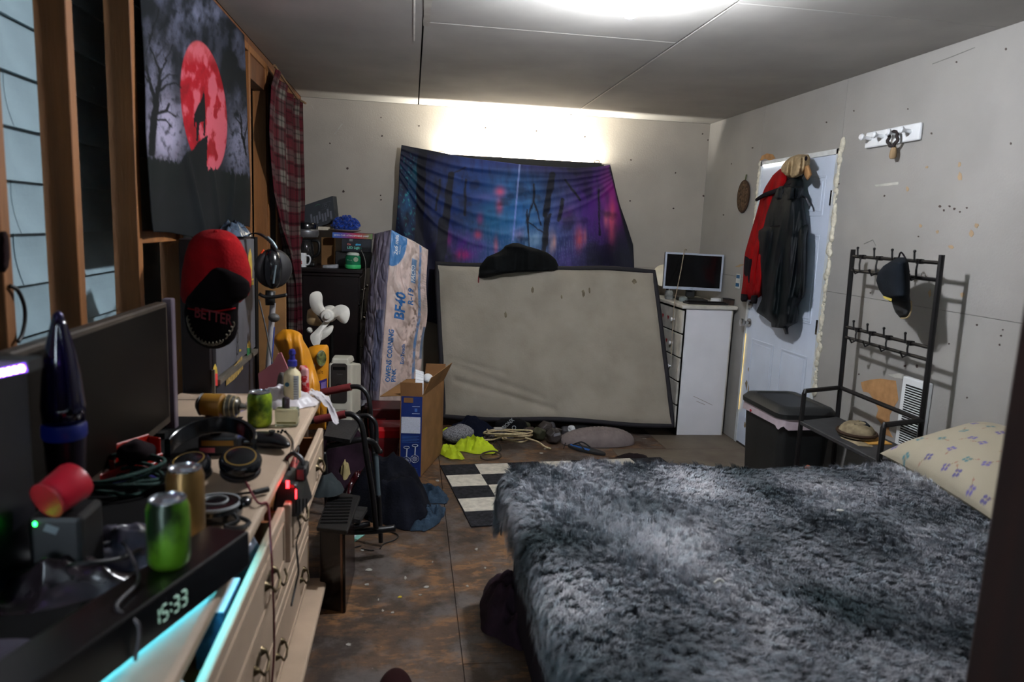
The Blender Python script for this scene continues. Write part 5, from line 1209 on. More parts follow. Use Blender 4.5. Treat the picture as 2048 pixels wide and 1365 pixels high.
# red cup on its side
c3 = at(122, 982, 'y', 1.29)
t = thing('red_cup', 'red plastic cup lying tilted on the small black electronic box', 'cup', (c3.x, c3.y, DT))
cb = at(98, 1000, 'y', 1.27); ct = at(142, 968, 'y', 1.31)
axd = (ct-cb).normalized()
MB().lathe([(.030,0),(.033,.004),(.037,.052),(.034,.06),(.02,.064)], cb, axd, 28).build('cup', M('cup_red', (176,20,40), .4, var=.1), t, smooth=True)
MB().lathe([(.034,0),(.034,.006),(.03,.008)], cb-axd*.006, axd, 28).build('rim', m_red, t, smooth=True)
t = thing('black_hub', 'small black electronic box with tiny green light under the red cup', 'electronics', (c3.x-.005, 1.315, DT))
hx_, hy2 = c3.x-.005, 1.315; hzt = c3.z-.040
MB().box(hx_-.045, hx_+.045, hy2-.045, hy2+.045, DT+.008, hzt).build('case', m_blkp, t, bevel=.01, seg=2)
q = at(79, 1012, 'y', hy2-.047); MB().sph((hx_-.03, hy2-.046, hzt-.012), .003, .002, .004, 8, 6).build('indicator', M('green_led', (20,255,60), .5, var=0, emit=6.), t)
q = at(98, 1031, 'y', hy2-.047); MB().obox((hx_-.005, hy2-.0455, hzt-.022), (.010,0,-.004), (0,.001,0), (.003,0,.006)).build('switch', M('switch_grey', (110,120,124), .5), t)

# plastic bags, cloths and cables in the near left corner
m_clear = M('grey_film', (70,68,80), .22, var=.35, scale=14, bump=.3, bscale=14)
p = at(235, 1105, 'z', DT); tag(crumple((p.x, p.y, DT), .13, .10, .035, 31, 60, 24, .9, 14).build('grey_plastic_bag', m_clear, smooth='all'), 'crumpled grey plastic bag behind the green can', 'bag')
p = at(150, 1190, 'z', DT); tag(crumple((p.x-.02, p.y, DT), .12, .06, .05, 37, 60, 24, .8, 12, .4).build('dark_plastic_bag', M('smoke_film', (44,34,38), .2, var=.5, scale=10, bump=.3, bscale=14), smooth='all'), 'dark see-through plastic bag by the clock radio', 'bag')
p = at(40, 1255, 'z', DT); tag(MB().grid(lambda a, b: Vector((-.78+.22*a+.03*b, .93+.16*b+.02*a, DT+.012+.01*fr((a*4,b*4,2)))), 24, 16).build('grey_cloth', M('cloth_slate', (70,66,76), .9, var=.1), smooth='all'), 'flat slate grey cloth at the bottom left corner of the dresser', 'cloth')
def cable(name, pts, r, m, label, k=8): return tag(MB().tube(catmull([Vector(p) for p in pts], k), r, 6).build(name, m, smooth='all'), label, 'cable')
m_cab = M('cable_black', (14,13,15), .5); m_cr = M('cable_red', (110,22,40), .5)
cable('black_cable', [at(100,1120,'z',DT+.02), at(180,1095,'z',DT+.05), at(240,1085,'z',DT+.03), at(270,1130,'z',.94), at(275,1165,'z',.94), at(232,1215,'z',.936), F0+dd*.30-dw_*.006+Vector((0,0,.05)), F0+dd*.31-dw_*.006+Vector((0,0,.0))], .003, M('cable_grey', (60,56,60), .5), 'thin grey cable crossing over the clock radio bar')
cable('black_cable', [at(60,1150,'z',DT+.02), at(150,1130,'z',DT+.06), at(230,1120,'z',DT+.05), at(280,1100,'z',DT+.03)], .004, m_cab, 'black cable across the grey plastic bag')
cable('red_cable', [at(490,962,'z',DT+.02), at(515,1005,'z',DT+.012), (-.322,1.68,.84), (-.305,1.62,.77), (-.298,1.60,.70), (-.30,1.62,.5), (-.31,1.58,.3), (-.30,1.5,.05)], .0028, m_cr, 'dark red cable from the headphones down the dresser front')
cable('black_cable', [at(425,1000,'z',DT+.006), at(470,990,'z',DT+.006), at(505,985,'z',DT+.012), at(535,978,'z',DT+.012)], .003, m_cab, 'short black audio cable across the dresser edge')
MB0 = MB().tube([at(508,986,'z',DT+.012), at(537,979,'z',DT+.012)], .007, 10)
tag(MB0.build('audio_plug', m_blkp, smooth=True), 'fat black audio plug on the dresser edge', 'plug')
cable('black_cable', [(-.292,1.92,.72), (-.288,1.95,.66), (-.30,1.96,.62), (-.29,1.93,.55), (-.30,1.96,.5), (-.305,1.9,.46)], .0028, m_cab, 'charger cable hanging in front of the dresser drawers')
cable('black_cable', [at(570,862,'z',DT+.002), at(585,880,'z',DT+.004), at(587,905,'z',DT+.004), (-.325,2.18,.83), (-.32,2.1,.80)], .0018, m_cab, 'thin wire from the game controller over the dresser edge')
# added dark sheet, standing in for shade at the back of the dresser top
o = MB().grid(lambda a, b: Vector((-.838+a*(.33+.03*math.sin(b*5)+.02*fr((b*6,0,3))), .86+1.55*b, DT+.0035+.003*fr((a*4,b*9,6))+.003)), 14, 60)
tag(o.build('shade_sheet', M('shade_sheet_dark', (10,8,9), .85, var=.3), smooth='all'), 'added dark sheet standing in for shade under the clutter at the back of the dresser', 'cloth')

# ------------------------------------------------------------------ black chest in the back corner and what stands on it
BX_0, BX_1, BY_0, BY_1, BT = -.77, -.37, 5.30, 5.86, 1.165
m_bc = M('chest_black', (22,15,16), .35, var=.2, spec=.4)
t = thing('black_chest_of_drawers', 'tall black chest of drawers in the back left corner', 'chest', (-.59, 5.58, 0))
MB().box(BX_0, BX_1, BY_0, BY_0+.018, 0, BT-.03).build('side_panel', m_bc, t, bevel=.003)
MB().box(BX_0, BX_1, BY_1-.018, BY_1, 0, BT-.03).build('side_panel', m_bc, t, bevel=.003)
MB().box(BX_0, BX_0+.01, BY_0, BY_1, 0, BT-.03).build('back_panel', m_bc, t)
MB().box(BX_0+.01, BX_1-.02, BY_0+.02, BY_1-.02, 0.02, BT-.03).build('carcass', m_dark, t)
MB().box(BX_0-.01, BX_1+.03, BY_0-.025, BY_1+.02, BT-.03, BT).build('top', m_bc, t, bevel=.006, seg=2)
MB().box(BX_0, BX_1+.012, BY_0-.012, BY_1, BT-.055, BT-.031).build('cornice', m_bc, t, bevel=.004)
for i in range(5):
    z0 = .06+i*.212
    d = MB().box(BX_1-.004, BX_1+.014, BY_0+.01, BY_1-.01, z0, z0+.2).build('drawer', m_bc, t, bevel=.003)
    for y in (BY_0+.11, BY_1-.12): MB().lathe([(.007,0),(.007,.012),(.016,.02),(.013,.03),(.003,.034)], (BX_1+.014, y, z0+.1), (1,0,0), 14).build('knob', m_chrome, d, smooth=True)
def onb(u, y): return at(u, 500, 'y', y).x
# coffee maker
x = onb(612, 5.48); x -= .005
t = thing('coffee_maker', 'black and silver coffee maker with glass carafe on the black chest', 'coffee maker', (x, 5.48, BT))
MB().box(x-.085, x+.075, 5.41, 5.58, BT+.001, BT+.03).build('base', m_blkp, t, bevel=.012, seg=2)
MB().box(x-.085, x-.03, 5.50, 5.58, BT+.03, BT+.22).build('water_tank', m_blkp, t, bevel=.012, seg=2)
MB().lathe([(.088,.0),(.098,.02),(.096,.045),(.085,.055)], (x, 5.49, BT+.215)).build('silver_band', M('brushed_silver', (150,152,156), .35, .8), t, smooth=True)
MB().lathe([(.082,0),(.084,.03),(.078,.045),(.03,.05)], (x, 5.49, BT+.27)).build('lid', m_gl, t, smooth=True)
MB().lathe([(.045,0),(.062,.02),(.068,.07),(.06,.13),(.052,.15)], (x, 5.47, BT+.032)).build('carafe', M('smoked_glass', (60,58,58), .06, var=0, trans=.6), t, smooth=True)
MB().lathe([(.054,0),(.056,.012),(.03,.018)], (x, 5.47, BT+.182)).build('carafe_lid', m_blkp, t, smooth=True)
MB().tube(catmull([(x+.05,5.45,BT+.19),(x+.1,5.44,BT+.18),(x+.1,5.44,BT+.1),(x+.06,5.45,BT+.07)], 5), .011, 7).build('carafe_handle', m_blkp, t, smooth='all')
# mug
x = onb(601, 5.33)
t = thing('white_mug', 'white mug with blue and red lettering on the black chest', 'mug', (x, 5.33, BT))
MB().lathe([(.036,0),(.041,.004),(.041,.098),(.039,.1),(.037,.097),(.037,.01),(.001,.008)], (x, 5.33, BT+.001), (0,0,1), 30).build('cup', m_pegw, t, smooth=True)
MB().tube(catmull([(x+.038,5.32,BT+.085),(x+.062,5.315,BT+.082),(x+.07,5.315,BT+.055),(x+.058,5.315,BT+.025),(x+.038,5.32,BT+.02)], 5), .006, 8).build('handle', m_pegw, t, smooth='all')
text('I-P', .034, (x-.030, 5.2875, BT+.055), (1,0,0), (0,0,1), M('print_blue', (30,60,150), .5), t, bold=.0008)
text('DES', .030, (x-.034, 5.2875, BT+.026), (1,0,0), (0,0,1), M('print_red', (190,40,44), .5), t, bold=.0014)
# candle
x = onb(706, 5.34)
t = thing('green_candle', 'green jar candle with tag at the front of the black chest', 'candle', (x, 5.34, BT))
MB().lathe([(.044,0),(.055,.006),(.057,.04),(.055,.085),(.045,.1)], (x, 5.34, BT+.001), (0,0,1), 28).build('jar', M('jar_green', (30,120,80), .15, var=.25, scale=12), t, smooth=True)
MB().lathe([(.0555,0),(.058,.004),(.058,.022),(.0565,.028)], (x, 5.34, BT+.004), (0,0,1), 28).build('bright_base', M('wax_green', (60,190,110), .5), t, smooth=True)
MB().lathe([(.046,0),(.042,.014),(.02,.02)], (x, 5.34, BT+.1), (0,0,1), 28).build('lid', M('lid_pale', (196,206,196), .4), t, smooth=True)
MB().lathe([(.017,0),(.017,.001)], (x+.025, 5.281, BT+.072), (0,-1,0), 16).build('tag', M('tag_sage', (150,170,140), .6), t)
text('P a r k', .012, (x-.034, 5.2815, BT+.062), (1,0,0), (0,0,1), M('print_pale', (180,200,186), .5), t)
# flat boxes
x0, x1 = at(665,470,'y',5.50).x, at(746,470,'y',5.50).x
t = thing('lamp_box', 'flat blue to red printed lamp box on the stack over the candle', 'box', ((x0+x1)/2, 5.55, BT+.19))
zz = at(705,478,'y',5.48).z
MB().box(x0, x1, 5.48, 5.64, zz+.001, zz+.044).build('carton', M('grad_box', (90,30,60), .5), t, bevel=.001)
mb = MB(); K = 24; C = []
cst = [sl((60,110,190)), sl((80,90,180)), sl((150,60,130)), sl((190,40,60)), sl((150,80,60)), sl((90,140,80))]
for i in range(K+1):
    f_ = i/K*5; j = min(int(f_), 4); c_ = cst[j]*(1-(f_-j))+cst[j+1]*(f_-j)
    for zq in (zz+.003, zz+.042): mb.v.append(Vector((x0+.002+(x1-x0-.004)*i/K, 5.4792, zq))); C.append((*c_, 1))
mb.f = [(2*i, 2*i+2, 2*i+3, 2*i+1) for i in range(K)]
mb.build('printed_face', M('grad_print', attr=True, rough=.4), t, cols=C, fix=False)
text('SION CAR ATMOSPHERE LAMP', .0165, (x0+.012, 5.4787, zz+.017), (1,0,0), (0,0,1), m_pegw, t, sx=1.12, bold=.0004)
xa, xb = at(686,500,'y',5.46).x, at(742,500,'y',5.46).x
t = thing('light_strip_box', 'black light strip box between the lamp box and dark bin', 'box', ((xa+xb)/2, 5.55, zz-.09))
MB().box(xa-.01, xb, 5.46, 5.64, zz-.095, zz).build('carton', M('box_navy', (20,24,36), .4), t, bevel=.002)
MB().box(xa+.045, xa+.07, 5.4592, 5.46, zz-.018, zz).build('hang_tab', M('tab_grey', (110,116,120), .5), t)
text('LED Lights', .024, (xa+.03, 5.4595, zz-.072), (1,0,0), (0,0,1), M('print_mint', (120,220,190), .5, emit=.0), t, bold=.0006)
text('Ox', .02, (xa+.03, 5.4595, zz-.046), (1,0,0), (0,0,1), M('print_coral', (220,110,100), .5), t, bold=.0008)
text('glow', .02, (xa+.09, 5.4595, zz-.046), (1,0,0), (0,0,1), M('print_sky', (60,180,230), .5), t, bold=.0012)
t = thing('dark_crate', 'black storage box under the light strip box on the chest', 'box', ((xa+xb)/2, 5.56, BT))
MB().box(xa-.06, xb+.005, 5.50, 5.66, BT+.001, zz-.096).build('body', m_blkp, t, bevel=.004)
xc = at(657,500,'y',5.6).x
tag(MB().box(xc-.06, xc+.035, 5.66, 5.76, BT+.001, BT+.21).build('brown_carton', M('cardboard', (134,98,62), .85, var=.12, scale=8), bevel=.002), 'small brown carton behind the coffee maker on the black chest', 'carton')
# paper plates, duster, tilted box
zp = at(690,463,'y',5.57).z
tag(MB().lathe([(.001,0),(.08,.002),(.12,.016),(.122,.018),(.08,.008),(.001,.005)], (at(690,463,'y',5.57).x, 5.60, zz+.046), (0,0,1), 36).build('paper_plates', M('plate_cream', (206,196,176), .8, var=.05), smooth=True), 'cream paper plate on the printed lamp box', 'plate')
q = at(648,460,'y',5.6)
tag(MB().box(q.x-.045, q.x+.04, 5.585, 5.655, zz+.052, zz+.078).build('white_block', M('block_cream', (200,190,170), .7), bevel=.003), 'small white block at the left of the paper plate', 'block')
bc_ = at(692,446,'y',5.58); m_bd = M('duster_blue', (22,60,150), .9, var=.4, scale=60, bump=.3, bscale=120, sheen=.3)
mb = MB()
rr = random.Random(3)
for i in range(150):
    a_, b_ = rr.uniform(0, 2*PI), rr.uniform(0, 1); rad_ = b_**.5; xx_ = bc_.x+.105*rad_*math.cos(a_)*1.0; yy_ = 5.60+.05*rad_*math.sin(a_); zz_ = zz+.075+.085*math.sqrt(max(0, 1-rad_**2))*rr.uniform(.6,1.05)
    mb.sph((xx_, yy_, zz_), rr.uniform(.010,.017), rr.uniform(.010,.016), rr.uniform(.010,.018), 7, 5)
mb.sph((bc_.x, 5.60, zz+.09), .10, .05, .055, 16, 10)
tag(mb.build('blue_duster', m_bd, smooth='all'), 'fluffy blue duster lying on the paper plate', 'duster')
B4 = [at(596,415,'y',5.68), at(665,392,'y',5.68), at(690,448,'y',5.68), at(602,466,'y',5.68)]
t = thing('tilted_black_box', 'black printed box leaning tilted behind the coffee maker', 'box', (B4[3]+B4[2])/2)
dy = Vector((.02,.10,0))
B4[2] = B4[1]+(B4[3]-B4[0])
MB().hexa([B4[3], B4[2], B4[2]+dy, B4[3]+dy, B4[0], B4[1], B4[1]+dy, B4[0]+dy]).build('carton', M('box_slate', (38,44,50), .5, var=.1), t, bevel=.002)
bx_ = (B4[1]-B4[0]).normalized(); bz_ = (B4[0]-B4[3]).normalized(); bo = Vector((0,-.0015,0)); m_pg = M('print_dimgrey', (96,98,108), .6)
W_, H_ = (B4[1]-B4[0]).length, (B4[0]-B4[3]).length
for i in range(8):
    c_ = B4[3]+bx_*W_*(.34+.08*i)+bz_*H_*(.30+.12*(i % 3 == 0))+bo; MB().obox(c_, bx_*.007, bz_*.030, (0,.0004,0)).build('printed_bar', m_pg, t)
c_ = B4[3]+bx_*W_*.78+bz_*H_*.72+bo
MB().tube([c_+bx_*a*.03+bz_*b*.02+bx_*b*.01 for a, b in ((-1,-1),(1,-1),(1,1),(-1,1))], .0012, 4, True).build('printed_frame', m_pg, t)
MB().tube([c_+bx_*.010*math.cos(a)+bz_*.010*math.sin(a) for a in [2*PI*i/14 for i in range(14)]], .002, 4, True).build('printed_ring', m_pg, t)
c_ = B4[3]+bx_*W_*.55+bz_*H_*.82+bo; MB().tube(catmull([c_-bx_*.02, c_+bz_*.008, c_+bx_*.02], 4), .0016, 4).build('printed_arc', M('print_green', (60,110,86), .6), t)
p = at(660,527,'y',5.34)
tag(MB().hexa([(p.x-.05,5.31,BT+.001),(p.x+.055,5.32,BT+.001),(p.x+.06,5.36,BT+.001),(p.x-.045,5.35,BT+.001),(p.x-.05,5.315,BT+.022),(p.x+.055,5.325,BT+.03),(p.x+.06,5.355,BT+.03),(p.x-.045,5.345,BT+.022)]).build('clear_packet', M('film_clear', (150,152,156), .2, var=.3, scale=20, coat=.5), bevel=.004), 'clear plastic packet lying between the mug and candle', 'packet')
cable('black_cable', [at(722,500,'y',5.27), at(730,520,'y',5.26), at(731,545,'y',5.25), at(728,580,'y',5.25), at(722,640,'y',5.25)], .0022, M('cable_pale', (120,112,104), .5), 'thin pale wire hanging off the right edge of the black chest')

# ------------------------------------------------------------------ insulation bag
ct = [at(748,468,'y',5.18), at(783,460,'y',5.02), at(856,500,'y',5.10), at(836,488,'y',5.35)]   # back-left, front edge, right, back
cb_ = [at(716,800,'y',5.16), at(757,808,'y',4.98), at(838,800,'y',5.08), at(812,788,'y',5.35)]
t = thing('insulation_bag', 'tall white printed insulation bag leaning beside the mattress', 'insulation', ((cb_[1]+cb_[2])/2)); IB = t
def face(a, b, P0, P1, Q0, Q1, nrm, bul):
    p = (P0*(1-a)+P1*a)*(1-b)+(Q0*(1-a)+Q1*a)*b
    w = math.sin(PI*a)**.6*math.sin(PI*min(1,max(0,b)))**.35
    return p+nrm*(bul*w+.010*fr((a*3, b*7, 1+bul*50))+.006*fr((a*9, b*18, 2))-.010*max(0, ridged((a*2.2+b*3, b*6-a*3, 4))-.75)*3*w)
nf = (ct[2]-ct[1]).cross(cb_[1]-ct[1]).normalized(); nf = nf if nf.y < 0 else -nf
nl = (ct[1]-ct[0]).cross(cb_[1]-ct[1]).normalized(); nl = nl if nl.x < 0 else -nl
fbul = lambda a, b: .02*math.exp(-(((b-.42)/.13)**2))*a
FF = lambda a, b: face(a, b, ct[1], ct[2], cb_[1], cb_[2], nf, .028)+(ct[2]-ct[1]).normalized()*fbul(a, b)*1.3
FL = lambda a, b: face(a, b, ct[0], ct[1], cb_[0], cb_[1], nl, .02)
m_insf = M('bag_front', attr=True, rough=.42, bump=.35, bscale=25); m_insl = M('bag_side', attr=True, rough=.35, bump=.4, bscale=22)
def vc(fn, nu, nv, colf):
    mb = MB().grid(fn, nu, nv); A = np.array([(i/nu, j/nv) for j in range(nv+1) for i in range(nu+1)]); return mb, np.concatenate([colf(A[:, 0], A[:, 1]), np.ones((len(A), 1))], 1)
def fcol(a, b):
    n1 = fnoise(a*100, b*400, 30, 60, 3, 5); n2 = fnoise(a*100, b*400, 9, 14, 8, 4)
    C = np.tile(sl((212,188,178)), (len(a), 1))
    g_ = np.exp(-(((a-.72)/.34)**2))*np.clip(1.2*np.exp(-((b-.45)/.28)**2)+.35, 0, 1)
    C = mixa(C, (122,94,70), np.clip((n1+.22)*1.6, 0, 1)*g_*.85); C = mixa(C, (86,62,46), np.clip((n2-.02)*2.2, 0, 1)*g_*.8)
    C = mixa(C, (176,160,150), np.clip(n1+.1, 0, .5))
    stripe = (np.abs(a-.78) < .035)*(b < .97)*1.; C = mixa(C, (52,116,168), stripe*(.85-.6*np.clip(n2*2, 0, 1)))
    q4 = ((a/.42)**2+((b-.0)/.20)**2 < 1)*1.; C = mixa(C, (36,112,170), q4*.95)
    fx_ = (np.abs(a-.62) < .06)*(b > .10)*(b < .25)*1.; C = mixa(C, (60,110,150), fx_*.9)
    rt_ = (a > .93)*(b > .5)*(b < .72)*1.; C = mixa(C, (60,96,130), rt_*.8)
    tx = (np.sin(b*420) > .2)*(a > .86)*(b > .16)*(b < .4)*1.; C = mixa(C, (120,120,126), tx*.35)
    return C
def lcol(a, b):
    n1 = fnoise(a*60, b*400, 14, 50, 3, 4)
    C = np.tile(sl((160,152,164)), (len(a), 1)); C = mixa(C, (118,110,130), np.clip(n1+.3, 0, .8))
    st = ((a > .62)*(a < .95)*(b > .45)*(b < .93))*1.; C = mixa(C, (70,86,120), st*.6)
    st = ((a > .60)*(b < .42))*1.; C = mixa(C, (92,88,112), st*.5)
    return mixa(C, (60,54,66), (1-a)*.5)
mb, C = vc(FF, 90, 260, fcol); mb.build('front_face', m_insf, t, smooth='all', cols=C, fix=False)
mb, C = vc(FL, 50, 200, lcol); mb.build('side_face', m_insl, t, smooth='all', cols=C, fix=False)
m_insp = M('bag_plain', (176,164,162), .45, var=.1)
MB().grid(lambda a, b: face(a, b, ct[2], ct[3], cb_[2], cb_[3], Vector((1,0,0)), .01), 12, 40).grid(lambda a, b: face(a, b, ct[3], ct[0], cb_[3], cb_[0], Vector((0,1,0)), .01), 12, 40).build('rear_faces', m_insp, t, smooth='all')
def topf(a, b, Q, hh):
    p = (Q[0]*(1-a)+Q[1]*a)*(1-b)+(Q[3]*(1-a)+Q[2]*a)*b
    return p+Vector((0,0,hh*math.sin(PI*a)*math.sin(PI*b)+.006*fr((a*5,b*5,1))*math.sin(PI*a)*math.sin(PI*b)))
MB().grid(lambda a, b: topf(a, b, ct, .02), 16, 16).build('top_face', m_insp, t, smooth='all')
# ruffled plastic at the bottom
def ruf(a, b):
    P4 = cb_+[cb_[0]]; f_ = a*4 % 4; i = min(int(f_), 3); p = P4[i]*(1-(f_-i))+P4[i+1]*(f_-i); cc_ = (cb_[0]+cb_[2])/2
    o_ = (p-cc_); o_.z = 0
    return p+o_*(.02+.10*b+.06*b*math.sin(a*90))+Vector((0,0,.012-.05*b+.012*math.sin(a*70)*b))
MB().grid(ruf, 160, 6, True).grid(lambda a, b: topf(a, b, [p+Vector((0,0,-.01)) for p in cb_], -.02), 12, 12).build('gathered_end', M('film_white', (186,182,188), .35, var=.1, bump=.3, bscale=20), t, smooth='all')
m_ink = M('ink_blue', (30,98,160), .5, var=.1)
dB = -(cb_[1]-ct[1]).normalized()   # text reads upward
dA = (ct[2]-ct[1]).normalized()
def itext(s, a, b, size, sx=1., bold=0., m=m_ink, flat=None):
    o_ = FF(a, b)+nf*.012; x_ = (FF(a, b-.12)-FF(a, b)).normalized(); y_ = -(FF(min(1,a+.1), b)-FF(a, b)).normalized()
    y_ = (y_-x_*y_.dot(x_)).normalized()
    mtx = text(s, size, o_, x_, y_, m, t, bold=bold, sx=sx)
    # lay the letters on the bag surface
    ow = wl(t)
    for v in mtx.data.vertices:
        w_ = v.co+ow; lx = (w_-o_).dot(x_); ly = (w_-o_).dot(y_)
        aa = a-ly/((ct[2]-ct[1]).length*1.12); bb_ = b-lx/1.17
        v.co = FF(aa, bb_)+nf*.0025-ow
    return mtx
itext('OWENS CORNING', .22, .87, .055, .78, .0012); itext('PINK', .35, .87, .050, .85, .0012); itext('FIBERGLAS INSULATION', .37, .75, .026, .9, 0, M('ink_pale', (196,176,168), .5))
itext('EcoTouch', .52, .76, .040, .9, .001); itext('BF40', .42, .49, .105, .9, .003); itext('R-19', .62, .385, .062, 1., .001)
itext('FACED', .655, .24, .045, .85, .001, m_pegw); itext('2x6 min.', .18, .125, .042, .95, .0008, m_pegw); itext('+floors', .26, .115, .024, .9, .0, m_pegw)
itext('FIBERGLAS INSULATION', .80, .42, .022, 1.1, 0, M('ink_dim', (130,150,170), .5))
tag(MB().box(-.30, .02, 4.98, 5.30, 0, .235).build('dark_box', M('dark_red_box', (44,14,18), .6, var=.3), bevel=.006), 'dark maroon box that the insulation bag stands on', 'box')

# ------------------------------------------------------------------ fan carton
m_cb = M('cardboard', (134,98,62), .85, var=.12, scale=8); m_cbi = M('cardboard_inside', (124,88,56), .9, var=.1, scale=8)
m_cbb = M('print_royal', (9,38,104), .5, var=.08)
k0, k1, k2 = at(803,955,'z',0), at(841,956,'z',0), at(884,906,'z',0)
k0 = k1+Vector((-.128, .012, 0)); e1 = (k2-k1); e0 = k0-k1; k3 = k0+e1; BHh = .50
t = thing('fan_carton', 'blue and brown fan carton with open flaps beside the mattress', 'carton', (k1+k3)/2)
kk = [k0, k1, k2, k3]; cen = sum(kk, Vector())/4
def wall(p, q, name, m, z0=.003, z1=BHh):
    n_ = (q-p).cross(Vector((0,0,1))).normalized(); n_ = n_ if n_.dot((p+q)/2-cen) < 0 else -n_
    return MB().hexa([p+Vector((0,0,z0)), q+Vector((0,0,z0)), q+n_*.005+Vector((0,0,z0)), p+n_*.005+Vector((0,0,z0)), p+Vector((0,0,z1)), q+Vector((0,0,z1)), q+n_*.005+Vector((0,0,z1)), p+n_*.005+Vector((0,0,z1))]).build(name, m, t)
wall(k0, k1, 'front_panel', m_cbb); wall(k1, k2, 'side_panel', m_cb); wall(k2, k3, 'rear_panel', m_cbi); wall(k3, k0, 'side_panel', m_cb)
MB().prism([p+Vector((0,0,.003)) for p in kk], (0,0,.003)).build('bottom_panel', m_cbi, t)
Zt = Vector((0,0,BHh)); en0 = (k1-k0).normalized(); fn = Vector((e1.x, e1.y, 0)).normalized()
def flap(p, q, off, name, m): return MB().prism([p, q, q+off, p+off], (p-q).cross(off).normalized()*.004).build(name, m, t)
flap(k0+Zt, k1+Zt, -fn*.01+Vector((0,0,.085)), 'flap', m_cbi)
flap(k1+Zt, k2+Zt, (k1-k0).normalized()*.05+Vector((0,0,.115)), 'flap', m_cb)
flap(k3+Zt, k0+Zt, -en0*.12+Vector((0,0,-.008)), 'flap', m_cb)
flap(k2+Zt, k3+Zt, fn*.03+Vector((0,0,.10)), 'flap', m_cbi)
bO = k0; bX = en0; 
def bf(x, z): return k0+bX*x-fn*.0008*1+Vector((0,0,z))-Vector((0,.0006,0))
def bq(x0, x1, z0, z1, m, name='print_patch'): return decal([bf(x0,z0), bf(x1,z0), bf(x1,z1), bf(x0,z1)], m, t, name, off=-fn*.0006)
m_pw = M('print_white', (190,196,210), .6, var=.1, scale=200)
Wb = (k1-k0).length
bq(.008, Wb-.008, .275, .375, m_pw)
for i in range(5): bq(.012, Wb-.014-.01*(i % 2), .255-.009*i, .258-.009*i, M('print_lightblue', (70,110,180), .6))
for i in range(4): bq(.012, Wb-.02, .055-.01*i, .058-.01*i, MATS['print_lightblue'])
bq(.07, .115, .395, .398, m_pw); bq(.07, .115, .438, .441, m_pw); bq(.085, .10, .408, .428, M('print_lightblue', (70,110,180), .6))
bq(.02, .075, .462, .492, m_cbi)
for i, (cx_, cz_) in enumerate(((.042,.105),(.092,.118))):
    off = -fn*.0012
    mb = MB()
    for rr2 in (.024, .012, .005): mb.tube([bf(cx_+rr2*math.cos(a), cz_+rr2*math.sin(a))+off for a in [2*PI*k/20 for k in range(20)]], .0011, 4, True)
    for k in range(8): mb.tube([bf(cx_+.006*math.cos(k*PI/4), cz_+.006*math.sin(k*PI/4))+off, bf(cx_+.022*math.cos(k*PI/4), cz_+.022*math.sin(k*PI/4))+off], .0006, 4)
    mb.tube([bf(cx_, cz_+.024)+off, bf(cx_+.002, cz_+.075)+off], .004, 5)
    mb.tube([bf(cx_+.017*math.cos(a), cz_+.082+.007*math.sin(a))+off for a in [2*PI*k/16 for k in range(16)]], .0018, 4, True)
    mb.build('fan_picture', m_pw, t)
# arc of lighter blue
arc = [bf(Wb*.02, .39)]+[bf(Wb-.002-(Wb-.006)*math.cos(a)*1.0, .39+.09*math.sin(a)) for a in [PI/2*k/8 for k in range(9)]]+[bf(Wb-.002, .39)]
# white fan grille peeping out
gc = at(846,738,'y',4.42)
t = thing('fan_grille', 'white plastic fan guard sticking out of the open carton', 'fan part', (gc.x, gc.y, BHh))
def gr(a, b):
    an = PI*(.0+1.0*a); return Vector((gc.x-.045+.05*b+.0*a, gc.y-.07*math.cos(an), BHh-.04+.155*math.sin(an)*(1-.12*b)))
MB().grid(lambda a, b: gr(a, b), 30, 6).build('shell', m_pegw, t, smooth='all')
for k in range(16): MB().tube([gr(.08+k*.055, 0)+Vector((-.002,0,0)), gr(.08+k*.055, 1)+Vector((-.0,0,.003))], .0018, 5).build('guard_rib', m_pegw, t)
MB().sph((gc.x+.03, gc.y, BHh+.06), .035, .05, .03, 14, 8).build('motor_cover', m_pegw, t, smooth='all')

# ------------------------------------------------------------------ fan with bare blades
m_fw = M('fan_white', (222,218,208), .45, var=.05); m_fy = M('fan_tan_lit', (166,138,100), .55, var=.1)  # tan copy of the white plastic: warm light coloured into a rear blade
fc = at(655,632,'y',4.30)
t = thing('bare_fan', 'white three-blade fan without its guard before the black chest', 'fan', (fc.x, 4.36, 0))
def blade(out, m, yoff, name='blade', tw=.02):
    pts = [at(u, v, 'y', 4.30+yoff) for u, v in out]; c_ = fc+Vector((0, yoff, 0)); n_ = len(pts)
    mb = MB(); cen_ = sum(pts, Vector())/n_
    vs = []; 
    for o_ in (0, .005):
        for rr2 in (.02, .35, .7, .9, 1.):
            for p in pts:
                q = cen_+(p-cen_)*rr2; d_ = (q-c_).length; s_ = (q-cen_).dot(Vector((pts[0]-pts[n_//2]).normalized()))
                q = q+Vector((0, o_+s_*.35-.02*(1-rr2**2), 0)); vs.append(q)
    fs = []
    for L_ in (0, 5):
        for r_ in range(4):
            for j in range(n_): fs.append(((L_+r_)*n_+j, (L_+r_)*n_+(j+1) % n_, (L_+r_+1)*n_+(j+1) % n_, (L_+r_+1)*n_+j))
        fs.append(tuple(L_*n_+j for j in range(n_)))
    for j in range(n_): fs.append((4*n_+j, 4*n_+(j+1) % n_, 9*n_+(j+1) % n_, 9*n_+j))
    mb.add(vs, fs).build(name, m, t, smooth=True)
def rnd(out, k=4): return [(p.x, p.y) for p in catmull([Vector((a, b, 0)) for a, b in out+[out[0]]], k)][:-1]
blade(rnd([(650,622),(645,608),(645,594),(641,584),(630,583),(621,590),(620,608),(626,624),(638,634),(648,638)]), m_fw, 0)
blade(rnd([(660,626),(670,614),(684,610),(697,616),(700,630),(694,645),(684,646),(672,638),(664,638)]), m_fw, 0)
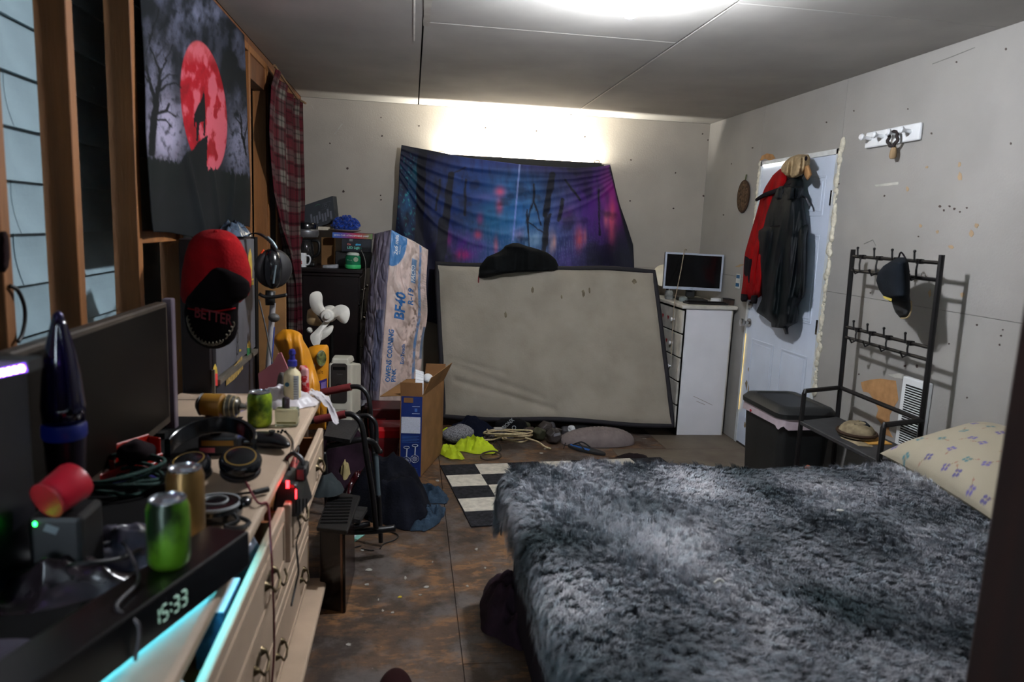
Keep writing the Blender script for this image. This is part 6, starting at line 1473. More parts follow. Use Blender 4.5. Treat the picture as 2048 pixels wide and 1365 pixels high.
blade(rnd([(650,640),(640,652),(628,664),(621,672),(624,684),(631,692),(640,688),(644,672),(650,658),(660,644)]), m_fw, 0)
blade(rnd([(640,650),(650,656),(660,652),(667,652),(664,664),(654,674),(640,682),(632,680),(636,664)]), m_fw, .05)
blade(rnd([(614,622),(624,618),(636,634),(646,648),(636,652),(616,648),(613,636)]), m_fy, .06)
MB().lathe([(.038,-.01),(.040,.006),(.034,.018),(.018,.022),(.016,.034),(.006,.036)], fc, (0,-1,0), 24).build('hub', m_fw, t, smooth=True)
MB().lathe([(.045,0),(.05,.02),(.045,.09),(.02,.11)], fc+Vector((0,.065,0)), (0,1,0), 24).build('motor', m_fw, t, smooth=True)
q = at(620,660,'y',4.38); MB().lathe([(.016,0),(.018,.01),(.008,.02)], q, (0,-1,0), 16).build('tilt_knob', m_fw, t, smooth=True)
MB().tube([(fc.x-.02, 4.72, 0.03), (fc.x-.02, 4.72, fc.z-.06), (fc.x-.01, 4.66, fc.z-.02), (fc.x, 4.46, fc.z)], .012, 12).build('pole', m_dark, t, smooth=True)
MB().lathe([(.13,0),(.13,.012),(.04,.028),(.02,.04)], (fc.x-.02, 4.72, .0), (0,0,1), 28).build('base', m_dark, t, smooth=True)
cable('fan_wire', [at(625,665,'y',4.33), at(620,685,'y',4.33), at(618,720,'y',4.3), at(622,760,'y',4.28)], .003, M('wire_red', (90,40,40), .5), 'thin wire hanging from the bare fan')

# ------------------------------------------------------------------ white heater tower
m_tw = M('tower_white', (196,192,176), .5, var=.05)
a0, a1 = at(655,916,'z',.02), at(706,922,'z',.02); yT = 4.42
xl, xr_ = at(657,800,'y',yT).x, at(704,800,'y',yT).x; xs = at(722,800,'y',yT+.14).x; zT = at(690,718,'y',yT).z
t = thing('white_heater_tower', 'upright white heater tower with dark control panel behind the step stool', 'heater', ((xl+xs)/2, yT+.07, 0))
MB().hexa([(xl,yT,.0),(xr_,yT,.0),(xs,yT+.16,.0),(xl+.01,yT+.16,0),(xl,yT,zT-.03),(xr_,yT,zT-.03),(xs,yT+.16,zT-.06),(xl+.01,yT+.16,zT-.03)]).build('body', m_tw, t, bevel=.012, seg=3)
MB().hexa([(xl+.012,yT+.004,zT-.04),(xr_-.02,yT+.004,zT-.04),(xs-.04,yT+.15,zT-.04),(xl+.015,yT+.15,zT-.04),(xl+.018,yT+.01,zT),(xr_-.025,yT+.01,zT),(xs-.05,yT+.13,zT),(xl+.02,yT+.13,zT)]).build('top_cap', m_tw, t, bevel=.01, seg=2)
mb = MB(); pr = rrect((xl+xr_)/2-.008, 0, (xr_-xl)/2-.022, .125, 0, .02); mb.prism([(p.x, yT-.002, zT-.155+p.y) for p in pr], (0,.003,0)); mb.build('dark_panel', M('panel_smoke', (50,46,44), .3), t)
MB().box(xl+.026, xr_-.04, yT-.004, yT-.002, zT-.07, zT-.05).build('display', m_dark, t, bevel=.001)
mb = MB()
for zq in (.17,.20): mb.tube([((xl+xr_)/2-.008+.018*math.cos(a), yT-.003, zT-zq+.012*math.sin(a)) for a in [2*PI*i/20 for i in range(20)]], .0015, 4, True)
mb.build('dial_mark', m_dark, t)
text('Comfort', .010, ((xl+xr_)/2-.022, yT-.0035, zT-.10), (1,0,0), (0,0,1), M('print_grey2', (120,120,120), .5), t)
for i in range(3): MB().box(xl+.02, xr_-.03, yT-.0012, yT-.0004, zT-.32-.008*i, zT-.318-.008*i).build('print_line', M('print_faint', (140,136,126), .5), t)
for i in range(6): MB().box(xs-.045+.0, xs-.001, yT+.02+.02*i, yT+.028+.02*i, .3, .32).build('vent_slot', m_dark, t)

# ------------------------------------------------------------------ step stool
m_grip = M('maroon_grip', (110,44,46), .85, var=.15, bump=.2, bscale=100); m_st2 = M('stool_tube', (20,20,23), .35, .2)
t = thing('step_stool', 'folding black step stool with maroon foam hand grips', 'step stool', (-.24, 3.35, 0))
def rail(pl_, r=.0125, name='side_rail', m=m_st2): return MB().tube(catmull(pl_, 6), r, 9).build(name, m, t, smooth='all')
rail([at(640,786,'y',3.62), at(668,780,'y',3.60), at(702,774,'y',3.58), at(722,776,'y',3.57), at(736,792,'y',3.56), at(740,815,'y',3.55), at(742,850,'y',3.55), at(747,900,'y',3.55), at(757,990,'y',3.5)])
rail([at(600,850,'y',3.12), at(640,838,'y',3.11), at(690,829,'y',3.10), at(708,832,'y',3.09), at(721,846,'y',3.08), at(727,870,'y',3.08), at(734,920,'y',3.08), at(745,990,'y',3.08), at(752,1058,'y',3.08)])
MB().tube([at(622,790,'y',3.62), at(702,774,'y',3.58)], .019, 12).build('foam_grip', m_grip, t, smooth=True)
MB().tube([at(630,841,'y',3.11), at(691,829,'y',3.10)], .018, 12).build('foam_grip', m_grip, t, smooth=True)
rail([at(716,833,'y',3.45), at(735,832,'y',3.44), at(750,845,'y',3.43), at(753,870,'y',3.42), at(753,890,'y',3.4), at(762,905,'y',3.35)], .011)
rail([at(655,893,'y',3.2), at(690,886,'y',3.2), at(722,880,'y',3.2), at(745,885,'y',3.22), at(757,905,'y',3.25)], .0135, 'front_rail')
MB().tube([at(751,906,'y',3.25), at(756,990,'y',3.25)], .0125, 10).build('grey_leg', M('grey_tube', (92,108,116), .4, .3), t, smooth=True)
rail([at(757,990,'y',3.25), at(760,1040,'y',3.25), Vector((at(762,1060,'y',3.25).x, 3.25, .02))], .011, 'leg')
rail([at(642,1066,'y',3.05), at(690,1058,'y',3.07), at(740,1048,'y',3.09)], .013, 'floor_rail')
rail([at(700,1064,'y',3.1), at(745,1062,'y',3.1), at(790,1057,'y',3.12)], .016, 'floor_rail')
pa = [at(650,858,'y',3.10), at(722,850,'y',3.10), at(735,846,'y',3.5), at(680,850,'y',3.5)]
MB().prism([at(648,872,'y',3.15), at(700,880,'y',3.12), at(722,842,'y',3.45), at(660,838,'y',3.45)], (0,.0,-.018)).build('upper_step', M('step_black', (18,17,20), .7, bump=.3, bscale=100), t)
st_p = [at(655,1030,'y',3.06), at(720,1040,'y',3.06), at(735,1015,'y',3.4), at(670,1008,'y',3.4)]
MB().prism(st_p, (0,0,-.02)).build('lower_step', MATS['step_black'], t)
rail([at(648,905,'y',3.12), at(652,960,'y',3.12), at(655,1035,'y',3.12)], .011, 'leg')
cable('jacket_drawstring', [at(958,552,'y',5.50), at(957,560,'y',5.50), at(957,566,'y',5.50)], .006, M('string_red', (110,24,30), .7), 'short red tipped drawstring hanging from the black jacket')

# ------------------------------------------------------------------ grey stickered locker, caps and ear defenders by the studs
FX = -.72; ly0 = 2.79; ly1 = at(515,600,'x',FX).y; lz = at(490,474,'x',FX).z
m_loc = M('locker_grey', (92,92,98), .5, .2, var=.15, scale=5)
t = thing('stickered_locker', 'dark grey metal locker covered in stickers beyond the dresser', 'locker', (-.78, (ly0+ly1)/2, 0)); LK = t
MB().box(-.84, FX-.016, ly0, ly1, 0, lz).build('cabinet', M('locker_dark', (24,12,14), .6), t, bevel=.004)
MB().box(FX-.0155, FX, ly0+.02, ly1-.06, .90, lz-.012).build('door', m_loc, t, bevel=.002)
MB().box(FX-.0155, FX+.004, ly1-.055, ly1, 0, lz-.005).build('edge_trim', m_dark, t)
MB().box(FX-.0155, FX-.003, ly0+.02, ly1-.06, .05, .87).build('lower_door', M('locker_low', (52,52,58), .5, .2), t)
MB().box(FX-.0155, FX+.012, ly0+.02, ly1-.06, .872, .892).build('ledge', M('strip_beige', (96,90,80), .5), t)
def stk(pts, m, name='sticker'): return MB().prism([at(u, v, 'x', FX+.001) for u, v in pts], (.0008,0,0)).build(name, m, t)
m_sy = M('sticker_yellow', (190,160,60), .5, var=.2, scale=40); m_sg = M('sticker_green', (40,120,70), .5); m_sr = M('sticker_red', (210,60,56), .5); m_so = M('sticker_gold', (170,140,76), .5, var=.4, scale=50)
def bullet(u, v, w, h, m1, m2):
    stk([(u-w,v),(u+w,v),(u+w,v-h*.55),(u-w,v-h*.55)], m1); stk([(u-w,v-h*.55),(u+w,v-h*.55),(u+w*.7,v-h*.82),(u,v-h),(u-w*.7,v-h*.82)], m2)
bullet(430, 772, 5, 44, m_sr, m_sy); bullet(498, 715, 4, 34, m_sg, m_sy); bullet(500, 557, 4, 60, m_sy, m_sy)
stk([(452,772),(454,745),(466,735),(476,722),(484,712),(486,738),(470,758)], m_so)
stk([(494,560),(507,557),(507,561),(494,564)], m_sy); stk([(494,566),(507,563),(507,570),(494,573)], m_sy)
stk([(478,700),(482,699),(482,703),(478,704)], m_sy)
text('Z COLT', .055, at(478,742,'x',FX+.0015), Vector((0,.02,1)), Vector((0,-1,.02)), M('stencil_dark', (40,40,44), .6), t, sx=1.3)
tag(MB().box(-.70, -.69, 2.66, 2.67, DT+.001, DT+.11).build('pale_strip', MATS['strip_beige']), 'thin pale upright strip standing at the far end of the dresser', 'strip')
# plastic film and dark tangle on top of locker
tag(crumple((-.76, 3.3, lz), .06, .16, .05, 71, 50, 20, .9, 18).build('film_bundle', M('film_blue', (70,84,100), .2, var=.3, scale=20, coat=.4), smooth='all'), 'crumpled bluish plastic film on top of the stickered locker', 'plastic film')
# red cap with black peak
m_cap = M('cap_red', (132,5,12), .95, var=.15, bump=.35, bscale=120, spec=.2); m_cbk = M('cap_black', (7,3,4), .95, var=.2, spec=.08)
cy0 = 2.56
rc = at(432, 545, 'y', cy0); t = thing('baseball_hat', 'red and black ball cap with scroll trim hanging above the dresser', 'cap', (rc.x, cy0, rc.z-.1)); CP = t
capr = [(459,418,440),(463,402,458),(472,388,472),(485,378,482),(510,370,494),(540,364,502),(565,362,503),(590,360,498),(606,366,480),(612,378,462)]
puffy(capr, 'y', cy0, .10, (0,-1,0), 44, 44, .10, 6, 21).build('crown', m_cap, t, smooth='all')
def panel(pts, yy, m, name, th=.006, k=5):
    return MB().prism([at(u, v, 'y', yy) for u, v in rnd(pts, k)], (0, th, 0)).build(name, m, t)
capf = [(530,430,436),(540,418,462),(552,405,485),(565,394,499),(580,384,501),(595,374,494),(606,370,474),(616,376,452),(620,392,440)]
puffy(capf, 'y', cy0-.055, .062, (0,-1,0), 36, 30, .05, 6, 22).build('front_panel', m_cbk, t, smooth='all')
brr = [(604,372,478),(612,370,477),(625,368,476),(645,370,476),(662,374,475),(677,382,470),(688,394,460),(695,408,446),(698,418,436)]
puffy(brr, 'y', cy0-.03, .045, (0,-1,0), 40, 30, .04, 6, 23).build('peak', m_cbk, t, smooth='all')
def psurf(u, v, rows=brr, y0=cy0-.03, th=.045, ex=.004):
    L, R = lerp_rows(rows, v); a = (u-L)/(R-L); b = (v-rows[0][0])/(rows[-1][0]-rows[0][0])
    w = math.sqrt(max(0, 1-(2*a-1)**2))*min(1, math.sqrt(max(0, min(b, 1-b))*8+1e-6))
    return at(u, v, 'y', y0-th*w*1.06-ex)
m_scr2 = M('scroll_silver', (110,100,84), .5, .3, var=.3, scale=60)
mb = MB()
for ph in (0, PI):
    pts = []
    for i in range(60):
        f_ = i/59; an = PI*.97-f_*PI*.62; u = 423+47*math.cos(an)+2.6*math.sin(f_*40+ph); v = 630+58*math.sin(an)+3.5*math.cos(f_*40+ph); pts.append(psurf(u, v))
    mb.tube(pts, .0022, 5)
pts = []
for i in range(40):
    f_ = i/39; an = PI*(.30-.20*f_); u = 423+46*math.cos(an)+2.5*math.sin(f_*22); v = 630+56*math.sin(an)+3*math.cos(f_*22); pts.append(psurf(u, v))
mb.tube(pts, .0022, 5)
mb.build('scroll_trim', m_scr2, t, smooth='all')
o_ = psurf(388, 634, ex=.022); lt = text('BETTER', .050, o_, at(460,634,'y',o_.y)-at(390,618,'y',o_.y), Vector((.05,0,1)), M('cap_letters', (110,16,26), .8), t, sx=.72, bold=.001)
MB().tube([psurf(u, 618+5*math.sin((u-380)/85*PI)) for u in range(376, 474, 5)], .003, 5).build('piping', m_cap, t)
MB().sph(at(432,464,'y',cy0-.05), .008, n=8, m=6).build('button', m_cap, t)
MB().cyl((rc.x, cy0-.01, rc.z+.03), (-.845, 2.86, rc.z+.05), .004, n=6).build('hanging_wire', m_dark, t)
# ear defenders / headphones hanging on the locker corner
ey = 3.3
t = thing('ear_defenders', 'black and orange ear defenders hanging at the corner of the locker', 'headphones', (at(540,540,'y',ey).x, ey, at(540,590,'y',ey).z))
hb_ = catmull([at(486,474,'x',-.735), at(508,468,'y',ey), at(526,474,'y',ey), at(542,488,'y',ey), at(552,505,'y',ey), at(557,525,'y',ey)], 6)
mb = MB(); vs = []
for i, q in enumerate(hb_):
    vs += [q+Vector((0,-.02,0)), q+Vector((0,.02,0)), q+Vector((.006,.02,.006)), q+Vector((.006,-.02,.006))]
n_ = len(hb_); mb.add(vs, [(4*i+j, 4*i+(j+1) % 4, 4*i+4+(j+1) % 4, 4*i+4+j) for i in range(n_-1) for j in range(4)]+[(0,1,2,3),(4*n_-1,4*n_-2,4*n_-3,4*n_-4)])
mb.build('headband', m_gl, t, smooth=True)
MB().tube([q+Vector((.009,-.012,.009)) for q in hb_[14:24]], .006, 6).build('band_highlight', M('band_grey', (120,134,140), .3, .4), t, smooth='all')
ec = at(545,538,'y',ey)
def ecup(a, b):
    an = 2*PI*a; rr2 = math.sin(PI/2*min(1,b*1.0)); return ec+Vector((.042*rr2*math.cos(an), -.05*math.cos(PI/2*b), .090*rr2*math.sin(an)))
MB().grid(ecup, 32, 12, True).build('ear_cup', m_gl, t, smooth='all')
MB().lathe([(.01,0),(.075,.002),(.088,.02),(.08,.035),(.02,.04)], ec+Vector((.012,.0,0)), (-.55,.83,0), 28).build('ear_pad', M('pad_leather', (18,14,17), .6), t, smooth='all')
MB().tube([ec+Vector((-.018+.028*math.cos(a)-.010, -.012, .082*math.sin(a))) for a in [PI*.55+PI*.75*i/20 for i in range(21)]], .0045, 6).build('orange_ring', M('ring_orange', (230,70,20), .45), t, smooth='all')
MB().tube([ec+Vector((.012, -.052, -.06)), ec+Vector((.022,-.045,.02))], .005, 6).build('cup_highlight', M('band_grey', (120,134,140), .3, .4), t)
t = thing('mop_handle', 'pale metal handle with black rubber grip standing before the brown sheet', 'broom', (at(532,745,'y',3.34).x, 3.34, .0))
p0_, p1_ = at(546,606,'y',3.34), at(535,760,'y',3.34); dv = (p1_-p0_).normalized()
MB().cyl(p0_, p0_+dv*(p0_.z-.02)/(-dv.z), .013, n=14).build('shaft', M('handle_pale', (176,172,172), .4, .3), t, smooth=True)
MB().tube([at(541,582,'y',3.34), at(540,596,'y',3.34), at(541,610,'y',3.34)], .022, 12).build('grip', m_blkp, t, smooth='all')
MB().tube([p0_+dv*.11+Vector((.014,-.004,0)), p0_+dv*.30+Vector((.014,-.004,0))], .003, 6).build('blue_sticker', M('sticker_blue2', (40,70,150), .5), t)
t2 = thing('coat_hook_bar', 'short dark bent bar sticking out beside the ear defenders', 'bar', at(560,596,'y',3.3))
MB().tube(catmull([at(518,588,'y',3.3), at(530,594,'y',3.3), at(552,594,'y',3.3), at(574,590,'y',3.3)], 5), .008, 8).build('bar', m_blkp, t2, smooth='all')
MB().sph(at(548,636,'y',3.3), .026, .02, .02, 12, 8).build('knob', M('knob_grey', (70,68,66), .5), t2, smooth='all')
tag(MB().hexa([Vector((-.76,3.60,0)),Vector((at(572,700,'y',3.6).x,3.60,0)),Vector((at(572,700,'y',3.6).x,3.615,0)),Vector((-.76,3.615,0)),Vector((-.76,3.66,at(540,528,'y',3.66).z)),Vector((at(571,528,'y',3.66).x,3.66,at(571,528,'y',3.66).z)),Vector((at(571,528,'y',3.66).x,3.675,at(571,528,'y',3.66).z)),Vector((-.76,3.675,at(540,528,'y',3.66).z))]).build('brown_board', m_cb), 'plain brown cardboard sheet leaning on the studs beside the curtain', 'board')
cable('black_cable', [at(518,600,'y',3.15), at(530,650,'y',3.1), at(540,700,'y',3.05), at(548,745,'y',3.0), at(553,780,'y',2.95), at(556,800,'y',2.9)], .0035, m_cab, 'long black cable hanging from the ear defenders')
tag(MB().prism([at(u, v, 'y', 2.74) for u, v in ((516,748),(545,728),(556,708),(562,706),(577,742),(580,789),(520,793))], (0,.012,0)).build('pink_sheet', M('pink_card', (164,96,104), .8, var=.08)), 'dusty pink card standing behind the spray bottle', 'card')
tag(puffy([(745,560,568),(752,556,572),(770,553,574),(792,553,574)], 'y', 2.71, .04, (0,-1,0), 12, 12, .1, 5, 5).build('grey_pouch', M('pouch_grey', (66,62,56), .8), smooth='all'), 'small rounded grey pouch against the pink card', 'pouch')

# pet food bags
m_yb = M('bag_yellow', (196,128,12), .45, var=.12, scale=6, bump=.25, bscale=18); m_pp = M('print_purple', (50,34,110), .5)
t = thing('tall_yellow_bag', 'crumpled open yellow food bag leaning at the back of the dresser', 'bag', (at(590,760,'y',3.5).x, 3.5, .4))
puffy([(659,566,582),(664,560,598),(670,552,604),(680,545,606),(700,556,618),(730,566,628),(770,578,640),(830,590,640)], 'y', 3.45, .10, (0,-1,0), 36, 44, .75, 16, 6).build('body', m_yb, t, smooth='all')
t = thing('printed_yellow_bag', 'yellow pet food bag with purple print standing beside the white heater tower', 'bag', (at(630,760,'y',3.75).x, 3.75, .3)); YB = t
ybr = [(690,634,654),(694,620,657),(700,612,658),(720,606,658),(750,606,657),(790,612,655),(860,616,652)]
puffy(ybr, 'y', 3.75, .08, (0,-1,0), 30, 44, .25, 12, 7).build('body', m_yb, t, smooth='all')
def ys(u, v, ex=.006):
    L, R = lerp_rows(ybr, v); a = (u-L)/(R-L); b = (v-690)/170; w = math.sqrt(max(0, 1-(2*a-1)**2))*min(1, math.sqrt(max(0, min(b, 1-b))*8+1e-6))
    return at(u, v, 'y', 3.75-.08*w*1.18-ex)
def ydec(pts, m, name): return MB().prism([ys(u, v, .008) for u, v in pts], (0,-.0008,0)).build(name, m, t)
ydec([(643+10*math.cos(a), 717+16*math.sin(a)) for a in [2*PI*i/16 for i in range(16)]], M('print_photo', (86,92,44), .5, var=.5, scale=60), 'printed_picture')
ydec([(632,765),(654,757),(654,790),(636,795),(630,785)], m_pp, 'purple_panel')
ydec([(642,766),(652,763),(652,776),(642,779)], M('print_lilac', (110,90,150), .5), 'small_square')
yo = ys(613, 724, .012); text('meat', .055, yo, (1,0,-.15), (.0,0,1), m_pp, t, sx=.7, bold=.001)
yo = ys(612, 706, .012); text('red', .05, ys(614,738,.012), (1,0,-.12), (0,0,1), m_pegw, t, sx=.6)
text('Adult', .03, ys(622,750,.012), (1,0,.1), (0,0,1), M('print_brown', (90,54,20), .5), t, sx=.9)
for i in range(3): ydec([(623,756+5*i),(634,755+5*i),(634,757+5*i),(623,758+5*i)], MATS['print_brown'], 'print_line')
t = thing('red_snack_bag', 'red and white snack bag tucked between the yellow bags and spray bottle', 'bag', (at(610,770,'y',3.3).x, 3.3, .6))
puffy([(731,600,612),(738,598,618),(760,597,618),(785,598,620),(800,600,620)], 'y', 3.3, .03, (0,-1,0), 20, 24, .3, 20, 9).build('body', M('snack_red', (180,28,30), .3, col2=(206,150,150), scale=34, ramp=(.5,.56)), t, smooth='all')

# ------------------------------------------------------------------ slim bin, red tub, heap of clothes
t = thing('slim_black_cabinet', 'slim glossy black cabinet with bronze edge beside the dresser plinth', 'cabinet', (-.275, 2.8, 0))
gx0, gx1 = -.325, -.222
MB().hexa([(gx0,2.70,.0),(gx1,2.66,.0),(gx1+.01,3.02,.0),(gx0+.01,3.06,.0),(gx0,2.70,.33),(gx1-.005,2.66,.33),(gx1,3.02,.33),(gx0+.01,3.06,.33)]).build('body', M('gloss_maroon_black', (20,9,9), .2, spec=.6), t, bevel=.004)
MB().hexa([(gx1-.018,2.664,.002),(gx1-.010,2.661,.002),(gx1-.010,2.668,.002),(gx1-.018,2.671,.002),(gx1-.023,2.664,.325),(gx1-.015,2.661,.325),(gx1-.015,2.668,.325),(gx1-.023,2.671,.325)]).build('bronze_edge', M('bronze_edge', (120,92,74), .3, .6), t)
MB().hexa([(gx0-.01,2.68,.332),(gx1+.005,2.64,.332),(gx1+.03,3.0,.332),(gx0+.0,3.06,.332),(gx0-.01,2.68,.35),(gx1+.005,2.64,.35),(gx1+.03,3.0,.35),(gx0+.0,3.06,.35)]).build('top_board', m_blkp, t, bevel=.003)
for i in range(9): MB().box(gx0+.0, gx1-.0, 2.71+.032*i, 2.722+.032*i, .3505, .3535).build('top_rib', m_dark, t)
m_redt = M('tub_red', (190,16,24), .4, var=.08)
t = thing('red_tub', 'big red plastic tub with striped label between the step stool and fan carton', 'tub', (-.12, 4.42, 0))
tx, ty = -.115, 4.47
loft([rrect(tx,ty,.10,.09,0,.03), rrect(tx,ty,.115,.10,.1,.03), rrect(tx,ty,.115,.10,.20,.03), rrect(tx,ty,.10,.085,.225,.03)]).build('body', M('tub_maroon', (92,8,14), .4, var=.15), t, smooth=True)
loft([rrect(tx,ty,.118,.102,.19,.03), rrect(tx,ty,.12,.105,.235,.03), rrect(tx,ty,.10,.085,.255,.03)]).build('lid', m_redt, t, smooth=True)
MB().hexa([(tx+.045,ty-.104,.045),(tx+.085,ty-.104,.05),(tx+.085,ty-.1,.05),(tx+.045,ty-.1,.045),(tx+.07,ty-.107,.18),(tx+.112,ty-.10,.19),(tx+.112,ty-.09,.19),(tx+.07,ty-.1,.18)]).build('label', M('label_pinkwhite', (176,150,156), .5, var=.4, scale=40), t)
MB().hexa([(tx+.086,ty-.104,.05),(tx+.10,ty-.102,.05),(tx+.10,ty-.1,.05),(tx+.086,ty-.1,.05),(tx+.10,ty-.105,.15),(tx+.117,ty-.09,.15),(tx+.117,ty-.09,.15),(tx+.10,ty-.1,.15)]).build('blue_stripe', M('stripe_navy', (40,40,110), .5), t)
t = thing('red_crate', 'red plastic lid shape standing behind the red tub', 'crate', (-.14, 4.72, 0))
MB().box(-.26, -.03, 4.66, 4.90, .0, .30).build('body', M('crate_maroon', (78,8,12), .5, var=.2), t, bevel=.01, seg=2)
MB().prism([at(u, v, 'y', 4.655) for u, v in ((752,838),(772,838),(760,858),(750,862))], (0,.004,0)).build('bright_patch', m_redt, t)
# dark clothes heap and jeans
m_nv = M('cloth_navy', (12,14,24), .9, var=.3, scale=8, bump=.3, bscale=80); m_jn = M('denim', (44,60,76), .9, var=.25, scale=14, bump=.4, bscale=160)
p = at(790,1035,'z',0)
tag(crumple((p.x-.02, p.y+.18, 0), .22, .34, .24, 81, 90, 30, .45, 5.5, .3).build('navy_clothes', m_nv, smooth='all'), 'heap of dark navy clothes on the floor before the fan carton', 'clothes')
p = at(860,1000,'z',0)
mbj = crumple((p.x+.0, p.y+.04, 0), .10, .12, .05, 83, 60, 22, .9, 20, .5); q2 = at(862,1046,'z',0)
mb2 = crumple((q2.x-.01, q2.y+.04, 0), .07, .16, .05, 85, 70, 24, .9, 20, -.35); mbj.add(mb2.v, mb2.f)
tag(mbj.build('blue_jeans', m_jn, smooth='all'), 'faded blue jeans spilling from the dark heap onto the plywood', 'jeans')
p = at(722,1012,'z',0); tag(crumple((p.x, p.y+.1, 0), .10, .14, .13, 87, 50, 20, .7, 14).build('maroon_plastic_bag', M('film_maroon', (60,14,20), .25, var=.4, scale=14), smooth='all'), 'shiny dark maroon plastic bag under the step stool', 'bag')
p = at(840,1035,'z',0); tag(crumple((p.x-.03, p.y+.04, 0), .05, .09, .10, 88, 40, 16, .6, 12).build('maroon_cloth', M('cloth_maroon', (52,12,18), .9), smooth='all'), 'dark red cloth lying in the fold of the blue jeans', 'cloth')
for i, (u, v, a, b, hh, m, lb) in enumerate([(672,985,.05,.06,.07,M('tissue_white', (190,190,186), .8, bump=.3, bscale=40),'crumpled white tissue under the step stool, nearest the dresser drawers'),(690,965,.045,.06,.13,M('tissue_yellow', (176,160,110), .8),'pale yellow crumpled paper under the step stool'),(668,1012,.035,.04,.05,M('tissue_blue', (130,150,160), .8),'pale blue white scrap beside the slim black cabinet top')]):
    p = at(u, v+18, 'z', 0); tag(crumple((p.x, p.y, 0), a, b, hh, 90+i, 26, 10, .9, 22).build('paper_scrap', m, smooth='all'), lb, 'paper')
p = at(720,915,'z',0); tag(crumple((p.x-.08, p.y-.35, 0), .22, .34, .26, 95, 60, 22, .5, 6).build('dark_heap', M('cloth_plum', (34,18,30), .9, var=.4, scale=7), smooth='all'), 'dark plum clothes heaped beneath the step stool', 'clothes')
tag(crumple((-.33, 3.0, .37), .07, .08, .06, 97, 40, 16, .5, 12).build('grey_cloth', M('cloth_charcoal', (44,50,52), .9), smooth='all'), 'charcoal cloth lying on the slim black cabinet top', 'cloth')
tq = [at(u, v, 'z', .004) for u, v in ((662,1062),(716,1060),(732,1068),(706,1086),(672,1078))]
t = thing('teal_leaflet', 'pale teal leaflet lying on the floor beside the slim black cabinet', 'leaflet', sum(tq, Vector())/5)
MB().prism([p+Vector((0,0,-.003)) for p in tq], (0,0,.003)).build('sheet', M('paper_teal', (120,176,164), .7, var=.1), t)
MB().prism([at(u, v, 'z', .0045) for u, v in ((694,1078),(710,1070),(713,1073),(698,1081))], (0,0,.0008)).build('white_print', m_pw, t)
cable('black_cable', [at(742,1065,'z',.004), at(770,1062,'z',.005), at(795,1070,'z',.006), at(790,1080,'z',.005), at(768,1088,'z',.004), at(760,1098,'z',.004)], .003, m_cab, 'thin black cable curling over the plywood by the jeans')
cable('black_cable', [at(664,1092,'z',.01), at(690,1100,'z',.012), at(698,1106,'z',.012), at(685,1114,'z',.008), at(670,1120,'z',.005)], .005, m_cab, 'kinked black cable on the floor beside the slim cabinet')
cable('black_cable', [at(694,1106,'z',.006), at(708,1096,'z',.006), at(722,1092,'z',.004)], .003, m_cab, 'short end of black cable sticking up on the floor')
cable('black_cable', [at(723,1098,'z',.004), at(738,1101,'z',.004), at(748,1101,'z',.004)], .0025, m_cab, 'tiny piece of black wire lying on the plywood')

# ------------------------------------------------------------------ things along the foot of the mattress
m_hv = M('hivis_yellow', (176,196,12), .8, var=.12, scale=10, bump=.2, bscale=50)
p = at(935,902,'z',0); mbh = crumple((p.x+.05, p.y+.02, 0), .16, .10, .07, 101, 80, 24, .8, 16, -.25)
p2 = at(900,908,'z',0); m3 = crumple((p2.x+.0, p2.y-.02, 0), .06, .13, .05, 102, 60, 20, .8, 20, .45); mbh.add(m3.v, m3.f)
p3 = at(893,862,'y',4.98); m3 = crumple((p3.x, 4.98, p3.z-.03), .06, .05, .04, 103, 30, 12, .6, 20); mbh.add(m3.v, m3.f)
tag(mbh.build('hivis_shirt', m_hv, smooth='all'), 'bright yellow safety shirt crumpled on the floor by the fan carton', 'shirt')
p = at(915,880,'y',4.88); tag(MB().grid(lambda a, b: Vector((p.x, 4.88, .07))+Vector((.115*math.cos(2*PI*a)*math.sin(PI*b+1e-3), .08*math.sin(2*PI*a)*math.sin(PI*b+1e-3), -.058*math.cos(PI*b)+.012*fr((a*5,b*5,3))+.01*math.cos(2*PI*a))), 36, 18, True).build('grey_beanie', M('knit_grey', (150,150,156), .95, col2=(60,58,62), scale=220, ramp=(.42,.55), bump=.5, bscale=250), smooth='all'), 'speckled grey knit beanie on the yellow safety shirt', 'beanie')
tag(crumple((at(935,880,'z',0).x+.03, 5.02, 0), .20, .09, .13, 105, 60, 20, .5, 8).build('navy_cloth', M('cloth_midnight', (12,17,34), .9, var=.2), smooth='all'), 'dark navy cloth lying behind the speckled grey beanie', 'cloth')
t = thing('black_sack', 'black fabric bag with white lettering against the foot of the mattress', 'bag', (at(1018,860,'y',5.05).x, 5.05, .0))
puffy([(838,1002,1040),(845,990,1052),(855,990,1056),(868,1004,1056),(880,1010,1050)], 'y', 5.08, .07, (0,-1,0), 24, 20, .3, 8, 31).build('body', m_blk, t, smooth='all')
text('BIONX', .040, at(1008,860,'y',4.99), Vector((1,0,.95)), Vector((-.9,0,1)), M('print_grey3', (150,156,160), .6), t, sx=.8, bold=.001)
q = at(1028,856,'y',4.995); MB().tube([q+Vector((.013*math.cos(a),0,.013*math.sin(a))) for a in [2*PI*i/16 for i in range(16)]], .003, 5, True).build('printed_ring', MATS['print_grey3'], t)
p = at(996,863,'y',5.0); tag(MB().obox(p, (.032,0,.0), (0,.015,0), (0,0,.028)).build('white_packet', M('packet_white', (170,166,160), .6, var=.2, scale=40), bevel=.004), 'small white packet leaning on the black lettered bag', 'packet')
m_rope = M('rope_cream', (190,172,134), .8, var=.15, scale=80, bump=.3, bscale=200)
rc0 = at(1030,885,'z',.02); mb = MB()
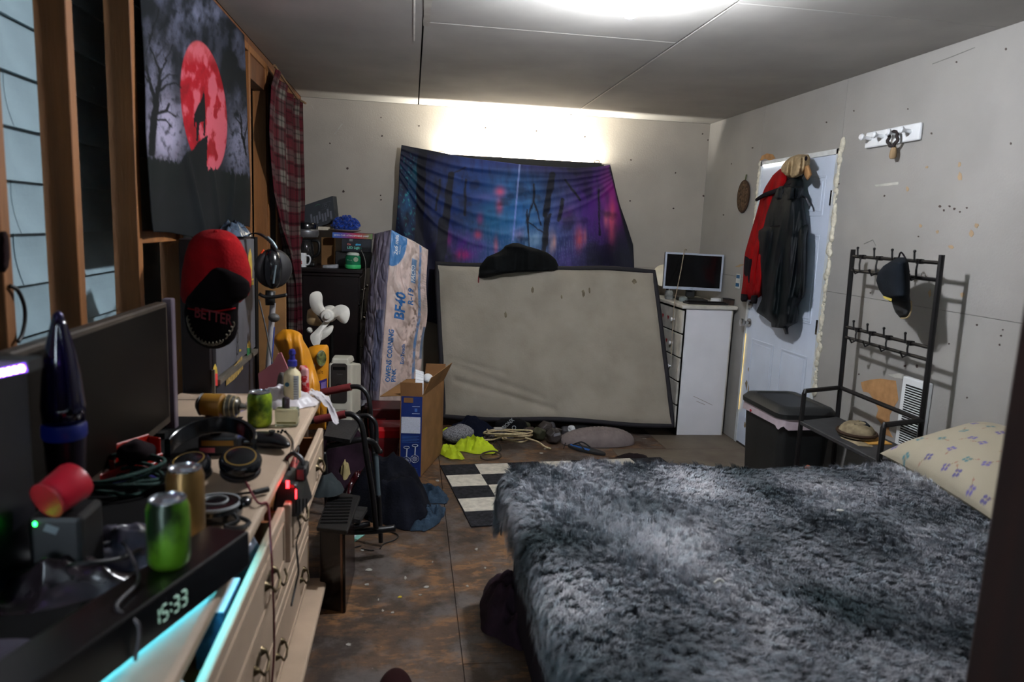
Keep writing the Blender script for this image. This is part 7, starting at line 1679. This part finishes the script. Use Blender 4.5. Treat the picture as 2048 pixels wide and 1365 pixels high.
for k in range(5):
    ph = random.uniform(0, 6); rx_, ry_ = .085+.022*k, .05+.012*k
    mb.tube([(rc0.x+rx_*math.cos(a)+.015*math.sin(2*a+ph)-.02*k+.03, rc0.y+.06+ry_*math.sin(a)+.01*math.cos(3*a), .03+.012*k+.012*math.sin(a+ph)) for a in [2*PI*i/30 for i in range(30)]], .0058, 6, True)
mb.tube(catmull([at(958,880,'z',.03), at(985,880,'z',.03), at(1010,872,'z',.07), at(1040,868,'z',.07)], 6), .006, 6); mb.tube(catmull([at(1050,876,'z',.06), at(1075,884,'z',.04), at(1090,894,'z',.015), at(1102,898,'z',.008)], 6), .006, 6)
mb.tube(catmull([at(974,859,'y',4.9), at(980,867,'y',4.9), at(998,870,'y',4.9), at(1010,876,'y',4.9)], 6), .006, 6)
tag(mb.build('cream_rope', m_rope, smooth='all'), 'tangled cream rope lying on the floor below the mattress', 'rope')
m_db = M('dumbbell_grey', (64,58,56), .4, .3, var=.2)
def dumb(name, u, v, y, r, dirv, label, m=m_db):
    p = at(u, v, 'y', y); d_ = Vector(dirv).normalized(); t = thing(name, label, 'dumbbell', (p.x, y, 0), 'dumbbells under the mattress edge'); c_ = Vector((p.x, y, r+.002))
    MB().lathe([(r*.72,0),(r,.02),(r,.07),(r*.72,.09)], c_-d_*.045, d_, 6).build('head', m, t, bevel=.004)
    c2_ = c_+d_*.19; c2_.z = r+.002
    MB().cyl(c_+d_*.04, c2_-d_*.04, .015, n=12).build('handle', m_chrome, t, smooth=True)
    MB().lathe([(r*.72,0),(r,.02),(r,.07),(r*.72,.09)], c2_-d_*.045, d_, 6).build('head', m, t, bevel=.004)
    return t, c_, d_
t_, c_, d_ = dumb('hex_dumbbell', 1107, 880, 4.87, .056, (-.12,1,0), 'dark hex dumbbell with pale label, frontmost beside the grey mat')
MB().obox(c_-d_*.046+Vector((.008,0,.022)), (.024,0,.006), (0,.0008,0), (-.002,0,.010)).build('label', M('label_grey', (120,120,126), .6), t_)
dumb('hex_dumbbell', 1078, 872, 4.95, .048, (-.5,1,0), 'greenish dumbbell left of the labelled hex dumbbell', M('dumbbell_olive', (66,66,50), .3, .3))
dumb('hex_dumbbell', 1058, 866, 5.02, .040, (.9,.5,0), 'small dumbbell at the rope end, leftmost of the dumbbells', M('dumbbell_brown', (60,50,46), .35, .3))
t = thing('dumbbell', 'grey dumbbell lying on top behind the other dumbbells', 'dumbbell', (at(1100,856,'y',5.1).x, 5.1, .0))
q = at(1098,857,'y',5.1); MB().lathe([(.03,0),(.046,.015),(.046,.07),(.03,.085)], q-Vector((.04,0,0)), (1,.1,.1), 6).build('head', M('dumbbell_slate', (74,72,76), .4, .3), t, bevel=.003)
MB().cyl(q+Vector((.03,0,0)), q+Vector((.11,.02,-.02)), .013, n=10).build('handle', m_chrome, t, smooth=True)
MB().lathe([(.028,0),(.042,.015),(.042,.06),(.028,.07)], q+Vector((.10,.02,-.025)), (1,.1,-.1), 6).build('head', MATS['dumbbell_slate'], t, bevel=.003)
t = thing('black_flashlight', 'black flashlight with white lens lying under the mattress edge', 'flashlight', (at(1160,855,'y',5.12).x, 5.12, 0))
a_, b_ = at(1142,859,'y',5.08), at(1205,850,'y',5.22)
MB().cyl(a_, b_, .026, .022, 18).build('barrel', m_blkp, t, smooth=True)
MB().lathe([(.026,0),(.03,.01),(.028,.03),(.015,.036),(.012,.02)], a_+(b_-a_).normalized()*.02, -(b_-a_), 18).build('lens_cone', m_pegw, t, smooth=True)
# grey quilted mat
m_qm = M('quilt_grey', (118,108,106), .9, var=.1, bump=.2, bscale=60)
qa, qb = at(1128,897,'z',0), at(1274,893,'z',0); L_ = (qb-qa).length
def qf(a, b):
    x = qa.x+(qb.x-qa.x)*a; w = math.sin(PI*min(1,max(0,a*1.0)))**.35
    g_ = .0035*(abs(math.sin((a*18+b*5)*PI/1.))+abs(math.sin((a*18-b*5)*PI/1.))); an = PI*b
    return Vector((x, qa.y+.13-.13*w*math.cos(an), .004+(.095*w)*math.sin(an)**.8+g_*w*math.sin(an)+.02*a*math.sin(an)*w))
tag(MB().grid(qf, 150, 60).build('quilted_mat', m_qm, smooth='all', fix=False), 'rolled grey quilted mat on the floor below the mattress', 'mat')
pL = at(985,884,'z',0); tag(MB().grid(lambda a, b: Vector((pL.x-.1+.26*a, pL.y+.02+.1*b+.02*fr((a*4,0,1)), .01+.045*math.sin(PI*b)*math.sin(PI*a)**.4)), 60, 20).build('netting_mat', M('netting_grey', (84,78,76), .9, bump=.5, bscale=260, col2=(40,36,36), scale=180, ramp=(.4,.5)), smooth='all', fix=False), 'dark grey netting spread beneath the cream rope', 'net')
# flip flop
fa, fb_ = at(1131,896,'z',0), at(1206,915,'z',0); t = thing('flip_flop', 'black flip flop with blue footbed stripe on the floor behind the rug', 'sandal', (fa+fb_)/2)
dx = (fb_-fa).normalized(); dyv = Vector((-dx.y, dx.x, 0)); Lf = (fb_-fa).length
outl = [fa+dx*(Lf*(.5-.5*math.cos(a)))+dyv*(.045*math.sin(a)*(1.15-.35*(.5-.5*math.cos(a)))+.035) for a in [2*PI*i/28 for i in range(28)]]
MB().prism([p+Vector((0,0,.002)) for p in outl], (0,0,.018)).build('sole', M('rubber_black', (24,24,26), .8), t, bevel=.003)
MB().prism([p+Vector((0,0,.0205)) for p in [fa+dx*Lf*.08+dyv*.02, fa+dx*Lf*.62+dyv*.0, fa+dx*Lf*.60+dyv*.03, fa+dx*Lf*.05+dyv*.045]], (0,0,.0012)).build('blue_footbed', M('foam_blue', (20,90,170), .8), t)
tt = fa+dx*Lf*.12+dyv*.035
for s_ in (-1, 1): MB().tube(catmull([tt+Vector((0,0,.02)), tt+dx*.06+dyv*.02*s_+Vector((0,0,.05)), tt+dx*.12+dyv*.042*s_+Vector((0,0,.02))], 5), .005, 6).build('strap', MATS['rubber_black'], t)
cable('leather_strap', [at(962,915,'z',.006), at(965,908,'z',.02), at(985,903,'z',.03), at(1000,908,'z',.02), at(998,916,'z',.006), at(975,920,'z',.005), at(962,917,'z',.005)], .006, M('strap_brown', (64,50,40), .8), 'brown looped strap on the plywood behind the rug')
cable('black_cable', [at(985,895,'z',.01), at(992,880,'z',.02), at(998,888,'z',.03), at(1002,900,'z',.01), at(985,910,'z',.005)], .004, m_cab, 'black cord tangled at the left of the cream rope')
cable('black_cable', [at(1127,897,'z',.01), at(1132,884,'y',4.85), at(1140,874,'y',4.9), at(1160,868,'y',4.95)], .003, m_cab, 'black cord over the left end of the quilted mat')
p = at(1265,915,'z',0); tag(crumple((p.x, p.y, 0), .11, .045, .02, 111, 40, 12, .5, 14).build('dark_sock', M('sock_dark', (30,22,24), .9), smooth='all'), 'dark sock lying flat on the floor beyond the bed', 'sock')
p = at(785,1352,'z',0); 
tag(MB().grid(lambda a, b: Vector((-.02+.062*math.cos(2*PI*a)*math.sin(PI*.5*b+1e-3), 2.10+.13*math.sin(2*PI*a)*math.sin(PI*.5*b+1e-3)+.0, .085*math.cos(PI*.5*b)**.7+.001)), 36, 16, True).build('dark_slipper', M('slipper_maroon', (36,10,12), .9), smooth='all'), 'toe of a dark maroon slipper at the bottom of the picture', 'slipper')
# litter on the floor
mb = MB(); mc_ = MB(); rr = random.Random(9)
LT = [(738,1140,9,5,'w'),(733,1170,7,3,'w'),(811,1157,3,4,'w'),(853,1175,6,3,'w'),(840,1191,4,2,'w'),(765,1222,3,2.5,'w'),(698,1290,6,3,'w'),(725,1101,4,2,'w'),(757,1200,2,3,'w'),(935,1173,4,2,'w'),(667,1205,6,2,'w'),(785,1226,3,3,'w'),(953,1100,4,3,'w'),(1090,898,3,1.5,'w'),(1082,907,5,1.5,'w'),(707,1078,3,2,'w'),(800,1195,5,2.4,'y'),(875,962,4,2.5,'w'),(1290,878,5,1,'w'),(690,1100,3,2,'w'),(865,1125,1.5,2,'w'),(970,1137,2,2,'w')]
for i, (u, v, a, b, c_) in enumerate(LT):
    pts = [at(x, y, 'z', .001) for x, y in ring(u, v, a*.8, b*.8, 7, .5)]; (mb if c_ == 'w' else mc_).prism(pts, (0,0,.0015))
tag(mb.build('floor_litter', M('litter_pale', (150,148,140), .8, var=.2, scale=50)), 'tiny pale scraps scattered over the plywood floor', 'litter', kind='stuff')
tag(mc_.build('yellow_scrap', M('scrap_yellow', (200,176,40), .7)), 'tiny yellow scrap on the middle of the plywood floor', 'scrap')

# dark hat and cable loop on the first stud, last small scraps
puf = puffy([(463,2,12),(472,-6,17),(490,-12,19),(515,-12,20),(535,-10,17),(545,-4,10)], 'y', 1.63, .05, (0,-1,0), 20, 18, .2, 9, 51)
tag(puf.build('dark_pom_hat', M('hat_blackred', (26,6,8), .95, bump=.5, bscale=120), smooth='all'), 'fuzzy black and dark red hat hanging on the leftmost stud', 'hat')
cable('black_cable', [at(20,572,'x',-.845), at(36,582,'x',-.84), at(48,610,'x',-.84), at(50,640,'x',-.84), at(44,670,'x',-.84), at(36,684,'x',-.84)], .0045, m_cab, 'black cable looping down the old shingles at the left')
tag(MB().tube(catmull([at(1428,1168,'z',.64), at(1438,1160,'z',.645), at(1448,1166,'z',.64)], 5), .004, 6).build('white_fluff', MATS['fluff_white']), 'curled white scrap in the middle of the shaggy blanket', 'scrap')
